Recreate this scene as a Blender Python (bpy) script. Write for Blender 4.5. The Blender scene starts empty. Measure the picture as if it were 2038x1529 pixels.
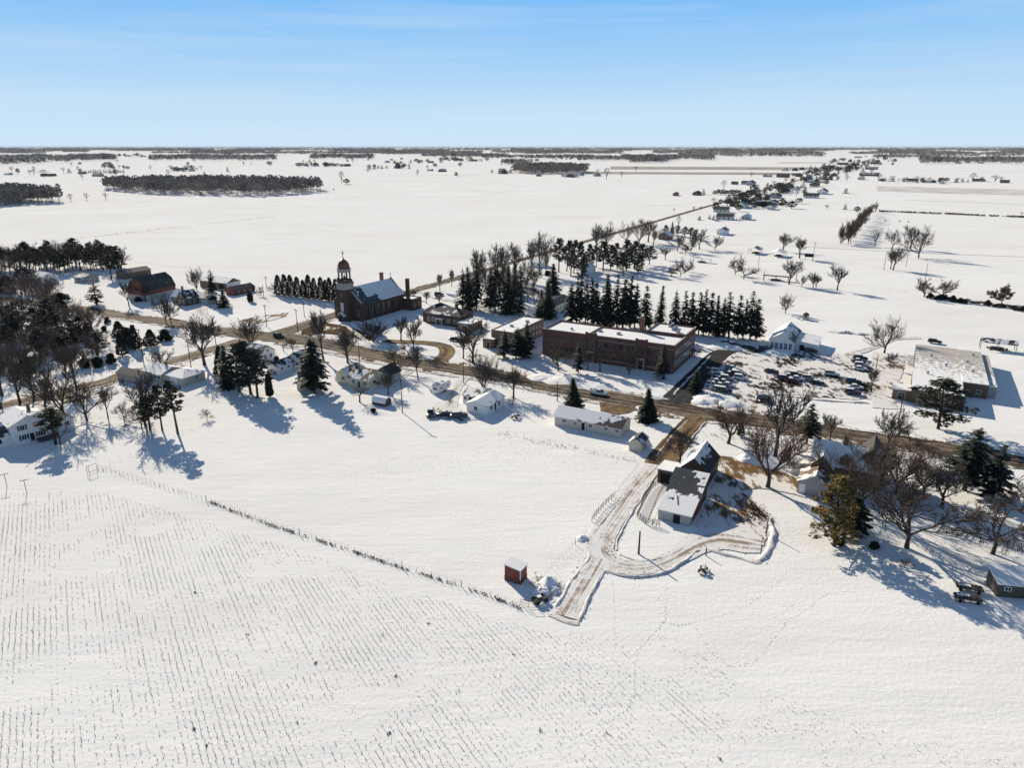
import bpy, math, random
import numpy as np
from mathutils import Vector, Matrix, noise as mnoise

# ------------------------------------------------------------------ scene, camera model
SC = bpy.context.scene
COL = SC.collection
F = 1413.0
TH = math.atan(473.5 / F)
CT, ST = math.cos(TH), math.sin(TH)
CZ = 70.0
R = math.radians

def G(px, py, z=0.0):
    """ground point seen at pixel (px, py) of the 2038x1529 photograph"""
    xc = (px - 1019) / F
    yc = (764.5 - py) / F
    d = (xc, CT + yc * ST, -ST + yc * CT)
    t = (z - CZ) / d[2]
    return Vector((d[0] * t, d[1] * t, z))

def HGT(px, pb, pt):
    """height of something standing at (px, pb) whose top is at row pt"""
    b = G(px, pb)
    c = (764.5 - pt) / F
    dz = b.y * (c * CT - ST) / (CT + c * ST)
    return CZ + dz

def MPP(px, py):
    b = G(px, py)
    return (b.y * CT + CZ * ST) / F

AU = R(61.7)                                   # village grid: U runs away to the right
U = Vector((math.cos(AU), math.sin(AU), 0))
V = Vector((U.y, -U.x, 0))                     # V runs along the main road, right and nearer

# ------------------------------------------------------------------ mesh builder
class MB:
    def __init__(s):
        s.v = []; s.f = []; s.m = []
    def add(s, vs, fs, mi=0):
        o = len(s.v)
        s.v.extend([tuple(p) for p in vs])
        for f in fs:
            s.f.append([i + o for i in f]); s.m.append(mi)
    def box(s, x0, y0, z0, x1, y1, z1, mi=0):
        s.add([(x0,y0,z0),(x1,y0,z0),(x1,y1,z0),(x0,y1,z0),(x0,y0,z1),(x1,y0,z1),(x1,y1,z1),(x0,y1,z1)],
              [(3,2,1,0),(4,5,6,7),(0,1,5,4),(1,2,6,5),(2,3,7,6),(3,0,4,7)], mi)
    def poly(s, pts, mi=0):
        s.add(pts, [tuple(range(len(pts)))], mi)
    def prism(s, pts, ext, mi=0):
        """closed polygon pts swept by vector ext"""
        n = len(pts); e = Vector(ext)
        a = [Vector(p) for p in pts]; b = [p + e for p in a]
        fs = [tuple(range(n))[::-1], tuple(range(n, 2 * n))]
        fs += [(i, (i + 1) % n, n + (i + 1) % n, n + i) for i in range(n)]
        s.add(a + b, fs, mi)
    def tube(s, pts, rad, n=5, mi=0, cap=True):
        pts = [Vector(p) for p in pts]
        o = len(s.v); k = len(pts)
        for i, p in enumerate(pts):
            d = (pts[min(i + 1, k - 1)] - pts[max(i - 1, 0)])
            if d.length < 1e-6: d = Vector((0, 0, 1))
            d.normalize()
            a = d.orthogonal().normalized(); b = d.cross(a)
            for j in range(n):
                t = 2 * math.pi * j / n
                q = p + (a * math.cos(t) + b * math.sin(t)) * rad[i]
                s.v.append((q.x, q.y, q.z))
        for i in range(k - 1):
            for j in range(n):
                j2 = (j + 1) % n
                s.f.append([o + i*n + j, o + i*n + j2, o + (i+1)*n + j2, o + (i+1)*n + j]); s.m.append(mi)
        if cap:
            s.f.append([o + j for j in range(n)][::-1]); s.m.append(mi)
            s.f.append([o + (k-1)*n + j for j in range(n)]); s.m.append(mi)
    def lathe(s, prof, n=12, cx=0, cy=0, mi=0, a0=0.0):
        o = len(s.v)
        for (r, z) in prof:
            for j in range(n):
                t = a0 + 2 * math.pi * j / n
                s.v.append((cx + r * math.cos(t), cy + r * math.sin(t), z))
        for i in range(len(prof) - 1):
            for j in range(n):
                j2 = (j + 1) % n
                s.f.append([o+i*n+j, o+i*n+j2, o+(i+1)*n+j2, o+(i+1)*n+j]); s.m.append(mi)
        s.f.append([o + j for j in range(n)][::-1]); s.m.append(mi)
        s.f.append([o + (len(prof)-1)*n + j for j in range(n)]); s.m.append(mi)
    def mesh(s, name, mats, smooth=False):
        me = bpy.data.meshes.new(name)
        me.from_pydata(s.v, [], s.f)
        if not isinstance(mats, (list, tuple)): mats = [mats]
        for m in mats: me.materials.append(m)
        if len(mats) > 1: me.polygons.foreach_set('material_index', s.m)
        if smooth: me.polygons.foreach_set('use_smooth', [True] * len(s.f))
        me.update()
        return me
    def build(s, name, mats, parent=None, smooth=False, label=None):
        o = bpy.data.objects.new(name, s.mesh(name, mats, smooth))
        COL.objects.link(o)
        if parent: o.parent = parent
        if label: o['label'] = label
        return o

def tag(o, label, cat=None, group=None, kind=None):
    if label: o['label'] = label
    if cat: o['category'] = cat
    if group: o['group'] = group
    if kind: o['kind'] = kind
    return o

def empty(name, label, cat, loc=(0, 0, 0), rz=0.0, group=None):
    o = bpy.data.objects.new(name, None); COL.objects.link(o)
    o.location = loc; o.rotation_euler = (0, 0, rz)
    o.empty_display_size = .5
    return tag(o, label, cat, group)

def dup(root, loc=None, rz=None, sc=None):
    r = root.copy(); COL.objects.link(r)
    for ch in root.children:
        c = ch.copy(); COL.objects.link(c); c.parent = r
        for g in ch.children:
            d = g.copy(); COL.objects.link(d); d.parent = c
    if loc is not None: r.location = loc
    if rz is not None: r.rotation_euler = (0, 0, rz)
    if sc is not None: r.scale = sc
    return r

# ------------------------------------------------------------------ materials
def mat(name, col, rough=.8, spec=.3, metal=0.0):
    m = bpy.data.materials.new(name); m.use_nodes = True
    b = m.node_tree.nodes['Principled BSDF']
    b.inputs['Base Color'].default_value = (*col, 1)
    b.inputs['Roughness'].default_value = rough
    b.inputs['Specular IOR Level'].default_value = spec
    b.inputs['Metallic'].default_value = metal
    return m

class NT:
    """small helper for node trees"""
    def __init__(s, m):
        s.t = m.node_tree; s.b = s.t.nodes['Principled BSDF']
    def n(s, typ, **kw):
        x = s.t.nodes.new(typ)
        for k, v in kw.items():
            if k.startswith('i_'):
                x.inputs[k[2:].replace('_', ' ')].default_value = v
            else: setattr(x, k, v)
        return x
    def l(s, a, b): s.t.links.new(a, b)
    def coord(s, which='Object', scale=(1,1,1), rot=(0,0,0), loc=(0,0,0)):
        tc = s.n('ShaderNodeTexCoord'); mp = s.n('ShaderNodeMapping')
        mp.inputs['Scale'].default_value = scale; mp.inputs['Rotation'].default_value = rot
        mp.inputs['Location'].default_value = loc
        s.l(tc.outputs[which], mp.inputs['Vector']); return mp.outputs['Vector']
    def noise(s, vec, scale, detail=4, rough=.55):
        x = s.n('ShaderNodeTexNoise')
        x.inputs['Scale'].default_value = scale; x.inputs['Detail'].default_value = detail
        x.inputs['Roughness'].default_value = rough
        s.l(vec, x.inputs['Vector']); return x.outputs['Fac']
    def ramp(s, fac, stops):
        x = s.n('ShaderNodeValToRGB'); cr = x.color_ramp
        while len(cr.elements) < len(stops): cr.elements.new(.5)
        for e, (p, c) in zip(cr.elements, stops):
            e.position = p; e.color = (*c, 1) if len(c) == 3 else c
        s.l(fac, x.inputs['Fac']); return x.outputs['Color']
    def math(s, op, a, b=None, clamp=False):
        x = s.n('ShaderNodeMath', operation=op, use_clamp=clamp)
        for i, q in enumerate((a, b)):
            if q is None: continue
            if isinstance(q, (int, float)): x.inputs[i].default_value = q
            else: s.l(q, x.inputs[i])
        return x.outputs[0]
    def mix(s, fac, a, b):
        x = s.n('ShaderNodeMix', data_type='RGBA')
        if isinstance(fac, (int, float)): x.inputs[0].default_value = fac
        else: s.l(fac, x.inputs[0])
        for i, q in ((6, a), (7, b)):
            if isinstance(q, (tuple, list)): x.inputs[i].default_value = (*q, 1)
            else: s.l(q, x.inputs[i])
        return x.outputs[2]
    def bump(s, h, strength, dist, prev=None):
        x = s.n('ShaderNodeBump'); x.inputs['Strength'].default_value = strength
        x.inputs['Distance'].default_value = dist
        s.l(h, x.inputs['Height'])
        if prev: s.l(prev, x.inputs['Normal'])
        s.l(x.outputs[0], s.b.inputs['Normal']); return x.outputs[0]
    def base(s, c): s.l(c, s.b.inputs['Base Color'])

SNOW = (.80, .79, .78)
def varied(name, a, b, scale=1.0, rough=.85, bump=0.0, which='Object', detail=4):
    m = mat(name, a, rough); t = NT(m)
    v = t.coord(which); n = t.noise(v, scale, detail)
    t.base(t.ramp(n, [(.3, a), (.7, b)]))
    if bump: t.bump(n, bump, .1)
    return m

def snow_ground_mat():
    m = mat('snow_field', SNOW, .95, .0); t = NT(m)
    v = t.coord('Object')
    big = t.noise(v, .012, 4)
    wind = t.noise(t.coord('Object', (.10, .55, 1), (0, 0, R(-28))), 1.0, 5, .6)
    fine = t.noise(v, 1.5, 6, .62)
    far = t.noise(t.coord('Object', (.004, .03, 1), (0, 0, R(28))), 1.0, 4)
    c = t.ramp(big, [(.3, (.775, .765, .745)), (.7, (.825, .82, .805))])
    blot = t.noise(t.coord('Object', (.02, .05, 1), (0, 0, R(-60))), 1.0, 6, .65)
    c = t.mix(t.math('MULTIPLY', t.ramp(blot, [(.50, (0,0,0)), (.72, (1,1,1))]), .30), c, (.62, .605, .585))
    c = t.mix(t.math('MULTIPLY', t.ramp(far, [(.56, (0,0,0)), (.8, (1,1,1))]), .45), c, (.63, .595, .55))
    t.base(c)
    n1 = t.bump(fine, .5, .16)
    drift = t.noise(t.coord('Object', (.05, .11, 1), (0, 0, R(35))), 1.0, 4, .5)
    n2 = t.bump(drift, .4, .55, t.bump(wind, .30, .30, n1))
    t.l(n2, t.b.inputs['Normal'])
    return m

def snow_mat(name='snow_pile', scale=2.0, d=.12):
    m = mat(name, SNOW, .95, .0); t = NT(m)
    v = t.coord('Object'); n = t.noise(v, scale, 5)
    t.base(t.ramp(n, [(.25, (.76, .75, .735)), (.7, (.83, .825, .815))]))
    t.bump(n, .6, d); return m

def road_mat(name, light, dark, snow_amt, wet=.5, streak=1.0):
    """UV: u metres along, v 0..1 across"""
    m = mat(name, light, .92, .12 if snow_amt < .3 else 0); t = NT(m)
    tc = t.n('ShaderNodeUVMap'); mp = t.n('ShaderNodeMapping')
    mp.inputs['Scale'].default_value = (.035, 7 * streak, 1); t.l(tc.outputs[0], mp.inputs['Vector'])
    s1 = t.noise(mp.outputs[0], 1.0, 6, .6)
    ob = t.coord('Object')
    p = t.noise(ob, .35, 6, .65); p2 = t.noise(ob, 1.6, 5, .6)
    k = t.math('ADD', t.math('MULTIPLY', s1, 1.15), t.math('MULTIPLY', p, .75)); k = t.math('SUBTRACT', k, .45)
    sepv = t.n('ShaderNodeSeparateXYZ'); t.l(tc.outputs[0], sepv.inputs[0])
    wob = t.math('ADD', t.math('MULTIPLY', sepv.outputs[1], 25.1), t.math('MULTIPLY', p, 2.0))
    k = t.math('ADD', k, t.math('MULTIPLY', t.math('SINE', wob), .055 * min(1, streak)))
    c = t.ramp(k, [(.36, dark), (.46, tuple(.5*(a+b) for a, b in zip(light, dark))), (.56, light), (.7, tuple(min(.7, a*1.5) for a in light))])
    sep = t.n('ShaderNodeSeparateXYZ'); t.l(tc.outputs[0], sep.inputs[0])
    edge = t.math('ABSOLUTE', t.math('SUBTRACT', sep.outputs[1], .5))
    sn = t.math('ADD', t.math('ADD', t.math('MULTIPLY', edge, .35), t.math('MULTIPLY', p2, .55)), t.math('MULTIPLY', s1, .25))
    lo = .80 - snow_amt
    c = t.mix(t.ramp(sn, [(lo, (0,0,0)), (lo + .09, (1,1,1))]), c, (.74, .72, .69))
    t.base(c)
    t.bump(p2, .4, .06)
    return m

def lot_mat(name, dark, cover, fine=False):
    m = mat(name, dark, .95, 0); t = NT(m)
    v1 = t.coord('Object', (.5, .16, 1) if not fine else (.62, .30, 1), (0, 0, -AU))
    a = t.noise(v1, 1.0, 7, .7); b = t.noise(t.coord('Object'), .09, 3); f = t.noise(t.coord('Object'), 2.2, 4)
    k = t.math('ADD', t.math('MULTIPLY', a, .65), t.math('MULTIPLY', b, .55))
    c = t.ramp(k, [(cover - .03, dark), (cover + .02, (.30, .24, .19) if not fine else (.22, .19, .17)), (cover + .045, (.70, .68, .65)), (1.0, (.78, .77, .75))])
    t.base(c); t.bump(f, .4, .08); return m

def roof_mat(name, dark, cover=.5, g=(0, 0, 0), scale=.35, bias_thr=None):
    """snow lying on shingles; g tilts where it has melted (per metre, local axes)"""
    m = mat(name, dark, .8, .3); t = NT(m)
    v = t.coord('Object'); n = t.noise(v, scale, 5, .6)
    sep = t.n('ShaderNodeSeparateXYZ'); t.l(v, sep.inputs[0])
    k = n
    for i in range(3):
        if g[i]: k = t.math('ADD', k, t.math('MULTIPLY', sep.outputs[i], g[i]))
    th = .5 + (.5 - cover) * .7
    sh = t.noise(v, 3.0, 3)
    dk = t.ramp(sh, [(.3, tuple(.75 * c for c in dark)), (.7, tuple(1.3 * c for c in dark))])
    c = t.mix(t.ramp(k, [(th - .012, (0,0,0)), (th + .012, (1,1,1))]), dk, (.79, .785, .775))
    t.base(c)
    h = t.ramp(k, [(th - .03, (0,0,0)), (th + .05, (1,1,1))])
    t.bump(h, .5, .12)
    return m

def siding_mat(name, col, pitch=.2, vert=False, dirt=.15):
    m = mat(name, col, .6, .35); t = NT(m)
    v = t.coord('Object'); w = t.n('ShaderNodeTexWave', wave_type='BANDS', bands_direction='X' if vert else 'Z', wave_profile='SAW')
    w.inputs['Scale'].default_value = .314 / pitch
    t.l(v, w.inputs['Vector'])
    n = t.noise(v, .8, 4)
    t.base(t.ramp(n, [(.25, tuple(c * (1 - dirt) for c in col)), (.7, col)]))
    t.bump(w.outputs['Fac'], .35, .03); return m

def brick_mat(name, a, b, mortar=(.2, .18, .16)):
    m = mat(name, a, .85, .25); t = NT(m)
    tc = t.n('ShaderNodeTexCoord'); sep = t.n('ShaderNodeSeparateXYZ'); t.l(tc.outputs['Object'], sep.inputs[0])
    cx = t.n('ShaderNodeCombineXYZ'); t.l(t.math('ADD', sep.outputs[0], sep.outputs[1]), cx.inputs[0]); t.l(sep.outputs[2], cx.inputs[1])
    br = t.n('ShaderNodeTexBrick'); br.inputs['Scale'].default_value = 1.6
    br.inputs['Color1'].default_value = (*a, 1); br.inputs['Color2'].default_value = (*b, 1)
    br.inputs['Mortar'].default_value = (*mortar, 1); br.inputs['Mortar Size'].default_value = .012
    t.l(cx.outputs[0], br.inputs['Vector'])
    n = t.noise(tc.outputs['Object'], .45, 5)
    t.base(t.mix(t.math('MULTIPLY', n, .55), br.outputs['Color'], tuple(c * .45 for c in a)))
    return m

M = {}
M['ground'] = snow_ground_mat()
M['snow'] = snow_mat()
M['snow_soft'] = snow_mat('snow_cap', .8, .2)
M['road'] = road_mat('slushy_road', (.145, .112, .08), (.030, .024, .019), .19)
M['side_road'] = road_mat('sanded_road', (.19, .145, .098), (.05, .039, .029), .22)
M['bank'] = varied('dirty_snow', (.52, .47, .41), (.82, .81, .795), .8, .95, .6, detail=6); M['bank'].node_tree.nodes['Principled BSDF'].inputs['Specular IOR Level'].default_value = 0
M['gravel'] = road_mat('wet_gravel', (.20, .13, .066), (.06, .038, .024), .14, streak=.5)
M['packed'] = road_mat('packed_snow_drive', (.71, .70, .685), (.30, .235, .18), .35, streak=1.2)
M['asphalt_wet'] = road_mat('wet_asphalt', (.035, .034, .036), (.018, .018, .02), .05)
M['verge'] = lot_mat('muddy_verge', (.115, .082, .055), .565)
M['slush'] = lot_mat('slushy_patches', (.07, .055, .045), .515)
M['lot'] = lot_mat('trampled_lot', (.024, .023, .024), .55, True)
M['yard'] = lot_mat('muddy_yard', (.15, .095, .05), .535)
M['forecourt'] = lot_mat('wet_forecourt', (.10, .068, .042), .66)
M['mud'] = lot_mat('bare_dirt', (.16, .097, .045), .578)
M['field_brown'] = varied('tilled_field', (.20, .16, .115), (.42, .38, .33), .02)
M['field_grey'] = varied('stubble_field_far', (.40, .36, .31), (.74, .72, .70), .03)
M['bark'] = varied('bark', (.035, .026, .021), (.075, .058, .048), 3.0)
M['twig'] = varied('twigs', (.052, .037, .029), (.10, .074, .057), .6)
M['twig_red'] = varied('reddish_twigs', (.066, .038, .030), (.12, .070, .052), .6)
M['twig_grey'] = varied('grey_twigs', (.056, .047, .041), (.105, .09, .078), .6)
M['spruce'] = varied('spruce_needles', (.012, .020, .013), (.040, .050, .030), 1.0)
M['spruce_blue'] = varied('dark_needles', (.012, .020, .017), (.034, .042, .032), 1.2)
M['pine'] = varied('pine_needles', (.018, .024, .013), (.050, .052, .028), 1.0)
M['gold'] = varied('golden_needles', (.045, .042, .016), (.30, .19, .05), .4)
M['cedar'] = varied('cedar_foliage', (.014, .018, .012), (.048, .046, .030), .9)
M['russet'] = varied('russet_leaves', (.075, .034, .018), (.15, .075, .04), 1.0)
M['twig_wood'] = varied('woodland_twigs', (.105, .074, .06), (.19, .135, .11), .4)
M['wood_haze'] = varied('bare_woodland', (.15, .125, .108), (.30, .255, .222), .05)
M['weed'] = varied('dry_weeds', (.07, .048, .030), (.17, .12, .075), 1.0)
M['stub'] = varied('stubble', (.065, .048, .034), (.15, .115, .08), .3)
M['wood_dark'] = varied('weathered_wood', (.06, .048, .040), (.13, .105, .085), 2.0)
M['pole'] = varied('pole_wood', (.045, .035, .028), (.09, .072, .058), 2.0)
M['metal'] = mat('galvanised_metal', (.30, .31, .32), .45, .5, .6)
M['rust'] = varied('rusty_steel', (.07, .035, .02), (.15, .08, .05), 3.0)
M['glass'] = mat('window_glass', (.015, .018, .024), .12, .6)
M['white'] = mat('white_trim', (.74, .74, .73), .5)
M['dark'] = mat('dark_opening', (.012, .011, .011), .9)
M['siding_white'] = siding_mat('white_siding', (.78, .78, .76))
M['siding_cream'] = siding_mat('cream_siding', (.70, .655, .50))
M['siding_tan'] = siding_mat('tan_siding', (.52, .475, .40))
M['siding_grey'] = siding_mat('grey_siding', (.34, .34, .34))
M['siding_blue'] = siding_mat('pale_blue_siding', (.40, .45, .50))
M['siding_brown'] = siding_mat('brown_siding', (.13, .09, .06))
M['red_boards'] = siding_mat('red_boards', (.21, .040, .026), .25, True, .3)
M['barn_red'] = siding_mat('faded_red_barn', (.20, .055, .036), .25, True, .35)
M['brown_boards'] = siding_mat('brown_boards', (.10, .055, .038), .25, True, .3)
M['grey_boards'] = siding_mat('grey_barn_boards', (.40, .40, .39), .25, True, .25)
M['brick_church'] = brick_mat('dark_church_brick', (.115, .062, .042), (.075, .044, .032))
M['brick_school'] = brick_mat('red_school_brick', (.215, .085, .06), (.14, .06, .045))
M['brick_tan'] = brick_mat('brown_brick', (.25, .165, .105), (.18, .115, .075))
M['stone'] = varied('pale_stone', (.29, .27, .24), (.45, .43, .39), 1.2)
M['copper'] = varied('brown_copper', (.12, .052, .030), (.20, .095, .058), .5, .45)
M['slate'] = varied('slate', (.06, .062, .065), (.10, .10, .105), 1.0)
M['block'] = varied('concrete_block', (.34, .33, .31), (.46, .45, .43), .8)
M['rubber'] = mat('black_rubber', (.015, .015, .015), .8)
M['r_none'] = roof_mat('roof_snow_full', (.07, .065, .06), .98)
M['r_most'] = roof_mat('roof_snow_most', (.055, .05, .047), .70)
M['r_half'] = roof_mat('roof_snow_half', (.05, .047, .045), .50)
M['r_bare'] = roof_mat('roof_snow_little', (.055, .052, .05), .24)
M['r_brown'] = roof_mat('roof_brown_half', (.12, .075, .045), .52)
M['r_grey'] = roof_mat('roof_grey_bare', (.10, .098, .096), .16)
# ------------------------------------------------------------------ vegetation prototypes (10 m tall)
def rdir(rnd, d, ang):
    """d turned by ang about a random axis"""
    d = d.normalized(); a = d.orthogonal().normalized(); b = d.cross(a)
    t = rnd.uniform(0, 2 * math.pi)
    return (d * math.cos(ang) + (a * math.cos(t) + b * math.sin(t)) * math.sin(ang)).normalized()

def norm10(mbs):
    zs = max(v[2] for mb in mbs for v in mb.v); k = 10.0 / zs
    for mb in mbs: mb.v = [(x * k, y * k, z * k) for x, y, z in mb.v]
    return max(math.hypot(v[0], v[1]) for mb in mbs for v in mb.v)

def gen_bare(seed, trunk=.22, spread=.55, up=.25, nl=5, fine=2.4, stems=1, leaves=None, lev3=6, lev4=5, droop=0):
    rnd = random.Random(seed); T = MB(); C = MB(); L = MB()
    cnt = [0, 6, lev3, lev4]
    def branch(p, d, ln, r, lev):
        ns = (4, 3, 2, 1)[lev]
        pts = [p.copy()]; rad = [r]; q = p.copy(); dd = d.copy()
        for i in range(ns):
            dd = (dd + Vector((rnd.gauss(0, .16), rnd.gauss(0, .16), up * (.5 if lev else .25) - droop * lev * .12 + rnd.gauss(0, .08)))).normalized()
            q = q + dd * (ln / ns); pts.append(q.copy()); rad.append(r * (1 - (i + 1) / ns * (.62 if lev < 3 else .6)))
        C.tube(pts, rad, 5 if lev == 0 else (4 if lev == 1 else 3), cap=False)
        if lev == 3:
            if leaves:
                for _ in range(leaves):
                    c = pts[0].lerp(pts[-1], rnd.random()) + Vector((rnd.gauss(0, .12), rnd.gauss(0, .12), rnd.gauss(0, .12)))
                    a = Vector((rnd.gauss(0, .15), rnd.gauss(0, .15), rnd.gauss(0, .12))); b = Vector((rnd.gauss(0, .15), rnd.gauss(0, .15), rnd.gauss(0, .12)))
                    L.poly([c, c + a, c + a + b, c + b])
            return
        n = cnt[lev + 1]
        for i in range(n):
            t = .25 + .75 * (i + rnd.random()) / n
            k = min(ns - 1, int(t * ns)); w = t * ns - k
            pos = pts[k].lerp(pts[k + 1], w)
            nd = rdir(rnd, (pts[k + 1] - pts[k]), R(rnd.uniform(22, 58)))
            if nd.z < -.2 and not droop: nd.z *= -.4
            branch(pos, nd, ln * rnd.uniform(.38, .62) * (1.15 - .35 * t), max(.016 * fine, r * (1 - .5 * t) * .55), lev + 1)
        branch(pts[-1], rdir(rnd, dd, R(rnd.uniform(5, 18))), ln * .5, max(.016 * fine, rad[-1] * .95), lev + 1)
    for sidx in range(stems):
        bx = Vector((0, 0, 0)) if stems == 1 else Vector((rnd.uniform(-.35, .35), rnd.uniform(-.35, .35), 0))
        d0 = Vector((rnd.gauss(0, .04), rnd.gauss(0, .04), 1)).normalized()
        if stems > 1: d0 = (d0 + bx * rnd.uniform(.4, 1.0)).normalized()
        h = trunk * 10; r0 = .24 if stems == 1 else .15
        top = bx + d0 * h
        T.tube([bx - Vector((0, 0, .25)), bx + Vector((0, 0, .15)), bx.lerp(top, .5) + Vector((rnd.gauss(0, .05), 0, 0)), top], [r0 * 1.35, r0 * 1.1, r0 * .9, r0 * .85], 7)
        for i in range(nl):
            az = 2 * math.pi * (i + rnd.uniform(-.3, .3)) / nl
            tilt = R(rnd.uniform(18, 50)) * spread / .55
            if i == 0: tilt *= .3
            d = Vector((math.cos(az) * math.sin(tilt), math.sin(az) * math.sin(tilt), math.cos(tilt)))
            st = bx.lerp(top, rnd.uniform(.72, 1.0)) if i else top
            branch(st, d, 10 * (1 - trunk) * rnd.uniform(.5, .68), r0 * rnd.uniform(.5, .68), 0)
    w = norm10([T, C] + ([L] if leaves else []))
    return T, C, (L if leaves else None), w

def kite(mb, p, d, side, ln, w, dz):
    a = p + d * (ln * .5) + side * w + Vector((0, 0, dz * .45)); b = p + d * ln + Vector((0, 0, dz)); c = p + d * (ln * .5) - side * w + Vector((0, 0, dz * .45))
    mb.poly([p, a, b, c])

def gen_spruce(seed, clear=.05, width=.34, droop=.3, layers=30, gap=.12, power=.85, size=1.0, nb=8):
    rnd = random.Random(seed); T = MB(); C = MB()
    T.tube([(0, 0, -.3), (0, 0, .2), (0, 0, 5), (0, 0, 9.9)], [.24, .2, .12, .015], 6)
    z = clear * 10; top = 9.85
    while z < top:
        f = (z - clear * 10) / (top - clear * 10)
        Rr = width * 10 * .5 * ((1 - f) ** power) * (1.0 if f > .08 else .8)
        n = max(4, int(nb * (1.1 - .4 * f)))
        a0 = rnd.random() * 6.28
        for i in range(n):
            if rnd.random() < gap: continue
            az = a0 + 2 * math.pi * i / n + rnd.gauss(0, .15)
            r = max(.16, Rr * rnd.uniform(.72, 1.14)); d = Vector((math.cos(az), math.sin(az), 0)); s = Vector((-d.y, d.x, 0))
            k = max(2, int(r * 3.2) + 1)
            zz = z + rnd.gauss(0, .08)
            for j in range(k):
                t = (j + .3) / k
                p = d * (r * t) + Vector((0, 0, zz - droop * r * t * t * .9 + .12 * r * max(0, t - .75)))
                ln = size * (.30 + .22 * r / 1.6) * rnd.uniform(.8, 1.25); w = ln * rnd.uniform(.28, .42)
                for sg in (-1, 1):
                    dd = (d + s * sg * rnd.uniform(.35, 1.0)).normalized()
                    kite(C, p, dd, Vector((-dd.y, dd.x, 0)), ln, w, -ln * rnd.uniform(.1, .5))
                if rnd.random() < .75: kite(C, p, (d * .3 - Vector((0, 0, 1))).normalized(), s, ln * .8, w * .9, 0)
            kite(C, d * (r * .9) + Vector((0, 0, zz - droop * r * .75)), d, s, .38 * size, .12 * size, .04)
        z += (top - clear * 10) / layers * rnd.uniform(.75, 1.25) * (1.1 - .4 * f)
    kite(C, Vector((0, 0, 9.55)), Vector((0, 0, 1)), Vector((1, 0, 0)), .45, .06, 0)
    kite(C, Vector((0, 0, 9.55)), Vector((0, 0, 1)), Vector((0, 1, 0)), .45, .06, 0)
    w = norm10([T, C]); return T, C, None, w

def clump(C, rnd, c, rx, rz, n, s):
    for _ in range(n):
        while True:
            q = Vector((rnd.uniform(-1, 1), rnd.uniform(-1, 1), rnd.uniform(-1, 1)))
            if q.length < 1: break
        p = c + Vector((q.x * rx, q.y * rx, q.z * rz))
        a = Vector((rnd.gauss(0, s), rnd.gauss(0, s), rnd.gauss(0, s * .6))); b = Vector((rnd.gauss(0, s), rnd.gauss(0, s), rnd.gauss(0, s * .6)))
        C.poly([p - a * .5, p + b * .6, p + a * .6, p - b * .5])

def gen_pine(seed, clear=.35, rad=2.2, n=22, cl=(.75, .5), dens=55, flat=1.0, s=.26, cone=False):
    rnd = random.Random(seed); T = MB(); C = MB()
    lean = Vector((rnd.gauss(0, .3), rnd.gauss(0, .3), 0))
    tp = [Vector((0, 0, -.3)), Vector((0, 0, .2)), lean * .4 + Vector((0, 0, 4)), lean + Vector((0, 0, 8.8))]
    T.tube(tp, [.27, .22, .16, .06], 7)
    for i in range(n):
        f = (i + .5) / n
        z = 10 * (clear + (.95 - clear) * f)
        prof = math.sin(math.pi * min(1, .22 + .80 * f)) ** .7
        if cone: prof = (1 - f) ** .62 * (1.0 if f > .1 else .75)
        r = rad * prof * rnd.uniform(.45, 1.0) if i < n - 2 else rad * .15
        az = i * 2.4 + rnd.gauss(0, .4)
        st = lean * (z / 9) * .9 + Vector((0, 0, z - .7)); c = lean * (z / 9) + Vector((math.cos(az) * r, math.sin(az) * r, z))
        T.tube([st, st.lerp(c, .6) + Vector((0, 0, -.1)), c], [.07, .05, .025], 4, cap=False)
        k = rnd.uniform(.75, 1.3)
        clump(C, rnd, c, cl[0] * k, cl[1] * k * flat, int(dens * k), s)
        m = st.lerp(c, .55) + Vector((rnd.gauss(0, .3), rnd.gauss(0, .3), .2))
        clump(C, rnd, m, cl[0] * .7, cl[1] * .7, int(dens * .5), s)
    w = norm10([T, C]); return T, C, None, w

def gen_column(seed, width=.3, power=.6, n=1500, s=.3, ztop=10):
    rnd = random.Random(seed); T = MB(); C = MB()
    T.tube([(0, 0, -.3), (0, 0, 5), (0, 0, 9)], [.2, .14, .04], 5)
    for _ in range(n):
        f = rnd.random() ** 1.15
        az = rnd.uniform(0, 6.283); lob = 1 + .16 * math.sin(3 * az + f * 9 + seed) + .1 * math.sin(7 * az - f * 23)
        r = width * 5 * (min(1, f * 7 + .45)) * (1 - f) ** power * lob * (1 - .45 * rnd.random() ** 3)
        p = Vector((math.cos(az) * r, math.sin(az) * r, .2 + 9.6 * f)); d = Vector((math.cos(az) * .5, math.sin(az) * .5, 1)).normalized()
        sd = rdir(rnd, d, 1.57); kite(C, p, rdir(rnd, d, .5), sd, s * rnd.uniform(1, 2), s * .5, 0)
    w = norm10([T, C]); return T, C, None, w

def gen_bush(seed, rad):
    rnd = random.Random(seed); T = MB(); C = MB()
    T.tube([(0, 0, -.3), (0, 0, 3), (0, 0, 7)], [.5, .35, .1], 5)
    for i in range(16):
        az = i * 2.4; f = rnd.uniform(.1, .85); r = rad * rnd.uniform(.1, .8) * (1 - f * .65)
        clump(C, rnd, Vector((math.cos(az) * r, math.sin(az) * r, 1 + 7 * f)), rad * .42, 2.2, 190, .62)
    w = norm10([T, C]); return T, C, None, w

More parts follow.
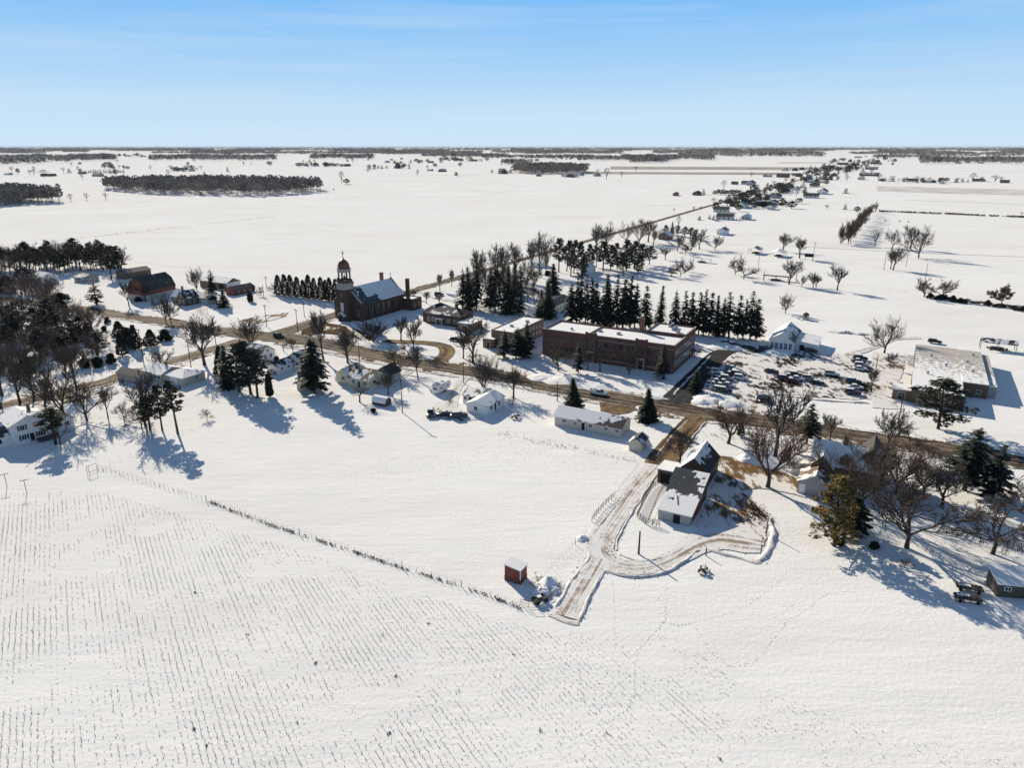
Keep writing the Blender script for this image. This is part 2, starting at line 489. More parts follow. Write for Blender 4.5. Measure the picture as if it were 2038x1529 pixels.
PROTO = {}
def proto(key, gen, fol, wood='bark', leafmat=None, cname='crown'):
    PROTO[key] = (gen, fol, wood, leafmat, cname, {})
proto('b1', lambda: gen_bare(11, .20, .60), 'twig')
proto('b2', lambda: gen_bare(12, .28, .50, .32), 'twig_grey')
proto('b3', lambda: gen_bare(13, .14, .75, .18, 6), 'twig')
proto('b4', lambda: gen_bare(14, .32, .42, .4, 5), 'twig_grey')
proto('b5', lambda: gen_bare(15, .18, .85, .10, 6), 'twig_red')
proto('b6', lambda: gen_bare(16, .24, .55, .30, 5, lev3=5), 'twig')
proto('broom', lambda: gen_bare(17, .10, .62, .55, 9, lev3=5, lev4=4), 'twig')
proto('multi', lambda: gen_bare(18, .08, .62, .38, 4, stems=4, lev3=5, lev4=4), 'twig')
proto('big1', lambda: gen_bare(23, .16, .70, .22, 6, 1.35, lev3=8, lev4=6), 'twig')
proto('big2', lambda: gen_bare(24, .20, .60, .30, 6, 1.4, lev3=8, lev4=6), 'twig_red')
proto('snag', lambda: gen_bare(19, .30, .60, .20, 5, lev3=3, lev4=2), 'twig_grey')
proto('apple', lambda: gen_bare(20, .22, 1.05, .10, 6, lev3=6, lev4=5), 'twig_red')
proto('oak', lambda: gen_bare(21, .20, .85, .15, 6, leaves=7, lev3=5, lev4=4), 'twig', 'bark', 'russet')
proto('weep', lambda: gen_bare(22, .24, .95, .02, 6, droop=1), 'twig')
proto('s1', lambda: gen_spruce(31, .04, .40, .34), 'spruce')
proto('s2', lambda: gen_spruce(32, .12, .44, .40, 19, .34, .75, 1.25), 'spruce_blue')
proto('s3', lambda: gen_spruce(33, .17, .46, .28, 16, .36, .62, 1.3), 'spruce_blue')
proto('s5', lambda: gen_spruce(39, .14, .50, .36, 17, .30, .70, 1.4), 'spruce')
proto('s6', lambda: gen_spruce(40, .20, .42, .22, 18, .40, .80, 1.2), 'spruce')
proto('sbig', lambda: gen_spruce(38, .15, .60, .26, 19, .36, .66, 1.35, 8), 'spruce')
proto('s4', lambda: gen_spruce(34, .02, .48, .22, 32, .05, .95, 1.1, 9), 'spruce')
proto('sopen', lambda: gen_spruce(35, .26, .44, .18, 17, .22, .75, 1.15, 7), 'spruce')
proto('gold', lambda: gen_pine(36, .12, 3.9, 56, (.62, .34), 50, 1.0, .21, True), 'gold')
proto('thin', lambda: gen_spruce(37, .12, .40, .05, 13, .38, .6, 1.3, 6), 'spruce')
proto('p1', lambda: gen_pine(41), 'pine')
proto('p2', lambda: gen_pine(42, .45, 1.9, 18), 'pine')
proto('p3', lambda: gen_pine(43, .28, 3.1, 26, (.9, .55)), 'spruce_blue')
proto('pbig', lambda: gen_pine(44, .20, 4.2, 34, (1.0, .55), 60), 'pine')
proto('pdense', lambda: gen_pine(45, .16, 2.5, 40, (.72, .42), 42, 1.0, .24), 'spruce_blue')
proto('c1', lambda: gen_column(51, .40, .50, 2000, .34), 'cedar')
proto('c2', lambda: gen_bush(52, 3.6), 'cedar')
proto('c3', lambda: gen_bush(53, 5.0), 'cedar')
proto('bw', lambda: gen_bare(25, .22, .58, .30, 5, 1.9, lev3=6, lev4=5), 'twig_wood')
proto('bw2', lambda: gen_bare(26, .16, .70, .22, 6, 1.9, lev3=6, lev4=5), 'twig_wood')
proto('ctight', lambda: gen_column(54, .24, .3, 4200, .42), 'spruce')
proto('crowdcone', lambda: gen_column(55, .42, .85, 1500, .42), 'spruce_blue')

def proto_mesh(key):
    gen, fol, wood, leafm, cname, cache = PROTO[key]
    if not cache:
        T, C, L, w = gen()
        cache['w'] = w * 2
        cache['t'] = T.mesh('trunk', M[wood], True); cache['c'] = C.mesh(cname, M[fol])
        if L: cache['l'] = L.mesh('leaves', M[leafm])
    return cache

WK = {'spruce_tree': 1.42, 'pine_tree': 1.25, 'evergreen_shrub': 1.35, 'bare_tree': 1.85}
TREES = []            # (object, kind phrase, px, py) for labelling
TRND = random.Random(5)
def tree(key, px, pb, pt, wpx=None, name='bare_tree', phrase=None, cat='tree', group=None, label=None, hide_parts=False):
    c = proto_mesh(key)
    g = G(px, pb); h = max(.6, HGT(px, pb, pt))
    sx = h / 10 * (1.07 if name == 'bare_tree' else 1)
    sw = sx if wpx is None else max(.45 * sx, min(2.1 * sx, wpx * MPP(px, pb) / c['w'] * WK.get(name, 1.12)))
    o = empty(name, None, cat, g, TRND.uniform(0, 6.28))
    o.scale = (sw, sw, sx); o.rotation_euler = (TRND.gauss(0, .025), TRND.gauss(0, .025), o.rotation_euler[2])
    for nm, k in (('trunk', 't'), ('crown', 'c'), ('leaves', 'l')):
        if k in c:
            x = bpy.data.objects.new(nm, c[k]); COL.objects.link(x); x.parent = o
    if label: o['label'] = label
    if group: o['group'] = group
    size = ''
    TREES.append((o, phrase or 'bare tree', px, pb, h, group, label))
    return o

# low-poly far trees: one mesh each
FAR = {}
def far_mesh(kind, seed):
    k = (kind, seed)
    if k in FAR: return FAR[k]
    rnd = random.Random(seed * 7 + len(kind)); mb = MB()
    mb.tube([(0, 0, -.2), (0, 0, 4 if kind == 'fb' else 9)], [.28, .14], 4)
    if kind == 'fb':
        for i in range(9):
            az = rnd.uniform(0, 6.28); t = rnd.uniform(.2, .75)
            mb.tube([(0, 0, rnd.uniform(1.6, 4)), (math.cos(az) * 3.4 * t, math.sin(az) * 3.4 * t, rnd.uniform(6.5, 9.6))], [.16, .04], 3, cap=False)
        for i in range(130):
            az = rnd.uniform(0, 6.28); el = rnd.uniform(-.35, 1.5); rr = rnd.uniform(.45, 1)
            c = Vector((math.cos(az) * math.cos(el) * 3.4 * rr, math.sin(az) * math.cos(el) * 3.4 * rr, 6.2 + math.sin(el) * 3.7 * rr))
            d = (c - Vector((0, 0, 3))).normalized(); kite(mb, c, rdir(rnd, d, .5), rdir(rnd, d, 1.57), 1.5, .11, 0)
    elif kind == 'fc':
        for i in range(110):
            f = rnd.random(); az = rnd.uniform(0, 6.28); r = 2.1 * (1 - f) ** .8
            p = Vector((math.cos(az) * r * .55, math.sin(az) * r * .55, .8 + 9 * f)); d = Vector((math.cos(az), math.sin(az), -.4)).normalized()
            kite(mb, p, d, Vector((-d.y, d.x, 0)), .3 + r * .6, .35 + .2 * r, 0)
    else:
        for i in range(150):
            az = rnd.uniform(0, 6.28); el = rnd.uniform(-1.2, 1.5)
            c = Vector((math.cos(az) * math.cos(el) * 2.7, math.sin(az) * math.cos(el) * 2.7, 6 + math.sin(el) * 3.7)) * rnd.uniform(.8, 1)
            d = rdir(rnd, Vector((0, 0, 1)), rnd.uniform(0, 1.57)); kite(mb, c, d, rdir(rnd, d, 1.57), 1.2, .6, 0)
    FAR[k] = mb.mesh('far_tree', M[{'fb': 'twig', 'fc': 'spruce_blue', 'fr': 'pine'}[kind]])
    return FAR[k]

def far_tree(kind, px, pb, pt, wpx=None, group=None, name=None, phrase=None):
    me = far_mesh(kind, TRND.randint(0, 3))
    h = max(1.0, HGT(px, pb, pt)); s = h / 10
    w = {'fb': 7.2, 'fc': 4.2, 'fr': 5.6}[kind]
    sw = s if wpx is None else max(.4 * s, min(2.6 * s, wpx * MPP(px, pb) / w))
    o = bpy.data.objects.new(name or {'fb': 'bare_tree', 'fc': 'conifer_tree', 'fr': 'evergreen_tree'}[kind], me); COL.objects.link(o)
    o.location = G(px, pb); o.rotation_euler = (0, 0, TRND.uniform(0, 6.28)); o.scale = (sw, sw, s)
    tag(o, None, 'tree', group)
    TREES.append((o, phrase or {'fb': 'bare tree', 'fc': 'dark conifer', 'fr': 'dark round tree'}[kind], px, pb, h, group, None))
    return o

def inpoly(x, y, poly):
    c = False; j = len(poly) - 1
    for i in range(len(poly)):
        xi, yi = poly[i]; xj, yj = poly[j]
        if (yi > y) != (yj > y) and x < (xj - xi) * (y - yi) / (yj - yi) + xi: c = not c
        j = i
    return c

def wood(name, label, pxpoly, n, h, tw, fm='wood_haze', seed=1, tris=14, evergreen=.0, parent=None):
    """a far wood that reads as one mass: many small trees in one object"""
    rnd = random.Random(seed); P = [G(x, y) for x, y in pxpoly]; poly = [(p.x, p.y) for p in P]
    xs = [p[0] for p in poly]; ys = [p[1] for p in poly]; mb = MB(); k = 0; tries = 0
    while k < n and tries < n * 30:
        tries += 1
        x = rnd.uniform(min(xs), max(xs)); y = rnd.uniform(min(ys), max(ys))
        if not inpoly(x, y, poly): continue
        k += 1; hh = h * rnd.uniform(.78, 1.04); r = tw * rnd.uniform(.7, 1.2); ev = rnd.random() < evergreen
        mi = 1 if ev else 0
        mb.add([(x - .2, y, 0), (x + .2, y, 0), (x, y + .3, 0), (x, y, hh * .7)], [(0, 1, 3), (1, 2, 3), (2, 0, 3)], mi)
        for i in range(tris):
            az = rnd.uniform(0, 6.28); f = rnd.uniform(.38, .98)
            rr = r * (math.sqrt(max(.05, 1 - ((f - .66) / .40) ** 2)) if not ev else 1.05 - f) * rnd.uniform(.3, 1.05)
            c = Vector((x + math.cos(az) * rr, y + math.sin(az) * rr, hh * f)); d = Vector((math.cos(az) * .9 + rnd.gauss(0, .4), math.sin(az) * .9 + rnd.gauss(0, .4), .8)).normalized()
            sd = rdir(rnd, d, 1.57); a = c - d * (hh * .11); w = r * (.30 if not ev else .5)
            mb.poly([a - sd * w * .3, a + sd * w * .3, c + sd * w, c + d * hh * .06, c - sd * w], mi)
    o = mb.build(name, [M[fm], M['spruce_blue']])
    return tag(o, label, 'wood', None, 'stuff')
# ------------------------------------------------------------------ buildings
LMK = []      # landmarks used when labelling trees: (phrase, world xy)
def lm(phrase, px, py): LMK.append((phrase, G(px, py)))

def site(name, label, cat, p0, rot=AU, group=None, z=0.0, mark=None):
    """an empty at the building's nearest corner; x runs away to the right (U), y away to the left (-V)"""
    g = G(*p0) if len(p0) == 2 else Vector(p0)
    g.z = z
    e = empty(name, label, cat, g, rot, group)
    if mark: LMK.append((mark, g + U * 4 - V * 4))
    return e

def ext(p0, t, axis):
    if isinstance(t, (int, float)): return t
    d = G(*t) - G(*p0)
    return abs(d.dot(U if axis == 'u' else V))

def prof(kind, w, rise):
    if kind == 'gable': return [(0, 0), (w / 2, rise), (w, 0)]
    if kind == 'gambrel': return [(0, 0), (w * .18, rise * .62), (w / 2, rise), (w * .82, rise * .62), (w, 0)]
    if kind == 'barrel': return [(w * (.5 - .5 * math.cos(math.pi * i / 10)), rise * math.sin(math.pi * i / 10)) for i in range(11)]
    if kind == 'shed': return [(0, 0), (w, rise)]
    if kind == 'shedr': return [(0, rise), (w, 0)]
    return [(0, 0), (w, 0)]

def block(e, x0, y0, lx, ly, wh, roof='gable', rise=1.5, ridge='x', wall='siding_white', rm='r_most', oh=.35, th=.18,
          z0=0.0, wn='wall', trim='white', base=None):
    """walls and a roof for one rectangular volume, as parts of e"""
    w = MB()
    along = ridge
    if roof in ('flat', 'parapet'):
        w.box(x0, y0, z0 - .2, x0 + lx, y0 + ly, wh)
    elif roof == 'hip':
        w.box(x0, y0, z0 - .2, x0 + lx, y0 + ly, wh)
    else:
        P = prof(roof, ly if along == 'x' else lx, rise)
        if along == 'x':
            pts = [(x0, y0, z0 - .2)] + [(x0, y0 + a, wh + b) for a, b in P] + [(x0, y0 + ly, z0 - .2)]
            w.prism(pts, (lx, 0, 0))
        else:
            pts = [(x0, y0, z0 - .2)] + [(x0 + a, y0, wh + b) for a, b in P] + [(x0 + lx, y0, z0 - .2)]
            w.prism(pts, (0, ly, 0))
    w.build(wn, M[wall], e)
    if base:
        b = MB(); b.box(x0 - .03, y0 - .03, z0 - .2, x0 + lx + .03, y0 + ly + .03, base[1]); b.build('foundation', M[base[0]], e)
    r = MB()
    if roof == 'flat':
        r.box(x0 - oh, y0 - oh, wh + .01, x0 + lx + oh, y0 + ly + oh, wh + .01 + th)
        o = r.build('roof', M[rm], e)
    elif roof == 'parapet':
        r.box(x0 + .3, y0 + .3, wh - .1, x0 + lx - .3, y0 + ly - .3, wh + .12)
        o = r.build('roof', M[rm], e)
        p = MB(); h = wh + rise
        p.box(x0 - .05, y0 - .05, wh + .002, x0 + lx + .05, y0 + .3, h); p.box(x0 - .05, y0 + ly - .3, wh + .002, x0 + lx + .05, y0 + ly + .05, h)
        p.box(x0 - .05, y0 + .302, wh + .002, x0 + .3, y0 + ly - .302, h); p.box(x0 + lx - .3, y0 + .302, wh + .002, x0 + lx + .05, y0 + ly - .302, h)
        p.build('parapet', M[trim], e)
    elif roof == 'hip':
        a, b, c, d = x0 - oh, y0 - oh, x0 + lx + oh, y0 + ly + oh
        k = min(c - a, d - b) / 2
        if c - a > d - b: q1, q2 = (a + k, (b + d) / 2, wh + rise), (c - k, (b + d) / 2, wh + rise)
        else: q1, q2 = ((a + c) / 2, b + k, wh + rise), ((a + c) / 2, d - k, wh + rise)
        z = wh + .01
        v = [(a, b, z), (c, b, z), (c, d, z), (a, d, z), q1, q2]
        if c - a > d - b: fs = [(0, 1, 5, 4), (1, 2, 5), (2, 3, 4, 5), (3, 0, 4), (3, 2, 1, 0)]
        else: fs = [(0, 1, 4), (1, 2, 5, 4), (2, 3, 5), (3, 0, 4, 5), (3, 2, 1, 0)]
        r.add(v, fs); o = r.build('roof', M[rm], e)
    else:
        W_ = ly if along == 'x' else lx
        P = [Vector((a, b)) for a, b in prof(roof, W_, rise)]
        d0 = (P[0] - P[1]).normalized(); d1 = (P[-1] - P[-2]).normalized()
        lo = [P[0] + d0 * oh] + P[1:-1] + [P[-1] + d1 * oh] if len(P) > 2 else [P[0] + d0 * oh, P[1] + d1 * oh]
        for i in range(len(lo) - 1):
            a, b = lo[i], lo[i + 1]
            q = [(a.x, a.y + .012), (b.x, b.y + .012), (b.x, b.y + th), (a.x, a.y + th)]
            if along == 'x': r.prism([(x0 - oh, y0 + s, wh + t) for s, t in q], (lx + 2 * oh, 0, 0))
            else: r.prism([(x0 + s, y0 - oh, wh + t) for s, t in q], (0, ly + 2 * oh, 0))
        o = r.build('roof', M[rm], e)
    return o

def wins(e, side, x0, y0, lx, ly, items, name='window', fm='white', gm='glass', arch=False, deep=.05):
    """items: (position 0..1 along the wall, sill z, width, height)"""
    L = lx if side in 'SN' else ly
    for (t, z, w, h) in items:
        c = t * L
        def pt(a, b, out):
            a = c + a
            if side == 'S': return (x0 + a, y0 - out, b)
            if side == 'N': return (x0 + a, y0 + ly + out, b)
            if side == 'W': return (x0 - out, y0 + a, b)
            return (x0 + lx + out, y0 + a, b)
        def slab(mb, a0, a1, b0, b1, o0, o1):
            p = [pt(a0, b0, o0), pt(a1, b0, o0), pt(a1, b1, o0), pt(a0, b1, o0)]
            q = Vector(pt(a0, b0, o1)) - Vector(pt(a0, b0, o0))
            mb.prism(p, q)
        f = MB(); k = .09 if w < 2.2 else .12
        slab(f, -w/2 - k, w/2 + k, z + h, z + h + k, -.02, deep); slab(f, -w/2 - k, w/2 + k, z - k, z, -.02, deep + .02)
        slab(f, -w/2 - k, -w/2, z + .001, z + h - .001, -.02, deep); slab(f, w/2, w/2 + k, z + .001, z + h - .001, -.02, deep)
        if name == 'window' and w > .7 : slab(f, -.03, .03, z + .001, z + h - .001, -.02, deep)
        o = f.build(name, M[fm], e)
        g = MB(); slab(g, -w/2, w/2, z, z + h, -.01, .025)
        g.build('pane' if name == 'window' else 'panel', M[gm], o)

def chimney(e, x, y, z0, z1, s=.7, m='brick_tan'):
    c = MB(); c.box(x - s/2, y - s/2, z0, x + s/2, y + s/2, z1); c.box(x - s/2 - .08, y - s/2 - .08, z1 + .002, x + s/2 + .08, y + s/2 + .08, z1 + .18)
    c.build('chimney', M[m], e)

def house(name, label, p0, lu, lv, wh=2.7, rise=1.5, ridge='y', wall='siding_white', rm='r_most', roof='gable', cat='house',
          W=(), S=(), doorW=None, doorS=None, ch=None, rot=AU, mark=None, oh=.35, group=None, base=None):
    lu, lv = ext(p0, lu, 'u'), ext(p0, lv, 'v')
    e = site(name, label, cat, p0, rot, group, mark=mark)
    block(e, 0, 0, lu, lv, wh, roof, rise, ridge, wall, rm, oh, base=base)
    if W: wins(e, 'W', 0, 0, lu, lv, W); wins(e, 'E', 0, 0, lu, lv, W)
    if S: wins(e, 'S', 0, 0, lu, lv, S); wins(e, 'N', 0, 0, lu, lv, S)
    if doorW is not None: wins(e, 'W', 0, 0, lu, lv, [(doorW, .15, .95, 2.0)], 'door', 'white', 'dark')
    if doorS is not None: wins(e, 'S', 0, 0, lu, lv, [(doorS, .15, .95, 2.0)], 'door', 'white', 'dark')
    if ch: chimney(e, *ch)
    return e, lu, lv

def row(n, z, w, h, a=.08, b=.92): return [(a + (b - a) * (i + .5) / n, z, w, h) for i in range(n)]

# ---- church ---------------------------------------------------------------
def church():
    p0 = (719.5, 640); e = site('church', 'dark brick church with a domed bell tower at its front', 'church', p0, AU - R(2), mark='the domed brick church')
    w, L = 14.4, 28.0
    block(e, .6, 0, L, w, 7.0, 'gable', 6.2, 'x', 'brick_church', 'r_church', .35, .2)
    # gabled front wall standing above the roof, with pale coping
    f = MB(); pr = [(0, -.5), (0, 7.6), (w * .5, 14.1), (w, 7.6), (w, -.5)]
    f.prism([(0, y if 0 < y < w else (y - .35 if y == 0 else y + .35), z) for y, z in pr], (.58, 0, 0)); f.build('front_wall', M['brick_church'], e)
    c = MB()
    for s in (0, 1):
        a = Vector((-.12, -.5, 7.55)) if s == 0 else Vector((-.12, w + .5, 7.55)); b = Vector((-.12, w * .5, 14.25))
        c.prism([a, b, b + Vector((0, 0, .5)), a + Vector((0, 0, .5))], (.85, 0, 0))
    c.build('gable_coping', M['stone'], e)
    f = MB(); pr = [(0, 6.9), (w * .5, 13.9), (w, 6.9)]
    f.prism([(L + .6, y, z) for y, z in pr], (.5, 0, 0)); f.build('rear_gable', M['brick_church'], e)
    # tower
    t = MB(); cy = w / 2; h = 2.75
    t.box(-3.2, cy - h, -.3, 1.9, cy + h, 13.4); t.build('tower', M['brick_church'], e)
    b = MB(); b.lathe([(3.5, 13.42), (3.75, 13.6), (3.75, 15.6), (4.0, 15.8), (4.0, 16.1), (3.3, 16.3)], 8, -.65, cy, a0=math.pi / 8); b.build('belfry_base', M['stone'], e)
    b = MB(); b.lathe([(3.45, 16.32), (3.45, 17.2), (3.15, 17.2), (3.15, 16.6)], 8, -.65, cy, a0=math.pi / 8); bal = b.build('balustrade', M['brick_church'], e)
    for i in range(8):
        a = math.pi / 8 + i * math.pi / 4
        k = MB(); x, y = -.65 + 2.45 * math.cos(a), cy + 2.45 * math.sin(a)
        k.lathe([(.36, 16.32), (.42, 16.6), (.34, 16.8), (.30, 20.2), (.42, 20.4)], 8, x, y); k.build('column', M['brick_church'], e)
    k = MB(); k.lathe([(.25, 18.9), (.55, 17.9), (.85, 17.3), (.95, 17.0)][::-1], 10, -.65, cy); k.box(-.75, cy - .1, 18.8, -.55, cy + .1, 20.5); k.build('bell', M['rust'], e)
    b = MB(); b.lathe([(2.5, 20.42), (2.75, 20.5), (2.75, 21.5), (3.05, 21.65), (3.05, 21.9), (2.5, 22.0)], 16, -.65, cy); b.build('dome_ring', M['stone'], e)
    d = MB(); d.lathe([(2.55, 22.02), (2.5, 22.8), (2.25, 23.8), (1.8, 24.6), (1.1, 25.3), (.45, 25.65), (.3, 25.75)], 20, -.65, cy); d.build('dome', M['copper'], e, True)
    d = MB(); d.lathe([(.3, 25.76), (.36, 26.0), (.16, 26.3), (.1, 26.5)], 8, -.65, cy)
    d.box(-.74, cy - .09, 26.4, -.56, cy + .09, 29.2); d.box(-.74, cy - .75, 28.1, -.56, cy + .75, 28.3); d.build('cross', M['wood_dark'], e)
    # openings
    wins(e, 'W', -3.2, cy - h, 5.1, 2 * h, [(.5, 4.2, 1.5, 3.6)], fm='stone', gm='white', deep=.12)
    wins(e, 'W', -3.2, cy - h, 5.1, 2 * h, [(.5, 10.2, .8, 1.1)], fm='stone')
    wins(e, 'W', 0, 0, L, w, [(.1, 2.0, 1.1, 2.6), (.9, 2.0, 1.1, 2.6)], fm='stone', deep=.1)
    wins(e, 'S', .6, 0, L, w, row(7, 1.8, 1.1, 3.6), fm='stone', deep=.08); wins(e, 'N', .6, 0, L, w, row(7, 1.8, 1.1, 3.6), fm='stone', deep=.08)
    p = MB(); p.prism([(-4.6, cy - 1.5, -.2), (-4.6, cy - 1.5, 2.4), (-4.6, cy, 3.6), (-4.6, cy + 1.5, 2.4), (-4.6, cy + 1.5, -.2)], (1.38, 0, 0)); p.build('porch', M['brick_church'], e)
    p = MB()
    for s in (-1, 1):
        a = Vector((-4.8, cy + s * 1.9, 2.2)); b = Vector((-4.8, cy, 3.75)); p.prism([a, b, b + Vector((0, 0, .25)), a + Vector((0, 0, .25))], (1.58, 0, 0))
    p.build('porch_roof', M['snow_soft'], e)
    wins(e, 'W', -4.6, cy - 1.5, 1.3, 3, [(.5, .1, 1.3, 2.2)], 'door', 'wood_dark', 'dark')
    for i in range(6):
        x = .6 + (i + 1) * L / 7 - .25
        for ya, yb in ((-.55, -.003), (w + .003, w + .55)): bt = MB(); bt.prism([(x, ya, -.2), (x, yb, -.2), (x, yb, 5.6 if ya < 0 else 5.1), (x, ya, 5.1 if ya < 0 else 5.6)], (.5, 0, 0)); bt.build('buttress', M['brick_church'], e)
    block(e, 27.5, -5.5, 7, 9, 4.6, 'parapet', .5, 'x', 'brick_church', 'r_none', trim='brick_church', wn='sacristy_wall')
    block(e, L + 1.15, 4.0, 6, 8, 5.4, 'gable', 2.5, 'x', 'brick_church', 'r_half', .3, wn='apse_wall')
    wins(e, 'S', 27.5, -5.5, 7, 9, row(2, 1.2, 1.0, 1.8), fm='stone')
    chimney(e, 26.5, 10.5, 8, 15.8, 1.3, 'brick_school'); chimney(e, 29.7, -1.6, 4.7, 13.6, 1.35, 'brick_church')
    c = MB(); c.box(L + .75, cy - .07, 13.8, L + .9, cy + .07, 16.0); c.box(L + .75, cy - .55, 15.1, L + .9, cy + .55, 15.25); c.build('gable_cross', M['stone'], e)
    s = MB(); s.box(-9.5, cy - 3, -.1, -4.7, cy + 3, .12); s.build('front_step', M['snow_soft'], e)
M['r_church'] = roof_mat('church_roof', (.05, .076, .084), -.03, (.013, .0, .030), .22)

def school():
    p0 = (1338.5, 744.5); e = site('school', 'long two storey red brick school with a flat snowy roof', 'school', p0, AU - R(.5), mark='the long brick school')
    lv = ext(p0, (1080, 705), 'v'); lu = 13.0; h = 8.9
    block(e, 0, 0, lu, lv - 17, h, 'parapet', .55, 'x', 'brick_school', 'r_none', trim='brick_school')
    block(e, .25, lv - 17, lu + 1.5, 17, h - .15, 'parapet', .6, 'x', 'brick_school', 'r_none', trim='brick_school', wn='north_wing_wall')
    block(e, lu + .004, .0, 12.5, 13.5, h + .7, 'parapet', .5, 'x', 'brick_school', 'r_none', trim='brick_school', wn='rear_wing_wall')
    cp = MB()
    cp.box(-.14, -.14, h + .552, .34, lv - 17.3, h + .68); cp.box(.11, lv - 16.9, h + .452, .6, lv + .14, h + .58)
    cp.box(.342, -.14, h + .552, lu, .34, h + .68); cp.box(lu, -.14, h + 1.202, lu + 12.6, .34, h + 1.33)
    cp.build('coping', M['stone'], e)
    st = MB(); st.box(-.06, .05, 1.1, -.002, lv - 17.05, 1.35); st.box(-.06, .05, 7.9, -.002, lv - 17.05, 8.1); st.build('stone_band', M['stone'], e)
    for (a, b) in ((2.0, 9.5), (12.4, 21.4), (22.2, 27.6)):
        n = max(2, int((b - a) / 1.9))
        for z in (1.9, 5.3):
            wins(e, 'W', 0, 0, lu, 1.0, [(a + (b - a) * (i + .5) / n, z, 1.35, 2.0) for i in range(n)], fm='brick_tan', deep=.07)
    for z in (1.9, 5.3):
        wins(e, 'W', .25, 0, lu, 1.0, [(lv - 15.4 + 2.05 * i, z, 1.35, 2.0) for i in range(7)], fm='brick_tan', deep=.07)
        wins(e, 'S', 0, 0, 25, lv, row(9, z, 1.3, 2.0, .05, .95), fm='white'); wins(e, 'N', .25, 0, 14, lv, row(5, z, 1.3, 2.0), fm='white')
    for yc in (10.9, lv - 17.6 - .9):
        p = MB()
        for s in (-1.7, 1.7): p.box(-.55, yc + s - .35, -.2, -.003, yc + s + .35, h + 1.5)
        p.box(-.45, yc - 1.349, h - 1.2, -.003, yc + 1.349, h + 1.25); p.build('entrance_pier', M['brick_school'], e)
        q = MB(); q.box(-.75, yc - 1.34, 3.3, -.003, yc + 1.34, 3.9); q.box(-.6, yc - 1.34, -.1, -.003, yc - .95, 3.3); q.box(-.6, yc + .95, -.1, -.003, yc + 1.34, 3.3)
        q.build('entrance_surround', M['stone'], e)
        wins(e, 'W', 0, yc - 1, 1, 2, [(.5, .1, 1.7, 2.6)], 'door', 'stone', 'dark', deep=.1); wins(e, 'W', 0, yc - 1, 1, 2, [(.5, 4.9, 1.6, 2.2)], fm='stone')
    chimney(e, 13.6, 15.6, 8.6, 13.8, 1.4, 'brick_school')
    for x, y, sx, sy, sz in ((6, 21, 1.6, 1.0, .6), (6.5, 28, 1.6, .9, .5), (18, 5.5, 4.5, 1.0, .8), (22, 8, 3.5, .8, .6), (15.5, 3, 1.2, 1.2, .9), (5, 38, .8, .8, .5)):
        a = MB(); zz = (h + .86 if x > 13 else h + .14); a.box(x, y, zz, x + sx, y + sy, zz + sz); a.box(x + .1, y + .1, zz + sz + .002, x + sx - .1, y + sy - .1, zz + sz + .1); a.build('roof_unit', M['metal'], e)

def flat_hall():
    p0 = (1914, 816); e = site('community_hall', 'sprawling single storey flat roofed hall with a stepped outline', 'building', p0, AU - R(.8), mark='the sprawling flat-roofed hall')
    M['r_flat'] = roof_mat('gravel_roof', (.42, .39, .35), .86, (-.0085, .003, 0), .7)
    for (a, b, c, d, h, nm) in ((0, .0, 23, 13, 3.9, 'wall'), (23.004, 0, 33, 12.6, 3.75, 'rear_wall'), (14, -6.6, 40, 6.596, 4.05, 'side_wall'), (15.5, -8.8, 38, 2.196, 3.3, 'annex_wall')):
        block(e, a, b, c, d, h, 'flat', 0, 'x', 'siding_brown' if nm != 'annex_wall' else 'siding_grey', 'r_flat', .0, .22, wn=nm)
    block(e, 1, 13.004, 5, 4.6, 3.0, 'flat', 0, 'x', 'brick_tan', 'r_none', .3, .35, wn='entrance_wall')
    wins(e, 'W', 14, -6.6, 40, 6.6, [(.33, 1.2, 1.1, 1.1)]); wins(e, 'W', 0, 0, 23, 13, row(4, 1.0, 1.2, 1.3)); wins(e, 'W', 1, 13.004, 5, 4.6, [(.5, .1, 1.8, 2.2)], 'door', 'white', 'glass')
    wins(e, 'S', 15.5, -8.8, 38, 2, row(6, 1.0, 1.2, 1.2), fm='white')
    for x, y in ((8, 8), (12, 3), (18, 9), (30, 4), (40, 8), (26, -3), (37, -2), (47, -4)):
        v = MB(); v.lathe([(.28, 3.9), (.28, 4.7), (.42, 4.72), (.42, 4.95), (.1, 5.1)], 8, x, y); v.build('roof_vent', M['metal'], e)
    f = MB()
    for i in range(4): f.box(13.6 + i * 10, -.06, 4.3, 13.9 + i * 10, .06, 4.6)
    f.build('roof_seam', M['siding_brown'], e)

def convent():
    p0 = (1021.7, 696); e = site('annex_building', 'flat roofed brown brick building between the church and the school', 'building', p0, mark='the flat-roofed brown brick annex')
    block(e, 0, 0, 25, 9.2, 6.0, 'parapet', .35, 'x', 'brick_tan', 'r_none', trim='brick_tan')
    block(e, -2.2, 7.0, 2.196, 4.5, 3.4, 'flat', 0, 'x', 'brick_tan', 'r_none', wn='vestibule_wall')
    for z in (.9, 3.7):
        wins(e, 'S', 0, 0, 25, 9.2, row(8, z, 1.2, 1.5)); wins(e, 'N', 0, 0, 25, 9.2, row(8, z, 1.2, 1.5))
        wins(e, 'W', 0, 0, 25, 9.2, [(.25, z, 1.2, 1.5), (.55, z, 1.2, 1.5)])
    wins(e, 'W', -2.2, 7.0, 2.2, 4.5, [(.5, .1, 1.2, 2.1)], 'door', 'white', 'dark')
    for x, y in ((8, 5), (17, 3)):
        a = MB(); a.box(x, y, 6.13, x + 1.4, y + .9, 6.8); a.build('roof_unit', M['metal'], e)

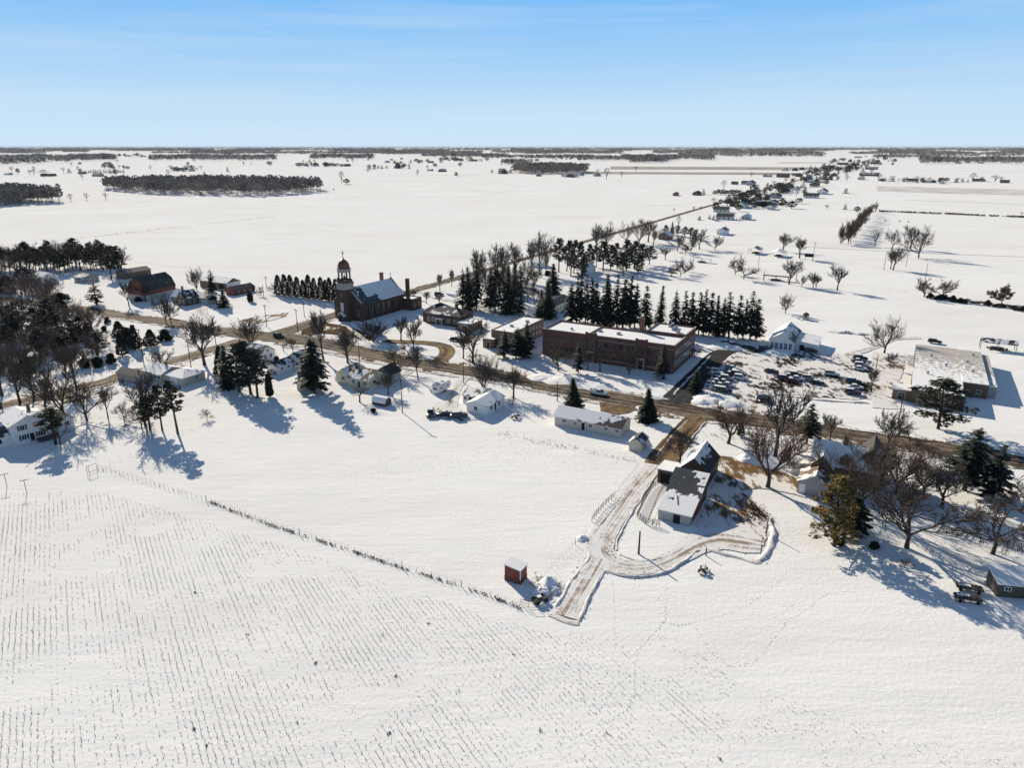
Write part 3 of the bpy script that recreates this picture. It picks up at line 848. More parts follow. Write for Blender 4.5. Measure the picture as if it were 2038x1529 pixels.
def rectory():
    p0 = (917, 652); e = site('rectory', 'low dark brick rectory with hipped snowy roofs beside the church', 'house', p0, mark='the dark brick rectory')
    block(e, 0, 0, 10, 17, 4.4, 'hip', 2.4, 'y', 'brick_church', 'r_rect', .5)
    block(e, 2, 13, 12, 7, 4.2, 'hip', 2.6, 'x', 'brick_church', 'r_rect', .5, wn='cross_wing_wall')
    wins(e, 'W', 0, 0, 10, 17, [(.15, 1.2, 1.5, 1.5), (.35, 1.2, 1.5, 1.5), (.78, 1.2, 1.5, 1.5), (.92, 1.2, 1.3, 1.5)]); wins(e, 'S', 0, 0, 10, 17, row(3, 1.2, 1.2, 1.5))
    wins(e, 'W', 0, 0, 10, 17, [(.57, .1, 1.1, 2.2)], 'door', 'white', 'dark')
    p = MB(); p.box(-1.8, 8.2, 2.7, -.004, 11.2, 2.95); p.build('porch_roof', M['snow_soft'], e)
    for y in (8.4, 11.0):
        q = MB(); q.lathe([(.1, -.1), (.1, 2.698)], 6, -1.6, y); q.build('porch_post', M['white'], e)
    chimney(e, 5, 5, 5, 8.2, .9, 'brick_church')
M['r_rect'] = roof_mat('rectory_roof', (.035, .035, .04), .56, (0, 0, -.02), .3)

def gambrel_barn():
    p0 = (292, 599); e = site('red_barn', 'big red barn with a dark gambrel roof on a pale block base', 'barn', p0, AU + R(6), mark='the red gambrel barn')
    block(e, 0, 0, 18, 11.5, 4.6, 'gambrel', 6.0, 'x', 'barn_red', 'r_bare', .3)
    b = MB(); b.box(-.06, -.06, -.2, 18.06, 11.56, 2.5); b.build('foundation', M['block'], e)
    wins(e, 'W', 0, 0, 18, 11.5, [(.5, 4.4, 1.6, 2.2)], 'door', 'barn_red', 'dark'); wins(e, 'E', 0, 0, 18, 11.5, [(.35, 3.2, .9, .9), (.65, 3.2, .9, .9)])
    wins(e, 'S', -0.06, -.06, 18.1, 11.5, row(5, 1.0, .9, .8))
def farmhouse():
    p0 = (371, 609); e = site('farmhouse', 'dark timber farmhouse with steep snowy gables beside the red barn', 'house', p0, mark='the dark farmhouse')
    block(e, 0, 0, 7, 6, 3.4, 'gable', 3.0, 'x', 'siding_brown', 'r_half', .4); block(e, 2, 5.5, 7, 7, 3.2, 'gable', 2.8, 'y', 'siding_brown', 'r_most', .4, wn='wing_wall')
    block(e, 7, -6, 5.5, 9, 2.8, 'gable', 1.6, 'y', 'siding_tan', 'r_most', .4, wn='garage_wall')
    wins(e, 'W', 0, 0, 7, 6, [(.3, 1, .9, 1.3), (.7, 1, .9, 1.3), (.5, 3.8, .8, 1.1)]); wins(e, 'S', 0, 0, 7, 6, row(2, 1, .9, 1.3)); wins(e, 'W', 2, 5.5, 7, 7, row(2, 1, .9, 1.3))
    wins(e, 'W', 7, -6, 5, 5.99, [(.4, .1, 3.2, 2.1)], 'garage_door', 'white', 'white'); chimney(e, 4, 6.5, 4, 7.8)
def cream_house():
    p0 = (735, 776); e = site('cream_house', 'cream sided house with patchy snow on its brown roof', 'house', p0, mark='the cream house')
    block(e, 0, 0, 8.2, 8, 3.0, 'gable', 2.1, 'y', 'siding_cream', 'r_brown', .45); block(e, .8, 8.004, 7, 5.5, 2.9, 'gable', 1.9, 'x', 'siding_cream', 'r_brown', .4, wn='wing_wall')
    block(e, 8.204, -2, 5, 6, 2.8, 'gable', 2.0, 'x', 'siding_grey', 'r_bare', .4, wn='rear_wall')
    wins(e, 'S', 0, 0, 8.2, 8, [(.3, 1.3, 1.1, 1.0)]); wins(e, 'W', 0, 0, 8, 8, [(.2, 1.2, 1.2, 1.1), (.75, 1.2, 1.2, 1.1)]); wins(e, 'W', .8, 8, 7, 5.5, [(.5, 1.2, 1.2, 1.1)])
    wins(e, 'W', 0, 0, 8, 8, [(.48, .1, .95, 2.0)], 'door', 'white', 'dark'); chimney(e, 4.2, 8.2, 4, 6.2)
def ranch_house():
    p0 = (366, 769); e = site('ranch_house', 'low ranch house with a tan garage wall and wide snowy roof', 'house', p0, mark='the low ranch house')
    block(e, 0, 0, 8, 9, 2.6, 'hip', 1.5, 'y', 'siding_tan', 'r_most', .5); block(e, -1, 9.004, 8, 9, 2.6, 'gable', 1.6, 'y', 'siding_tan', 'r_most', .5, wn='main_wall'); block(e, -5.5, 13, 4.496, 11, 2.4, 'gable', 1.2, 'y', 'siding_grey', 'r_grey', .4, wn='lean_to_wall')
    wins(e, 'W', -1, 9, 8, 9, [(.12, 1.0, 1.1, 1.1), (.3, 1.0, 1.1, 1.1)]); wins(e, 'W', 0, 0, 8, 9, [(.5, .1, 3.4, 2.1)], 'garage_door', 'white', 'white'); wins(e, 'S', 0, 0, 8, 9, [(.6, 1.1, 1.0, 1.0)])
    chimney(e, 3.5, 12, 3.3, 5.2)
def colonial():
    p0 = (27, 888); e = site('white_house', 'white two storey house with dark shutters and a deck at the left edge', 'house', p0, AU - R(12), mark='the white two-storey house')
    block(e, 0, 0, 8.6, 9, 5.0, 'gable', 1.9, 'y', 'siding_white', 'r_most', .45); block(e, -5, 1.0, 4.996, 7.5, 2.8, 'gable', 2.2, 'x', 'siding_white', 'r_half', .4, wn='side_wing_wall')
    block(e, 8.604, 2, 6, 7, 2.7, 'gable', 1.8, 'y', 'siding_white', 'r_bare', .4, wn='garage_wall')
    for z in (.9, 3.4): wins(e, 'S', 0, 0, 8.6, 9, [(.3, z, 1.0, 1.25), (.72, z, 1.0, 1.25)])
    sh = MB()
    for t in (.3, .72):
        for z in (.85, 3.35):
            for s in (-1, 1): sh.box(t * 8.6 + s * .86 - .16, -.07, z, t * 8.6 + s * .86 + .16, -.005, z + 1.35)
    sh.build('shutter', M['dark'], e)
    wins(e, 'S', 0, 0, 8.6, 9, [(.5, .1, .95, 2.0)], 'door', 'white', 'dark'); wins(e, 'W', 0, 0, 8.6, 9, [(.12, 3.4, 1.0, 1.25)]); wins(e, 'S', -5, 1, 5, 7.5, [(.5, 1, 1.2, 1.1)]); wins(e, 'S', 8.604, 2, 6, 7, row(2, 1, 1, 1.1))
    d = MB(); d.box(4.8, -2.6, .3, 9.4, -.1, .45); d.build('deck', M['wood_dark'], e)
    r = MB()
    for i in range(10): r.box(4.8 + i * .5, -2.6, .46, 4.88 + i * .5, -2.52, 1.3)
    r.box(4.8, -2.62, 1.302, 9.4, -2.5, 1.4)
    for i in range(5): r.box(9.32, -2.6 + i * .5, .46, 9.4, -2.52 + i * .5, 1.3)
    r.build('railing', M['wood_dark'], e); chimney(e, 6, 5, 5.8, 8.2)
def brick_house():
    p0 = (1652, 994); e = site('brick_house', 'steep gabled brick house with an attached white garage', 'house', p0, mark='the steep-gabled brick house')
    block(e, 0, 0, 7.2, 6.6, 2.7, 'gable', 1.9, 'x', 'siding_grey', 'r_garage', .35, wn='garage_wall')
    wins(e, 'W', 0, 0, 7.2, 6.6, [(.28, .5, .8, 1.0)]); wins(e, 'W', 0, 0, 7.2, 6.6, [(.86, .1, 1.0, 2.0)], 'door', 'white', 'white')
    block(e, 7.3, -8.0, 9.5, 13, 4.6, 'gable', 3.6, 'y', 'brick_tan', 'r_most', .4)
    block(e, 6.2, .6, 6, 4.4, 4.3, 'gable', 2.6, 'x', 'brick_tan', 'r_most', .35, wn='cross_gable_wall'); block(e, 9.5, -9.5, 8.5, 6, 5.4, 'gable', 3.6, 'x', 'brick_tan', 'r_bare', .35, wn='tall_gable_wall')
    block(e, 9, 5.004, 5.5, 4, 2.7, 'shedr', .5, 'x', 'siding_white', 'r_none', .3, wn='porch_wall')
    wins(e, 'W', 6.2, .6, 6, 4.4, [(.5, 4.2, .9, 1.2), (.5, 1.2, 1.3, 1.3)]); wins(e, 'W', 9.5, -9.5, 8, 6, [(.3, 1.2, 1.0, 1.4), (.7, 1.2, 1.0, 1.4), (.5, 4.6, 1.0, 1.4)]); wins(e, 'S', 9.5, -9.5, 8.5, 6, row(2, 1.2, 1, 1.4)); wins(e, 'W', 7.3, -8, 9, 13, [(.45, 1.2, 1.2, 1.3)])
    chimney(e, 12, -1, 7.2, 10, .9); d = MB(); d.prism([(7.6, -2.6, 5.0), (7.6, -2.6, 6.0), (7.6, -1.5, 6.8), (7.6, -.4, 6.0), (7.6, -.4, 5.0)], (2.4, 0, 0)); d.build('dormer', M['siding_brown'], e)
M['r_garage'] = roof_mat('garage_roof', (.15, .10, .065), .55, (-.01, 0, 0), .4)
def farm_barns():
    p0 = (1407, 971); e = site('gabled_barn', 'dark gabled barn with snow on one slope only, by the brown drive', 'barn', p0, mark='the dark gabled barn')
    M['r_barn'] = roof_mat('barn_roof', (.03, .034, .042), .12, (0, .135, 0), .6)
    block(e, 0, 0, 10, 6.2, 3.4, 'gable', 3.0, 'x', 'brown_boards', 'r_barn', .35)
    block(e, -2.2, 6.204, 5.5, 4.2, 2.7, 'shedr', .35, 'y', 'brown_boards', 'r_none', .25, wn='lean_to_wall')
    wins(e, 'W', -2.2, 6.204, 5, 4.2, [(.5, .0, 3.0, 2.3)], 'door', 'wood_dark', 'dark'); wins(e, 'S', 0, 0, 10, 6, row(2, 1.2, .8, .8), fm='wood_dark')
    p0 = (1373, 1048); e = site('long_shed', 'long low barn with a two step snowy roof and pale front wall', 'barn', p0, mark='the long low barn')
    M['r_shed'] = roof_mat('shed_roof', (.03, .036, .045), 1.06, (-.055, -.012, 0), .4); M['r_shed2'] = roof_mat('shed_roof_upper', (.03, .036, .045), .66, (0, -.07, 0), .5)
    block(e, 0, 0, 9.0, 6.4, 2.15, 'shed', 2.1, 'y', 'grey_boards', 'r_shed', .3); block(e, 9.004, .1, 4.6, 6.8, 3.9, 'shed', 1.3, 'y', 'brown_boards', 'r_shed2', .25, wn='upper_wall')
    wins(e, 'W', 0, 0, 9, 6.4, [(.42, .0, 1.2, 1.7)], 'door', 'wood_dark', 'dark'); wins(e, 'S', 0, 0, 9, 6.4, [(.25, 1.0, .7, .7), (.7, 1.0, .7, .7)], fm='wood_dark')
    rd = MB(); rd.box(1.5, .0, 0, 8.8, -.06, 2.3); rd.build('side_boarding', M['barn_red'], e)
    v = MB(); v.tube([(2.2, 3.2, 2.9), (4.8, 4.1, 3.5)], [.09, .09], 5); v.build('roof_pole', M['wood_dark'], e)

def simple_buildings():
    H = house
    H('mobile_home', 'long pale mobile home with snow sliding off its dark roof', (1235.5, 872), 7.0, (1104, 846), 2.7, 1.7, 'y', 'siding_tan', 'r_mobile', W=[(.06, 1.3, .9, .8), (.22, 1.3, .9, .8), (.45, 1.3, .9, .8), (.68, 1.3, .7, .6), (.85, 1.3, 1.1, .8)], S=[(.5, 1.2, .9, 1.0)], doorW=.56, mark='the long mobile home', oh=.4)
    H('garden_shed', 'small pale gabled shed beside the brown drive', (1276.7, 901), (1288.5, 887), (1252, 895), 2.2, .95, 'x', 'siding_tan', 'r_half', cat='shed', mark='the small pale shed', oh=.25, doorS=.5)
    e, lu, lv = H('red_shed', 'small boxy red shed standing alone at the pasture corner', (1035.5, 1163.5), 2.4, 3.0, 2.55, .35, 'x', 'red_boards', 'r_none', 'shed', cat='shed', mark='the red shed', oh=.15)
    k = MB(); k.box(-.04, -.04, -.1, lu + .04, lv + .04, .75); k.build('foundation', M['rust'], e); k = MB(); k.box(-.05, -.06, .76, .1, .08, 2.5); k.build('corner_board', M['white'], e)
    H('quonset_shed', 'tiny barrel roofed shed behind the cream house', (766.5, 810), 2.9, (744, 803), .9, 1.35, 'y', 'wood_dark', 'r_none', 'barrel', cat='shed', mark='the barrel-roofed shed', oh=.12)
    e, lu, lv = H('white_bungalow', 'white bungalow with a low gable behind parked cars', (969, 828), (1012, 808), (929, 820), 2.6, 1.3, 'x', 'siding_white', 'r_bung', W=[(.55, 1.0, 1.0, 1.1)], S=[(.25, 1.0, 1.2, 1.1), (.7, 1.0, 1.2, 1.1)], doorS=.48, mark='the white bungalow')
    block(e, 6, lv + .004, 8, 5, 2.5, 'gable', 1.1, 'y', 'siding_white', 'r_brown', .35, wn='wing_wall'); wins(e, 'W', 6, lv, 8, 5, [(.35, .1, 2.6, 2.0)], 'garage_door', 'white', 'dark'); wins(e, 'W', 6, lv, 8, 5, [(.82, 1, .9, 1)])
    H('white_cottage', 'white gabled cottage half hidden behind dark pines by the junction', (521, 723), 6.2, 12, 3.2, 2.2, 'y', 'siding_white', 'r_half', S=[(.3, 1, 1, 1.3), (.7, 1, 1, 1.3), (.5, 3.3, .8, .9)], W=row(4, 1, 1, 1.2), mark='the white cottage')
    H('white_garage', 'small white garage with a dark patch on its roof', (552, 746), (578, 733), (534.5, 742), 2.5, 1.3, 'x', 'siding_white', 'r_half', S=[(.3, 1.1, .9, .8), (.7, 1.1, .9, .8)], W=[(.5, 1, .8, .8)], cat='garage', mark='the small white garage')
    H('grey_house', 'pale house hidden behind the tall spruce on the main street', (602, 736), 8, 7, 3.0, 2.2, 'x', 'siding_white', 'r_half', W=row(2, 1, 1, 1.2), S=row(3, 1, 1, 1.2))
    H('tan_shed', 'tan shed at the foot of the tall spruce', (603, 778), 3.4, 2.4, 1.9, .4, 'x', 'siding_tan', 'r_brown', 'shed', cat='shed')
    e, lu, lv = H('white_hall', 'white gabled hall with a row of blue windows beside the car park', (1578, 702), 19, (1531, 692.7), 3.7, 3.0, 'x', 'siding_white', 'r_hall', W=(), mark='the white gabled hall')
    wins(e, 'W', 0, 0, lu, lv, row(5, .9, 1.0, 2.1, .04, .96), gm='blue_glass'); wins(e, 'S', 0, 0, lu, lv, row(5, .9, 1.0, 1.8), gm='blue_glass')
    block(e, 4, -7.5, 13, 7.496, 2.6, 'shed', 1.0, 'x', 'siding_white', 'r_most', .3, wn='annex_wall'); wins(e, 'W', 4, -7.5, 13, 7.4, [(.7, .1, 1.6, 2.1)], 'door', 'white', 'dark')
    H('brown_shed', 'weathered shed with a snowy roof at the right edge', (1983, 1187), 4.8, 3.8, 2.4, .9, 'x', 'wood_dark', 'r_none', 'shed', cat='shed', S=[(.3, 1.2, .9, .6)], rot=R(-9), mark='the weathered shed at the right edge')
    e, lu, lv = H('farm_barn', 'long brown farm barn with a white end wall behind the farmhouse', (452, 578), 9, 20, 3.6, 2.0, 'y', 'siding_brown', 'r_most', S=(), cat='barn', mark='the brown farm barn')
    k = MB(); k.box(-.02, -.05, -.1, lu + .02, -.004, 3.6); k.build('end_cladding', M['siding_white'], e); wins(e, 'W', 0, 0, lu, lv, [(.2, .1, 3, 2.8), (.45, .1, 3, 2.8), (.7, .1, 3, 2.8)], 'door', 'wood_dark', 'dark')
    H('red_outbuilding', 'low dark red outbuilding at the end of the farmyard', (467, 589), 13, 6, 2.6, 1.5, 'x', 'barn_red', 'r_bare', cat='barn', mark='the low red outbuilding', S=row(3, 1, .8, .8))
    e, lu, lv = H('white_dwelling', 'white house with a snowy gable among pines at the far left', (84, 566), 9, 9, 3.4, 2.2, 'y', 'siding_white', 'r_most', S=row(2, 1, 1, 1.2), W=row(3, 1, 1, 1.2), mark='the white house at the pine wood')
    H('grey_garage', 'pale grey garage between the white house and the red barn', (166, 563), 9, 8, 2.7, 1.4, 'y', 'siding_grey', 'r_half', cat='garage', W=[(.5, .1, 3, 2.1)], mark='the pale grey garage')
    H('machine_shed', 'long dark machine shed left of the red barn', (250, 556), 16, 8, 3.2, 1.6, 'x', 'siding_brown', 'r_grey', cat='shed', mark='the machine shed')
    H('long_garage', 'long cream garage behind the spruces', (1097, 627), 20, 7, 3.3, 1.6, 'x', 'siding_cream', 'r_bare', cat='garage', S=row(5, 1, 1, 1), mark='the long cream garage')
    H('small_chalet', 'small white steep gabled house among the pines behind the church', (1175, 546), 8, 6, 3.0, 2.6, 'x', 'siding_white', 'r_most', S=row(2, 1, 1, 1.2), W=[(.5, 1, 1.4, 1.5)], mark='the small white chalet')
    H('brick_cottage', 'brick cottage with a snowy gable near the park', (1332, 478), 10, 9, 3.2, 3.2, 'x', 'brick_tan', 'r_none', W=row(2, 1, 1.1, 1.3), mark='the brick cottage')
    H('snowy_house', 'house with a snow covered roof in the trees behind the school', (1079, 533), 9, 9, 3.0, 2.0, 'y', 'siding_white', 'r_none', W=row(2, 1, 1.1, 1.3))
    H('white_barn', 'plain white gabled barn alone in the snow beyond the park', (1444, 468), 13, 7.5, 3.6, 2.0, 'x', 'siding_white', 'r_half', cat='barn', mark='the plain white barn')
    H('rectory_garage', 'flat roofed brick garage beside the rectory', (937, 661), 9, 6, 3.0, .3, 'x', 'brick_tan', 'r_none', 'parapet', cat='garage', W=[(.5, .1, 3, 2.2)])
    # little ticket booth and open park shelters
    e = site('park_booth', 'tiny tan booth with a dark peaked roof alone on the snow', 'booth', (1608, 637)); lm('the tiny tan booth', 1608, 637)
    block(e, 0, 0, 2.2, 2.2, 1.9, 'hip', 1.2, 'x', 'siding_tan', 'r_bare', .2); wins(e, 'W', 0, 0, 2.2, 2.2, [(.5, 1.0, 1.0, .6)], fm='wood_dark')
M['blue_glass'] = mat('blue_glass', (.03, .06, .15), .15, .6)
M['r_mobile'] = roof_mat('mobile_home_roof', (.045, .04, .038), .20, (.085, .026, 0), .45)
M['r_bung'] = roof_mat('bungalow_roof', (.07, .055, .042), .66, (0, .06, 0), .5)
M['r_hall'] = roof_mat('hall_roof', (.10, .11, .115), .40, (.0, .05, 0), .35)

def shelter(label, p0, lu, lv, h=2.5, rise=.8, rm='r_half', name='picnic_shelter', mark=None):
    e = site(name, label, 'shelter', p0, mark=mark)
    P = prof('gable', min(lu, lv), rise); r = MB()
    for i in (0, 1):
        a, b = P[i], P[i + 1]
        if lu >= lv: r.prism([(-.3, a[0], h + a[1]), (-.3, b[0], h + b[1]), (-.3, b[0], h + b[1] + .15), (-.3, a[0], h + a[1] + .15)], (lu + .6, 0, 0))
        else: r.prism([(a[0], -.3, h + a[1]), (b[0], -.3, h + b[1]), (b[0], -.3, h + b[1] + .15), (a[0], -.3, h + a[1] + .15)], (0, lv + .6, 0))
    r.build('roof', M[rm], e)
    for x in ((.1, lu / 2, lu - .1) if lu >= lv else (.2, lu - .2)):
        for y in ((.2, lv - .2) if lu >= lv else (.1, lv / 2, lv - .1)):
            k = MB(); k.box(x - .09, y - .09, -.1, x + .09, y + .09, h); k.build('post', M['wood_dark'], e)
    b = MB(); b.box(lu * .2, lv * .35, .68, lu * .8, lv * .65, .76); b.box(lu * .2, lv * .2, .4, lu * .8, lv * .28, .46); b.box(lu * .2, lv * .72, .4, lu * .8, lv * .8, .46)
    b.box(lu * .3, lv * .3, -.05, lu * .34, lv * .7, .68); b.box(lu * .66, lv * .3, -.05, lu * .7, lv * .7, .68); b.build('picnic_table', M['wood_dark'], e)
    return e

# ---- vehicles -------------------------------------------------------------
CARP = {}
def car_proto(kind, col):
    k = (kind, col)
    if k in CARP: return CARP[k]
    paint = mat('car_paint', col, .25, .5)
    e = empty('parked_car', None, 'car'); COLS = {'sedan': 4.6, 'suv': 4.7, 'pickup': 5.6}
    L = COLS[kind]; w = .9 if kind == 'sedan' else .97
    hood = .92 if kind == 'sedan' else 1.08; lo = .30 if kind == 'sedan' else .40
    secs = [(-L/2, .88, hood * .80), (-L/2 + .12, .96, hood * .98), (-L * .2, 1.0, hood), (L * .12, 1.0, hood), (L/2 - .5, .97, hood * .9), (L/2 - .1, .9, hood * .8), (L/2, .84, hood * .68)]
    b = MB(); ring = []
    for (x, f, zt) in secs:
        hw = w * f; ring.append([(x, -hw * .94, lo), (x, -hw, lo + .25), (x, -hw, zt * .86), (x, -hw * .86, zt), (x, hw * .86, zt), (x, hw, zt * .86), (x, hw, lo + .25), (x, hw * .94, lo)])
    vs = [p for r_ in ring for p in r_]; fs = []
    for i in range(len(ring) - 1):
        for j in range(8): fs.append((i*8 + j, i*8 + (j+1) % 8, (i+1)*8 + (j+1) % 8, (i+1)*8 + j))
    fs += [tuple(range(8)), tuple((len(ring)-1)*8 + j for j in range(7, -1, -1))]
    b.add(vs, fs)
    if kind == 'pickup':
        b.box(-L/2 + .02, -w * .96, hood * .99, -L * .08, -w * .86, hood + .35); b.box(-L/2 + .02, w * .86, hood * .99, -L * .08, w * .96, hood + .35); b.box(-L/2, -w * .859, hood * .98, -L/2 + .1, w * .859, hood + .35)
    b.build('body', paint, e, True)
    c = {'sedan': (-L*.36, -L*.2, L*.06, L*.22, 1.42), 'suv': (-L*.47, -L*.42, L*.07, L*.2, 1.74), 'pickup': (-L*.07, -L*.05, L*.15, L*.27, 1.8)}[kind]
    g = MB(); zr = c[4] - .06
    g.add([(c[0], -w*.86, hood), (c[3], -w*.86, hood), (c[2], -w*.70, zr), (c[1], -w*.70, zr), (c[0], w*.86, hood), (c[3], w*.86, hood), (c[2], w*.70, zr), (c[1], w*.70, zr)],
          [(0,1,2,3), (7,6,5,4), (1,5,6,2), (4,0,3,7), (3,2,6,7)]); g.build('window_glass', M['glass'], e)
    r = MB(); r.box(c[1], -w*.71, zr + .003, c[2], w*.71, c[4])
    for x, xx in ((c[0], c[1]), (c[3], c[2])):
        for s in (-1, 1): r.tube([(x, s * w * .865, hood), (xx, s * w * .71, zr)], [.05, .05], 4)
    r.build('roof', paint, e)
    for sx in (-L * .31, L * .32):
        for s in (-1, 1):
            t = MB(); pr = [(.36, -.11), (.36, .11), (.22, .115), (.2, -.115)]
            v = [(sx + .36 * math.cos(a), s * (w - .09) + o, .36 + .36 * math.sin(a)) for o in (-.12, .12) for a in [2 * math.pi * q / 14 for q in range(14)]]
            t.add(v, [tuple(range(14))[::-1], tuple(range(14, 28))] + [(q, (q+1) % 14, 14 + (q+1) % 14, 14 + q) for q in range(14)]); o = t.build('wheel', M['rubber'], e)
            q = MB(); y = s * (w + .035); q.prism([(sx + .2 * math.cos(a), y, .36 + .2 * math.sin(a)) for a in [2 * math.pi * i / 10 for i in range(10)]], (0, -.03 * s, 0)); q.build('rim', M['metal'], o)
    for s in (-1, 1):
        h = MB(); h.box(L/2 - .06, s * w * .6 - .14, hood * .56, L/2 + .012, s * w * .6 + .14, hood * .68); h.build('headlight', M['white'], e)
        h = MB(); h.box(-L/2 - .012, s * w * .7 - .1, hood * .6, -L/2 + .05, s * w * .7 + .1, hood * .76); h.build('tail_light', M['tail'], e)
    CARP[k] = e; e['_used'] = 0
    return e
M['tail'] = mat('tail_light', (.25, .01, .01), .3)
CC = {'black': (.012, .012, .014), 'dark grey': (.06, .06, .065), 'silver': (.38, .39, .40), 'white': (.72, .72, .71), 'dark blue': (.02, .035, .09), 'dark red': (.12, .012, .012), 'dark green': (.015, .04, .03), 'tan': (.28, .23, .16)}
def car(kind, col, px, py, ang, label, snow=True, name=None, group=None, cat=None, z=.0):
    """ang: heading in degrees from U, anticlockwise"""
    p = car_proto(kind, CC[col])
    if not p['_used']: o = p; p['_used'] = 1
    else: o = dup(p)
    for q in [x for x in o.children if x.name.startswith('snow_cover')]:
        bpy.data.objects.remove(q)
    o.name = name or {'sedan': 'parked_car', 'suv': 'parked_car', 'pickup': 'pickup_truck'}[kind]
    o.location = G(px, py) + Vector((0, 0, .02 + z)); o.rotation_euler = (0, 0, AU + R(ang))
    if snow:
        L = {'sedan': 4.6, 'suv': 4.7, 'pickup': 5.6}[kind]; s = MB(); a, b, h = {'sedan': (-.2, .06, 1.42), 'suv': (-.42, .07, 1.74), 'pickup': (-.05, .15, 1.8)}[kind]
        s.box(L * a + .05, -.6, h + .002, L * b - .05, .6, h + .09); s.build('snow_cover', M['snow_soft'], o)
    for k in list(o.keys()):
        if k == '_used' and o is not p: del o[k]
    return tag(o, label, cat or {'sedan': 'car', 'suv': 'car', 'pickup': 'truck'}[kind], group)

# ---- poles, fences --------------------------------------------------------
def pole(px, pb, pt, label, arm=True, tx=None, name='utility_pole', r=.15, mat_='pole', cat='pole', lamp=False):
    g = G(px, pb); h = HGT(px, pb, pt); e = empty(name, label, cat, g, AU + R(90))
    t = MB(); t.tube([(0, 0, -.2), (0, 0, h)], [r, r * .7], 7); t.build('post', M[mat_], e)
    if arm:
        a = MB(); a.box(-1.15, -.06, h - .62, 1.15, .06, h - .48); a.box(-.5, -.06, h - 1.5, .5, .06, h - 1.4); a.build('crossarm', M[mat_], e)
        for x in (-1.05, -.5, .5, 1.05):
            i = MB(); i.lathe([(.05, h - .478), (.07, h - .4), (.04, h - .3)], 6, x, 0); i.build('insulator', M['metal'], e)
    if lamp:
        a = MB(); a.tube([(0, 0, h - .1), (.9, 0, h + .25), (1.3, 0, h + .2)], [.05, .05, .05], 5); a.box(1.1, -.14, h + .1, 1.7, .14, h + .24); a.build('lamp_head', M['metal'], e)
    LMK.append
    return e
# ------------------------------------------------------------------ ground, roads, drives
def ground():
    def axis(vals): return np.array(sorted(set(vals)))
    xs = list(np.arange(-200, 200.1, 2.0)); s = 2.0; x = 200
    while x < 32000: s *= 1.16; x += s; xs += [x, -x]
    ys = list(np.arange(50, 330.1, 2.0)); s = 2.0; y = 330
    while y < 34000: s *= 1.13; y += s; ys.append(y)
    s = 2.0; y = 50
    while y > -1500: s *= 1.3; y -= s; ys.append(y)
    xs, ys = axis(xs), axis(ys); nx, ny = len(xs), len(ys)
    X, Y = np.meshgrid(xs, ys); Z = np.zeros_like(X)
    for j in range(ny):
        if not (40 < ys[j] < 335): continue
        for i in range(nx):
            if abs(xs[i]) < 205: Z[j, i] = -.03 - .10 * (1 + mnoise.noise(Vector((xs[i] * .06, ys[j] * .10, 0)))) * .5 - .05 * (1 + mnoise.noise(Vector((xs[i] * .3, ys[j] * .3, 3)))) * .5
    v = np.stack([X, Y, Z], -1).reshape(-1, 3)
    f = [(j*nx+i, j*nx+i+1, (j+1)*nx+i+1, (j+1)*nx+i) for j in range(ny-1) for i in range(nx-1)]
    me = bpy.data.meshes.new('snow_ground'); me.from_pydata(v.tolist(), [], f); me.materials.append(M['ground'])
    me.polygons.foreach_set('use_smooth', [True] * len(f))
    o = bpy.data.objects.new('snow_ground', me); COL.objects.link(o); tag(o, 'snow covered ground reaching to the horizon', 'ground', kind='structure')

def resample(P, step):
    """P: list of (Vector, width); Catmull-Rom"""
    out = []
    n = len(P)
    for i in range(n - 1):
        p0, p1, p2, p3 = P[max(0, i-1)], P[i], P[i+1], P[min(n-1, i+2)]
        k = max(1, int((p2[0] - p1[0]).length / step))
        for q in range(k):
            t = q / k; t2, t3 = t*t, t*t*t
            a = .5 * ((2*p1[0]) + (p2[0]-p0[0])*t + (2*p0[0]-5*p1[0]+4*p2[0]-p3[0])*t2 + (3*p1[0]-p0[0]-3*p2[0]+p3[0])*t3)
            out.append((a, p1[1]*(1-t) + p2[1]*t))
    out.append(P[-1]); return out

def strip(name, label, pts, m, z, jit=.3, step=2.0, cat='road', kind='structure', raw=False):
    P = [(q[0], q[1]) for q in pts] if raw else [(G(x, y), w) for x, y, w in pts]
    Q = resample(P, step); v = []; uv = []; f = []; u = 0; k = 5
    for i, (p, w) in enumerate(Q):
        d = (Q[min(i+1, len(Q)-1)][0] - Q[max(i-1, 0)][0]); d.z = 0; d.normalize(); n = Vector((-d.y, d.x, 0))
        if i: u += (p - Q[i-1][0]).length
        jl = jit * mnoise.noise(Vector((u * .35, 1.3, len(name)))) + jit * .6 * mnoise.noise(Vector((u * 1.3, 5.3, 0))); jr = jit * mnoise.noise(Vector((u * .35, 8.3, len(name)))) + jit * .6 * mnoise.noise(Vector((u * 1.3, 2.3, 0)))
        for j in range(k):
            t = j / (k - 1); off = (t - .5) * w + (jl if j == 0 else jr if j == k-1 else 0)
            q = p + n * off; v.append((q.x, q.y, z + (.03 if 0 < j < k-1 else 0))); uv.append((u, t))
        if i:
            for j in range(k-1): f.append(((i-1)*k+j, (i-1)*k+j+1, i*k+j+1, i*k+j))
    f = [tuple(reversed(q)) for q in f]
    me = bpy.data.meshes.new(name); me.from_pydata(v, [], f); me.materials.append(M[m])
    ul = me.uv_layers.new(name='UVMap'); lv = [0] * len(me.loops); me.loops.foreach_get('vertex_index', lv)
    ul.data.foreach_set('uv', [c for i in lv for c in uv[i]])
    o = bpy.data.objects.new(name, me); COL.objects.link(o); return tag(o, label, cat, kind=kind)

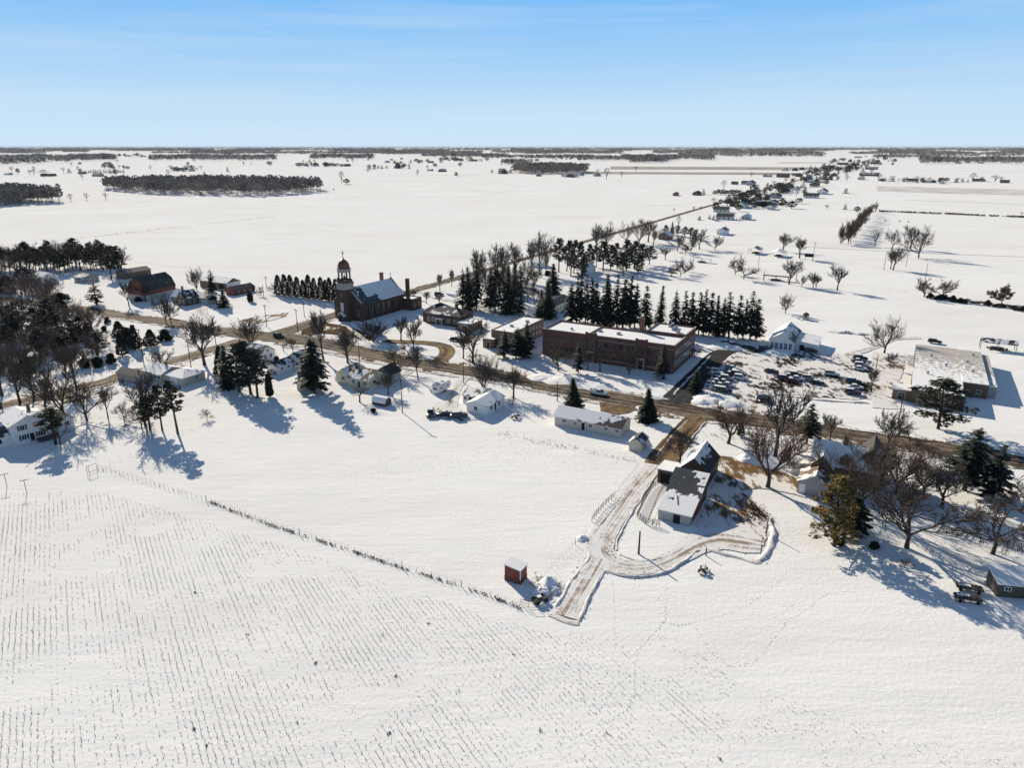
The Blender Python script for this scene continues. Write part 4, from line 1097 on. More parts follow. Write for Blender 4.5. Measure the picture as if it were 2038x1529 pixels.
def patch(name, label, pts, m, z, jit=.5, cat='ground', step=1.5):
    P = [G(x, y) for x, y in pts]; v = []; n = len(P)
    for i in range(n):
        a, b = P[i], P[(i+1) % n]; k = max(1, int((b - a).length / step))
        d = (b - a).normalized(); nn = Vector((-d.y, d.x, 0))
        for q in range(k):
            p = a.lerp(b, q / k); p = p + nn * (jit * mnoise.noise(p * .45) + jit * .5 * mnoise.noise(p * 1.7)); v.append((p.x, p.y, z))
    me = bpy.data.meshes.new(name); me.from_pydata(v, [], [tuple(range(len(v)))]); me.materials.append(M[m])
    if me.polygons[0].normal.z < 0: me.flip_normals()
    ul = me.uv_layers.new(name='UVMap'); lv = [0] * len(me.loops); me.loops.foreach_get('vertex_index', lv)
    ul.data.foreach_set('uv', [c for i in lv for c in ((Vector(v[i]).dot(U)), .5 + .04 * math.sin(v[i][0]))])
    o = bpy.data.objects.new(name, me); COL.objects.link(o); return tag(o, label, cat, kind='structure')

CLODS = MB(); CR = random.Random(66)
def clod(p, r):
    o = [Vector((CR.uniform(-.3, .3), CR.uniform(-.3, .3), 1)), Vector((1, CR.uniform(-.3, .3), .1)), Vector((CR.uniform(-.3, .3), 1, .1)), Vector((-1, CR.uniform(-.3, .3), 0)), Vector((CR.uniform(-.3, .3), -1, 0))]
    CLODS.add([p + q * r * CR.uniform(.6, 1.2) for q in o], [(0, 1, 2), (0, 2, 3), (0, 3, 4), (0, 4, 1)])
def bank(label, pts, w, h, name='snow_bank', step=.6, rough=.6):
    Q = resample([(G(x, y), 1) for x, y in pts], step); v = []; f = []; prof_ = [(-.5, -.08), (-.38, .35), (-.2, .8), (0, 1), (.18, .85), (.36, .4), (.5, -.08)]; k = len(prof_); u = 0
    sd = len(label)
    for i, (p, _) in enumerate(Q):
        d = (Q[min(i+1, len(Q)-1)][0] - Q[max(i-1, 0)][0]); d.z = 0; d.normalize(); n = Vector((-d.y, d.x, 0)); u += step
        e = min(1, min(i, len(Q)-1-i) / 2.5); hh = .66 * h * e * max(.12, min(1.25, .72 + 1.5 * mnoise.noise(Vector((u * .22, sd, 15))))) * (1 + rough * 1.4 * mnoise.noise(Vector((u * .5, sd, 0))) + rough * mnoise.noise(Vector((u * 1.6, sd, 4)))); ww = .62 * w * (1 + rough * .8 * mnoise.noise(Vector((u * .4, sd, 9))))
        for _ in range(CR.choice((0, 1, 1, 2, 3, 4))):
            clod(p + n * CR.gauss(0, w * .42) + Vector((0, 0, hh * .35 * CR.random() - .08)), CR.uniform(.06, .16) + .12 * CR.random() ** 3)
        off = w * .25 * mnoise.noise(Vector((u * .3, sd, 2)))
        for (a, b) in prof_:
            r = rough * .6 * mnoise.noise(Vector((u * 1.8, a * 5, sd + 1)))
            q = p + n * (a * ww + off); v.append((q.x, q.y, max(-.1, hh * (b + r))))
        if i:
            for j in range(k-1): f.append(((i-1)*k+j, i*k+j, i*k+j+1, (i-1)*k+j+1))
    f = [tuple(reversed(q)) for q in f]
    me = bpy.data.meshes.new(name); me.from_pydata(v, [], f); me.materials.append(M['bank']); me.polygons.foreach_set('use_smooth', [True] * len(f))
    o = bpy.data.objects.new(name, me); COL.objects.link(o); return tag(o, label, 'snow bank', kind='structure')

def heap(label, px, py, r, h, m='snow', name='snow_heap', cat='snow heap', sx=1.0, rot=0, seed=0):
    v = []; f = []; n = 18; k = 7
    for i in range(k):
        t = i / (k - 1)
        for j in range(n):
            a = 2 * math.pi * j / n; rr = r * t * (1 + .25 * mnoise.noise(Vector((math.cos(a) * 1.5, math.sin(a) * 1.5, seed + 7.1))))
            z = h * (1 - t * t) * (1 + .55 * mnoise.noise(Vector((math.cos(a) * t * 2.6, math.sin(a) * t * 2.6, seed)))) - .08
            x, y = rr * math.cos(a) * sx, rr * math.sin(a); v.append((x * math.cos(rot) - y * math.sin(rot), x * math.sin(rot) + y * math.cos(rot), z))
    for i in range(k-1):
        for j in range(n): f.append((i*n+j, (i+1)*n+j, (i+1)*n+(j+1) % n, i*n+(j+1) % n))
    me = bpy.data.meshes.new(name); me.from_pydata(v, [], f); me.materials.append(M[m]); me.polygons.foreach_set('use_smooth', [True] * len(f))
    o = bpy.data.objects.new(name, me); COL.objects.link(o); o.location = G(px, py); return tag(o, label, cat)

def roads():
    strip('main_road', 'brown slushy main road running across the village', [(-60, 588, 8), (60, 602, 8), (195, 621, 8), (310, 638, 8), (400, 652, 9), (470, 663, 10), (560, 672, 13), (640, 684, 11), (740, 705, 10), (830, 723, 9.5), (900, 734, 9.5), (1000, 750, 9.5), (1100, 770, 9.5), (1180, 785, 10), (1300, 805, 10.5), (1400, 822, 10), (1500, 837, 9.5), (1620, 855, 8.5), (1750, 874, 7.8), (1900, 896, 7.6), (2038, 921, 7.6), (2300, 968, 7.6)], 'road', .055, 1.0)
    MR = [(60, 602, 8), (195, 621, 8), (310, 638, 8), (400, 652, 9), (470, 663, 10)]
    MR2 = [(575, 674, 13), (640, 684, 11), (740, 705, 10), (830, 723, 9.5), (900, 734, 9.5), (1000, 750, 9.5), (1100, 770, 9.5), (1180, 785, 10), (1300, 805, 10.5), (1400, 822, 10), (1500, 837, 9.5), (1620, 855, 8.5), (1750, 874, 7.8), (1900, 896, 7.6), (2038, 921, 7.6)]
    for l, q in (('muddy verges of the main road left of the junction', MR), ('muddy verges of the main road right of the junction', MR2)): strip('road_verge', l, [(x, y, w * 1.42) for x, y, w in q], 'verge', .012, 1.4, step=1.5, cat='verge')
    strip('road_verge', 'muddy verges of the sanded side road', [(0, 809, 9), (100, 786, 9), (200, 762, 9), (290, 736, 9), (370, 712, 9), (440, 690, 10)], 'verge', .012, 1.3, step=1.5, cat='verge')
    strip('road_verge', 'muddy verges of the church road', [(610, 646, 12), (690, 620, 11), (830, 577, 10), (960, 539.5, 9)], 'verge', .012, 1.3, step=2, cat='verge')
    strip('side_road', 'narrow sanded road leaving the junction to the left', [(-120, 838, 6), (0, 809, 6), (100, 786, 6), (200, 762, 6), (290, 736, 6), (370, 712, 6.3), (440, 690, 7), (505, 672, 8)], 'side_road', .045, .7)
    strip('church_road', 'straight road running past the church to the horizon', [(545, 668, 11), (610, 646, 8), (690, 620, 7.5), (830, 577, 7), (960, 539.5, 6.5), (1210, 468, 6.5), (1340, 430.5, 6.5), (1440, 401.5, 6.5), (1540, 372.5, 6.5), (1640, 343.5, 7), (1700, 326.2, 7), (1760, 308.5, 8)], 'road', .05, .3, step=4)
    strip('church_drive', 'brown loop drive between the church and the main road', [(765, 678, 4), (787, 680, 5), (824, 681, 5), (861, 684, 5.2), (884, 690, 5.6), (890, 701, 5.6), (880, 714, 5.4), (862, 728, 6)], 'gravel', .04, .3)
    patch('church_forecourt', 'dark wet forecourt below the church', [(600, 650), (640, 640), (700, 652), (745, 668), (735, 680), (690, 668), (640, 664), (600, 668)], 'forecourt', .035)
    strip('school_drive', 'dark wet lane beside the school', [(1340, 802, 9), (1368, 772, 8), (1400, 738, 7.5), (1432, 706, 7), (1470, 690, 6)], 'asphalt_wet', .04, .3)
    patch('parking_lot', 'trampled snowy car park with dark tarmac showing through', [(1440, 694), (1530, 688), (1610, 702), (1690, 706), (1740, 722), (1733, 796), (1640, 792), (1560, 784), (1520, 800), (1480, 828), (1420, 818), (1432, 780), (1425, 745)], 'lot', .025, 1.2)
    patch('roadside_pull_in', 'brown gravel pull in beside the mobile home', [(1192, 800), (1280, 808), (1250, 822), (1228, 826), (1196, 818)], 'gravel', .042, .5)
    strip('brown_drive', 'wet brown drive leading down to the barns', [(1398, 824, 6), (1372, 848, 6), (1345, 880, 6.5), (1322, 908, 7), (1308, 926, 6)], 'gravel', .042, .4)
    patch('barn_yard', 'muddy yard beside the dark gabled barn', [(1420, 905), (1455, 912), (1500, 925), (1560, 942), (1606, 960), (1604, 990), (1560, 980), (1510, 972), (1480, 975), (1445, 955)], 'mud', .028, .9)
    strip('farm_track', 'packed snow track past the barns', [(1312, 918, 4.6), (1282, 950, 4.4), (1255, 985, 4.4), (1225, 1030, 4.5), (1200, 1065, 5), (1192, 1095, 5.6), (1210, 1118, 5), (1250, 1130, 4.2), (1300, 1126, 4.2), (1345, 1108, 4.4), (1385, 1084, 6), (1430, 1072, 8), (1480, 1078, 8), (1515, 1084, 6)], 'packed', .03, .35, step=1.2)
    strip('cleared_spur', 'cleared snow spur ending in a ploughed bank', [(1190, 1112, 4.6), (1168, 1150, 4.6), (1145, 1190, 4.7), (1124, 1228, 4.8)], 'packed', .036, .25, step=1.0)
    patch('trampled_yard', 'trampled snowy yard right of the long low barn', [(1430, 935), (1470, 975), (1500, 1000), (1532, 1032), (1520, 1085), (1440, 1080), (1395, 1066), (1385, 1040), (1410, 990)], 'yard', .022, .7)
    for l, q, m in [('shovelled drive up to the cream house', [(812, 738, 3.5), (792, 756, 3), (772, 770, 3)], 'packed'), ('tyre tracks from the road to the white bungalow', [(925, 748, 3.5), (905, 780, 3.2), (893, 812, 4), (860, 830, 4)], 'packed'), ('packed drive at the low ranch house', [(350, 722, 4), (372, 736, 4), (392, 752, 4.5)], 'packed'), ('farmyard track by the dark farmhouse', [(428, 660, 4), (410, 632, 4), (404, 612, 5), (440, 600, 5)], 'packed'), ('tyre tracks behind the car park', [(1690, 706, 4), (1740, 690, 3.5), (1775, 676, 3), (1830, 672, 3)], 'packed'), ('shovelled path round the church front', [(742, 690, 2.2), (700, 656, 2.2), (690, 645, 2.5)], 'packed'), ('packed drive at the white two storey house', [(95, 800, 4), (80, 830, 4), (92, 858, 5)], 'packed'), ('packed lane behind the church', [(830, 580, 3.5), (860, 592, 3.5), (905, 600, 4), (960, 612, 4)], 'packed')]:
        strip('packed_track', l, q, m, .024, .35, step=1.2, cat='track')
    patch('slushy_ground', 'slushy tracked ground between the car park and the flat roofed hall', [(1738, 700), (1800, 716), (1790, 790), (1800, 815), (1740, 812), (1730, 770)], 'slush', .02, 1.2)
    patch('slushy_ground', 'tracked snow at the mouth of the car park', [(1480, 800), (1530, 806), (1520, 832), (1460, 826)], 'slush', .03, 1.0)
    patch('slushy_ground', 'trodden snow in front of the brick annex', [(930, 700), (985, 712), (1060, 735), (1040, 744), (960, 730), (925, 718)], 'slush', .02, 1.0)
    patch('slushy_ground', 'trodden snow round the white bungalow', [(870, 800), (930, 815), (965, 832), (930, 838), (850, 832)], 'slush', .02, .8)
    for l, q, w in [('faint field boundary beyond the park', [(1560, 489), (1700, 497), (1860, 505), (2060, 512)], 1.2), ('faint field boundary in the far middle', [(660, 358), (800, 361), (1000, 362)], 4), ('faint field boundary far right', [(1800, 398), (1900, 402), (2060, 408)], 3), ('far tan field strip', [(420, 331), (600, 329), (900, 331)], 26), ('far grey field strip', [(60, 361), (200, 357), (420, 356)], 9), ('far tan strip on the right', [(1780, 338), (1900, 340), (2080, 343)], 16), ('far grey strip in the middle', [(760, 347), (900, 349), (1000, 350)], 10)]:
        strip('field_strip', l, [(x, y, w) for x, y in q], 'field_grey', .12, w * .3, step=6 if w < 5 else 25, cat='field')
    patch('bare_verge', 'patchy brown verge beside the junction poles', [(470, 640), (520, 628), (575, 622), (565, 632), (520, 642), (485, 650)], 'yard', .02, 1.0)
    patch('bare_verge', 'brown patchy verge at the kerb before the car park', [(1455, 826), (1520, 826), (1600, 842), (1640, 850), (1560, 846), (1480, 836)], 'mud', .02, .8)
    patch('bare_verge', 'patchy brown ground by the side road bend', [(60, 802), (130, 786), (200, 776), (215, 784), (140, 800), (80, 812)], 'yard', .02, 1.0)
    patch('tilled_field', 'bare brown field strip in the far distance', [(1215, 331), (1640, 333), (1700, 336), (1640, 338.5), (1215, 337)], 'field_brown', .3, 5, step=40)
    patch('tilled_field', 'narrow dark field strip below the brown one', [(1165, 341.5), (1560, 343.5), (1600, 346), (1560, 348), (1165, 346.2)], 'field_brown', .3, 4, step=40)
    patch('stubble_strip', 'grey stubble strip across the right hand fields', [(1745, 371), (2060, 378), (2060, 389), (1850, 384), (1745, 380)], 'field_grey', .2, 6, step=30)
    patch('stubble_strip', 'pale tilled strip near the horizon on the right', [(1560, 322), (1700, 323), (1700, 325), (1540, 325)], 'field_grey', .3, 6, step=60)
    for i, (pts, w) in enumerate([([(0, 492), (80, 485), (180, 473), (300, 459), (420, 444), (545, 432)], 1.1), ([(915, 392.5), (970, 387), (1022, 380)], 3.0), ([(820, 392), (1000, 400), (1200, 405), (1360, 409.5)], 3.0), ([(130, 395.5), (215, 392), (330, 388)], 4), ([(1480, 443), (1640, 488.5)], .5)]):
        if i < 4: strip('drainage_ditch', ['dark weedy ditch across the left fields', 'short dark drift line out in the middle fields', 'long faint field edge across the middle fields', 'weedy field edge in front of the long woodlot'][i], [(x, y, w) for x, y in pts], 'field_grey', .03 + .01 * i, w * .35, step=3, cat='ditch')
    strip('track_ring', 'faint vehicle track curving across the field', [(420, 504, .8), (360, 506, .8), (300, 508, .8), (280, 515, .8), (300, 524, .8), (380, 535, .8), (470, 543, .8)], 'field_grey', .03, .15, cat='track')

def banks():
    L = lambda s: s
    bank('ploughed bank along the left of the cleared spur', [(1170, 1092), (1172, 1110), (1150, 1140), (1126, 1175), (1104, 1214)], 1.3, .42)
    bank('ploughed bank along the right of the cleared spur', [(1200, 1134), (1185, 1165), (1170, 1195), (1152, 1236)], 1.1, .40)
    bank('ploughed bank closing the end of the cleared spur', [(1092, 1222), (1112, 1230), (1132, 1238), (1152, 1241)], 1.8, .60)
    bank('curved bank on the outer edge of the loop track', [(1200, 1134), (1240, 1146), (1290, 1147), (1330, 1136), (1362, 1118), (1385, 1098), (1398, 1092)], 1.2, .38)
    bank('bank at the lower edge of the trampled yard', [(1398, 1092), (1430, 1100), (1470, 1110), (1510, 1120)], 1.5, .5)
    bank('tall bank at the right edge of the trampled yard', [(1508, 1120), (1530, 1096), (1538, 1060), (1530, 1030)], 2.0, .75)
    bank('low bank on the inner side of the farm track', [(1310, 940), (1280, 985), (1252, 1030), (1232, 1068), (1225, 1095)], .7, .2)
    bank('low bank on the inner side of the loop track', [(1235, 1104), (1275, 1117), (1320, 1110), (1360, 1088), (1375, 1070)], .7, .18)
    bank('roadside bank in front of the school', [(1075, 750), (1150, 765), (1230, 780), (1335, 796)], 2.0, .45)
    bank('bank along the lane beside the school', [(1340, 786), (1365, 760), (1390, 734), (1415, 708)], 1.3, .45)
    bank('roadside bank before the car park', [(1370, 806), (1410, 812), (1450, 822)], 2.4, .6)
    bank('bank along the near kerb by the mobile home', [(920, 752), (1000, 766), (1090, 782), (1180, 797)], 1.5, .3)
    bank('bank along the near kerb by the white cottage', [(560, 690), (640, 702), (740, 722), (830, 738), (905, 750)], 1.6, .32)
    bank('bank along the far kerb by the church', [(620, 668), (700, 684), (780, 702), (850, 714)], 1.6, .32)
    bank('bank beside the brown drive', [(1372, 833), (1345, 860), (1318, 892), (1306, 912)], .9, .25)
    bank('bank right of the brown drive', [(1405, 838), (1382, 866), (1362, 890)], .9, .25)
    bank('bank between the car park and the main road', [(1565, 788), (1640, 797), (1730, 802)], 1.6, .35)
    bank('long dark snow ridge far behind the car park', [(1648, 659), (1672, 662), (1700, 664), (1730, 666)], 4.5, .9, rough=.8)
    for i, (x, y, r, h) in enumerate([(1425, 795, 5, 1.2), (1450, 803, 4, 1.0), (1400, 800, 3, .8), (1075, 752, 4, .7), (1110, 758, 5, .6), (1180, 768, 5, .6), (1300, 790, 3, .5), (1450, 690, 6, 1.2), (1545, 700, 5, 1.0), (1280, 812, 2, .4)]):
        heap('lumpy ploughed snow heap ' + ['at the lower corner of the car park', 'just right of the car park corner heap', 'between the lane and the car park', 'in front of the brick annex', 'left of the school front', 'in front of the school entrance', 'at the lane mouth', 'below the conifer row', 'left of the white gabled hall', 'by the pull in'][i], x, y, r, h, sx=1.3, seed=i)

# ------------------------------------------------------------------ stubble, tracks
def stubble():
    rnd = random.Random(9)
    poly = [G(*p) for p in [(-260, 985), (0, 985), (190, 975), (420, 1042), (600, 1098), (800, 1170), (990, 1232), (1100, 1262), (1230, 1270), (1330, 1262), (1420, 1320), (1500, 1372), (1660, 1420), (1800, 1462), (1960, 1500), (2080, 1540), (2080, 1640), (-260, 1640)]]
    poly = [(p.x, p.y) for p in poly]
    A = R(90 + 32); a = Vector((math.cos(A), math.sin(A), 0)); b = Vector((a.y, -a.x, 0))
    v = []; f = []
    def stalk(p, h, r):
        o = len(v); t = rnd.uniform(0, 6.28); lean = (rnd.gauss(0, .35) * h, rnd.gauss(0, .35) * h)
        for k in range(3): v.append((p.x + r * math.cos(t + 2.1 * k), p.y + r * math.sin(t + 2.1 * k), -.09))
        v.append((p.x + lean[0], p.y + lean[1], h)); f.extend([(o, o+1, o+3), (o+1, o+2, o+3), (o+2, o, o+3)])
    swirls = [(G(x, y), r) for x, y, r in [(300, 1045, 4.5), (530, 1130, 4.5), (1440, 1385, 4.5)]]
    dens = lambda p: .5 + .75 * mnoise.noise(Vector((p.x * .07, p.y * .07, 2))) + .55 * mnoise.noise(Vector((p.x * .2, p.y * .2, 7)))
    for i in range(-180, 181):
        rowd = .62 + 1.0 * abs(mnoise.noise(Vector((i * .37, 0, 5)))) + (.45 if i % 3 == 0 else 0); s = -80
        while s < 140:
            s += rnd.uniform(.13, .36); p = a * s + b * (i * .76 + rnd.gauss(0, .07)) + Vector((0, 90, 0))
            if p.y < 50 or not inpoly(p.x, p.y, poly): continue
            if any((p - c).length < r for c, r in swirls): continue
            q = dens(p) * rowd * (.5 + 1.1 * max(0, mnoise.noise(Vector((s * .22, i * .9, 11)))))
            q *= max(.35, min(1, (30 - p.x) / 40 + .3))
            if rnd.random() < q * 1.75: stalk(p, rnd.uniform(-.01, .105) * (.8 + .4 * rnd.random()), rnd.uniform(.03, .068))
    for c, r in swirls:
        k = .6
        while k < r:
            n = int(2 * math.pi * k / .3); g0 = rnd.uniform(0, .8)
            for j in range(n):
                t = 2 * math.pi * j / n; p = c + a * (k * 1.0 * math.cos(t)) + b * (k * math.sin(t))
                if math.sin(t + 1 + .3 * k) > -.2 and rnd.random() < .4 * (.4 + abs(math.sin(t * .5 + g0))) and inpoly(p.x, p.y, poly): stalk(p, rnd.uniform(.02, .12), rnd.uniform(.03, .06))
            k += .76
    for _ in range(26):
        p = G(rnd.uniform(0, 2038), rnd.uniform(1000, 1529))
        if inpoly(p.x, p.y, poly):
            for _ in range(rnd.randint(3, 9)): stalk(p + Vector((rnd.gauss(0, .12), rnd.gauss(0, .12), 0)), rnd.uniform(.08, .24), .07)
    me = bpy.data.meshes.new('corn_stubble'); me.from_pydata(v, [], f); me.materials.append(M['stub'])
    o = bpy.data.objects.new('corn_stubble', me); COL.objects.link(o); tag(o, 'short dry corn stubble poking through the snow in rows', 'stubble', kind='stuff')
    # animal tracks: added raised lumps whose shaded sides stand in for sunken prints
    tr = [[(1138, 1255), (1125, 1290), (1128, 1320)], [(1158, 1260), (1155, 1360), (1165, 1400), (1185, 1420)], [(1325, 1168), (1322, 1230), (1300, 1260), (1255, 1310), (1230, 1360), (1185, 1420)], [(1310, 1190), (1325, 1230), (1270, 1300), (1262, 1380), (1240, 1415), (1150, 1465), (1115, 1480)], [(1332, 1240), (1380, 1245), (1410, 1290), (1450, 1325)], [(1345, 1245), (1450, 1220), (1520, 1180), (1575, 1130)], [(1450, 1328), (1500, 1315), (1540, 1270), (1560, 1240), (1545, 1228), (1580, 1202)], [(1560, 1240), (1600, 1215), (1650, 1180), (1700, 1178)], [(1340, 1290), (1400, 1325), (1440, 1340)], [(1220, 1155), (1225, 1290)], [(1185, 1425), (1215, 1445), (1240, 1470)]]
    v = []; f = []
    for t in tr:
        Q = resample([(G(x, y), 1) for x, y in t], .42)
        for p, _ in Q:
            if rnd.random() < .1: continue
            c = p + Vector((rnd.gauss(0, .10), rnd.gauss(0, .10), -.09)); o = len(v); r = rnd.uniform(.05, .09)
            for k in range(5): v.append((c.x + r * math.cos(k * 1.256), c.y + r * math.sin(k * 1.256), c.z))
            v.append((c.x, c.y, c.z + rnd.uniform(.05, .12))); f.extend([(o+k, o+(k+1) % 5, o+5) for k in range(5)])
    me = bpy.data.meshes.new('animal_tracks'); me.from_pydata(v, [], f); me.materials.append(M['snow_soft'])
    o = bpy.data.objects.new('animal_tracks', me); COL.objects.link(o); tag(o, 'wandering animal tracks across the snow, raised as lumps to shade like prints', 'tracks', kind='stuff')

def weeds(name, label, pts, n, h, spread=.5, m='weed', seed=1, stuff=True, r=.05, cat='weeds'):
    """dry grass and weed tufts along a line"""
    rnd = random.Random(seed); Q = resample([(G(x, y), 1) for x, y in pts], .5); mb = MB()
    for _ in range(n):
        i = rnd.randrange(len(Q)); 
        if mnoise.noise(Vector((i * .21, seed, 0))) < -.08 and rnd.random() < .8: continue
        c = Q[i][0] + Vector((rnd.gauss(0, spread), rnd.gauss(0, spread), -.08))
        for k in range(rnd.randint(2, 6)):
            d = Vector((rnd.gauss(0, .4), rnd.gauss(0, .4), 1)).normalized(); ln = h * rnd.uniform(.4, 1.2); kite(mb, c, d, rdir(rnd, d, 1.57), ln, r * rnd.uniform(.6, 1.4), 0)
    o = mb.build(name, M[m]); return tag(o, label, cat, kind='stuff' if stuff else None)

def fence(label, pts, gap, h=1.15, r=.035, wire=True, m='metal', name='wire_fence', heavy=(), rails=(), lean=.06):
    rnd = random.Random(len(label)); P = [G(x, y) for x, y in pts]; e = empty(name, label, 'fence', P[0]); o = P[0]
    posts = []
    for i in range(len(P) - 1):
        k = max(1, round((P[i+1] - P[i]).length / gap))
        for q in range(k): posts.append(P[i].lerp(P[i+1], q / k))
    posts.append(P[-1])
    me = None
    for i, p in enumerate(posts):
        hv = i in heavy; b = MB(); hh = h * rnd.uniform(.85, 1.1) * (1.25 if hv else 1); l = Vector((rnd.gauss(0, lean), rnd.gauss(0, lean), 0)); rr = r * (2.4 if hv else 1)
        b.tube([(0, 0, -.2), (l.x, l.y, hh)], [rr, rr * .9], 5); x = b.build('post', M['pole' if hv else m], e); x.location = p - o
    w = MB()
    for z in (rails if rails else ((.35, .7, 1.0) if wire else ())):
        for i in range(len(posts) - 1):
            a = posts[i] - o + Vector((0, 0, z * h)); b = posts[i+1] - o + Vector((0, 0, z * h)); rr = .035 if rails else .006
            w.tube([a, b], [rr, rr], 3 if not rails else 4, cap=False)
    if w.v: w.build('rail' if rails else 'wire', M[m], e)
    return e
# ------------------------------------------------------------------ build everything
ground(); roads(); banks(); stubble(); tag(CLODS.build('snow_clods', M['bank']), 'broken snow clods spilled along the ploughed banks', 'snow clods', None, 'stuff')
church(); school(); flat_hall(); convent(); rectory(); gambrel_barn(); farmhouse(); cream_house(); ranch_house(); colonial(); brick_house(); farm_barns(); simple_buildings()
shelter('open picnic shelter with a half snowy dark roof beyond the flat roofed hall', (2022, 703), 5, 11, 2.6, 1.2, mark='the picnic shelter')
shelter('park pavilion with a dark low roof behind the bare trees', (1512, 507), 12, 8, 2.8, 1.6, mark='the dark park pavilion')
shelter('park pavilion with a snowy roof below the tall round tree', (1560, 513), 12, 9, 2.6, 1.6, 'r_most', mark='the snowy park pavilion')
shelter('long low park shelter between bare trees', (1568, 561), 3, 13, 2.3, .3, 'r_bare', mark='the long low park shelter')
shelter('narrow open shelter in the middle of the park', (1413, 524), 3, 11, 2.2, .3, 'r_none', mark='the narrow park shelter')
for a in [('the main road junction', 545, 668), ('the loop drive', 860, 690), ('the barrel-roofed shed', 760, 805), ('the parked camper trailer', 885, 780), ('the school lane', 1385, 760), ('the brown drive', 1350, 880), ('the left field corner', 190, 930), ('the white fields at the right edge', 1990, 560), ('the right end of the main road', 1960, 930), ('the side road bend', 90, 790), ('the far end of the side road', 330, 725), ('the sunlit golden pine', 1660, 1070), ('the park light poles', 1550, 560), ('the lone ball-field pole', 1760, 537), ('the far hedgerow', 1700, 470)]: lm(*a)

T = tree
def B(*a, **k): return tree(*a, **k)
def S(key, px, pb, pt, w=None, ph='dark spruce', **k): return tree(key, px, pb, pt, w, 'spruce_tree', ph, **k)
def P(key, px, pb, pt, w=None, ph='dark pine', **k): return tree(key, px, pb, pt, w, 'pine_tree', ph, **k)
def K(key, px, pb, pt, w=None, ph='evergreen shrub', **k): return tree(key, px, pb, pt, w, 'evergreen_shrub', ph, cat='shrub', **k)

# -- left edge, around the white house and ranch house
B('big1', 173, 836, 748, 86, phrase='wide bare tree'); B('b6', 130, 840, 733, 62); B('big1', 90, 808, 716, 80); P('p2', 111, 884, 812, 58, 'open pine'); B('snag', 120, 884, 838, 36, phrase='broken bare tree')
B('apple', 248, 838, 797, 48, phrase='crooked apple tree'); B('apple', 282, 852, 806, 52, phrase='crooked apple tree'); B('b1', 290, 848, 745, 60); P('p1', 299, 856, 790, 52, 'bushy pine'); P('p1', 323, 856, 763, 44, 'tall pine'); P('p2', 354, 863, 757, 48, 'tall pine')
B('b1', 322, 739, 695, 34, phrase='small bare tree'); B('b2', 407, 726, 628, 74, phrase='tall bare tree'); B('b4', 4, 788, 684, 56); B('b6', 40, 802, 708, 54); B('b2', 68, 792, 692, 52); B('b1', 152, 772, 684, 52); B('b2', 215, 830, 765, 30, phrase='slender bare tree')
B('apple', 412, 834, 812, 24, phrase='tiny bare sapling')
B('b1', 257, 609, 556, 28); B('b4', 290, 601, 566, 24); B('b3', 330, 642, 582, 36, phrase='dark twin bare tree'); B('b3', 341, 645, 590, 34, phrase='dark twin bare tree'); S('thin', 192, 606, 551, 32, 'sparse conifer')
K('c3', 122, 600, 582, 32); K('c2', 208, 658, 648, 12, 'small evergreen shrub'); K('c2', 214, 643, 631, 13, 'small evergreen shrub'); K('crowdcone', 240, 673, 638, 36, 'bushy conifer'); K('crowdcone', 269, 695, 646, 28, 'bushy conifer'); K('crowdcone', 300, 689, 655, 32, 'leaning cone shaped conifer'); K('c2', 330, 677, 655, 28); K('c2', 222, 724, 702, 20); K('crowdcone', 244, 708, 662, 22, 'bushy conifer'); K('c2', 255, 686, 650, 26); K('c2', 170, 731, 712, 24); K('c2', 194, 730, 710, 24); K('c2', 275, 600, 590, 14, 'small evergreen shrub')
# dense wood at the left edge
r = random.Random(77); wp = [(-20, 560), (55, 570), (110, 596), (150, 640), (196, 660), (204, 690), (212, 716), (150, 738), (100, 742), (-20, 772)]
spots = []
while len(spots) < 80:
    x, y = r.uniform(-20, 215), r.uniform(565, 770)
    if inpoly(x, y, wp) and all(abs(x - a) > 8 or abs(y - b) > 5 for a, b in spots): spots.append((x, y))
for x, y in sorted(spots, key=lambda q: q[1]):
    c = r.random(); hp = r.uniform(44, 74) if y < 680 else r.uniform(40, 64)
    if y > 715 and c < .75: B(r.choice(['bw', 'b6', 'bw2']), x, y, y - hp * .9, r.uniform(24, 38), phrase='bare tree inside the dense left wood', group='bare trees of the left wood', label='bare tree standing inside the dense mixed wood at the left edge')
    elif c < .34: P(r.choice(['pdense', 'p3']), x, y, y - hp * .95, r.uniform(34, 52), 'pine inside the left wood', group='pines of the left wood', label='dark pine crowded inside the dense mixed wood at the left edge')
    elif c < .46: S(r.choice(['crowdcone', 'c2']), x, y, y - hp * .62, r.uniform(26, 40), 'conifer inside the left wood', group='conifers of the left wood', label='low conifer crowded inside the dense mixed wood at the left edge')
    else: B(r.choice(['b5', 'bw', 'bw2', 'bw']), x, y, y - hp, r.uniform(28, 42), phrase='bare tree inside the dense left wood', group='bare trees of the left wood', label='bare tree standing inside the dense mixed wood at the left edge')
# pine belt behind the left farm
for i in range(52):
    x = -6 + i * 4.85 + r.uniform(-3, 3); yb = r.uniform(534, 552) - (6 if x > 150 else 0)
    if 50 < x < 205: yb -= 6
    if i % 2: B(r.choice(['bw', 'bw2', 'b6']), x, yb, yb - r.uniform(44, 56), r.uniform(20, 30), phrase='bare tree in the pine belt', group='bare trees of the pine belt', label='bare tree among the pines behind the left farm')
    else: P(r.choice(['p1', 'p2', 'p3']), x, yb, yb - r.uniform(38, 54), r.uniform(24, 34), 'pine in the belt', group='pines of the pine belt', label='pine in the belt behind the left farm')
P('p1', 238, 553, 497, 34, 'end pine'); P('p2', 222, 556, 506, 30, 'end pine')
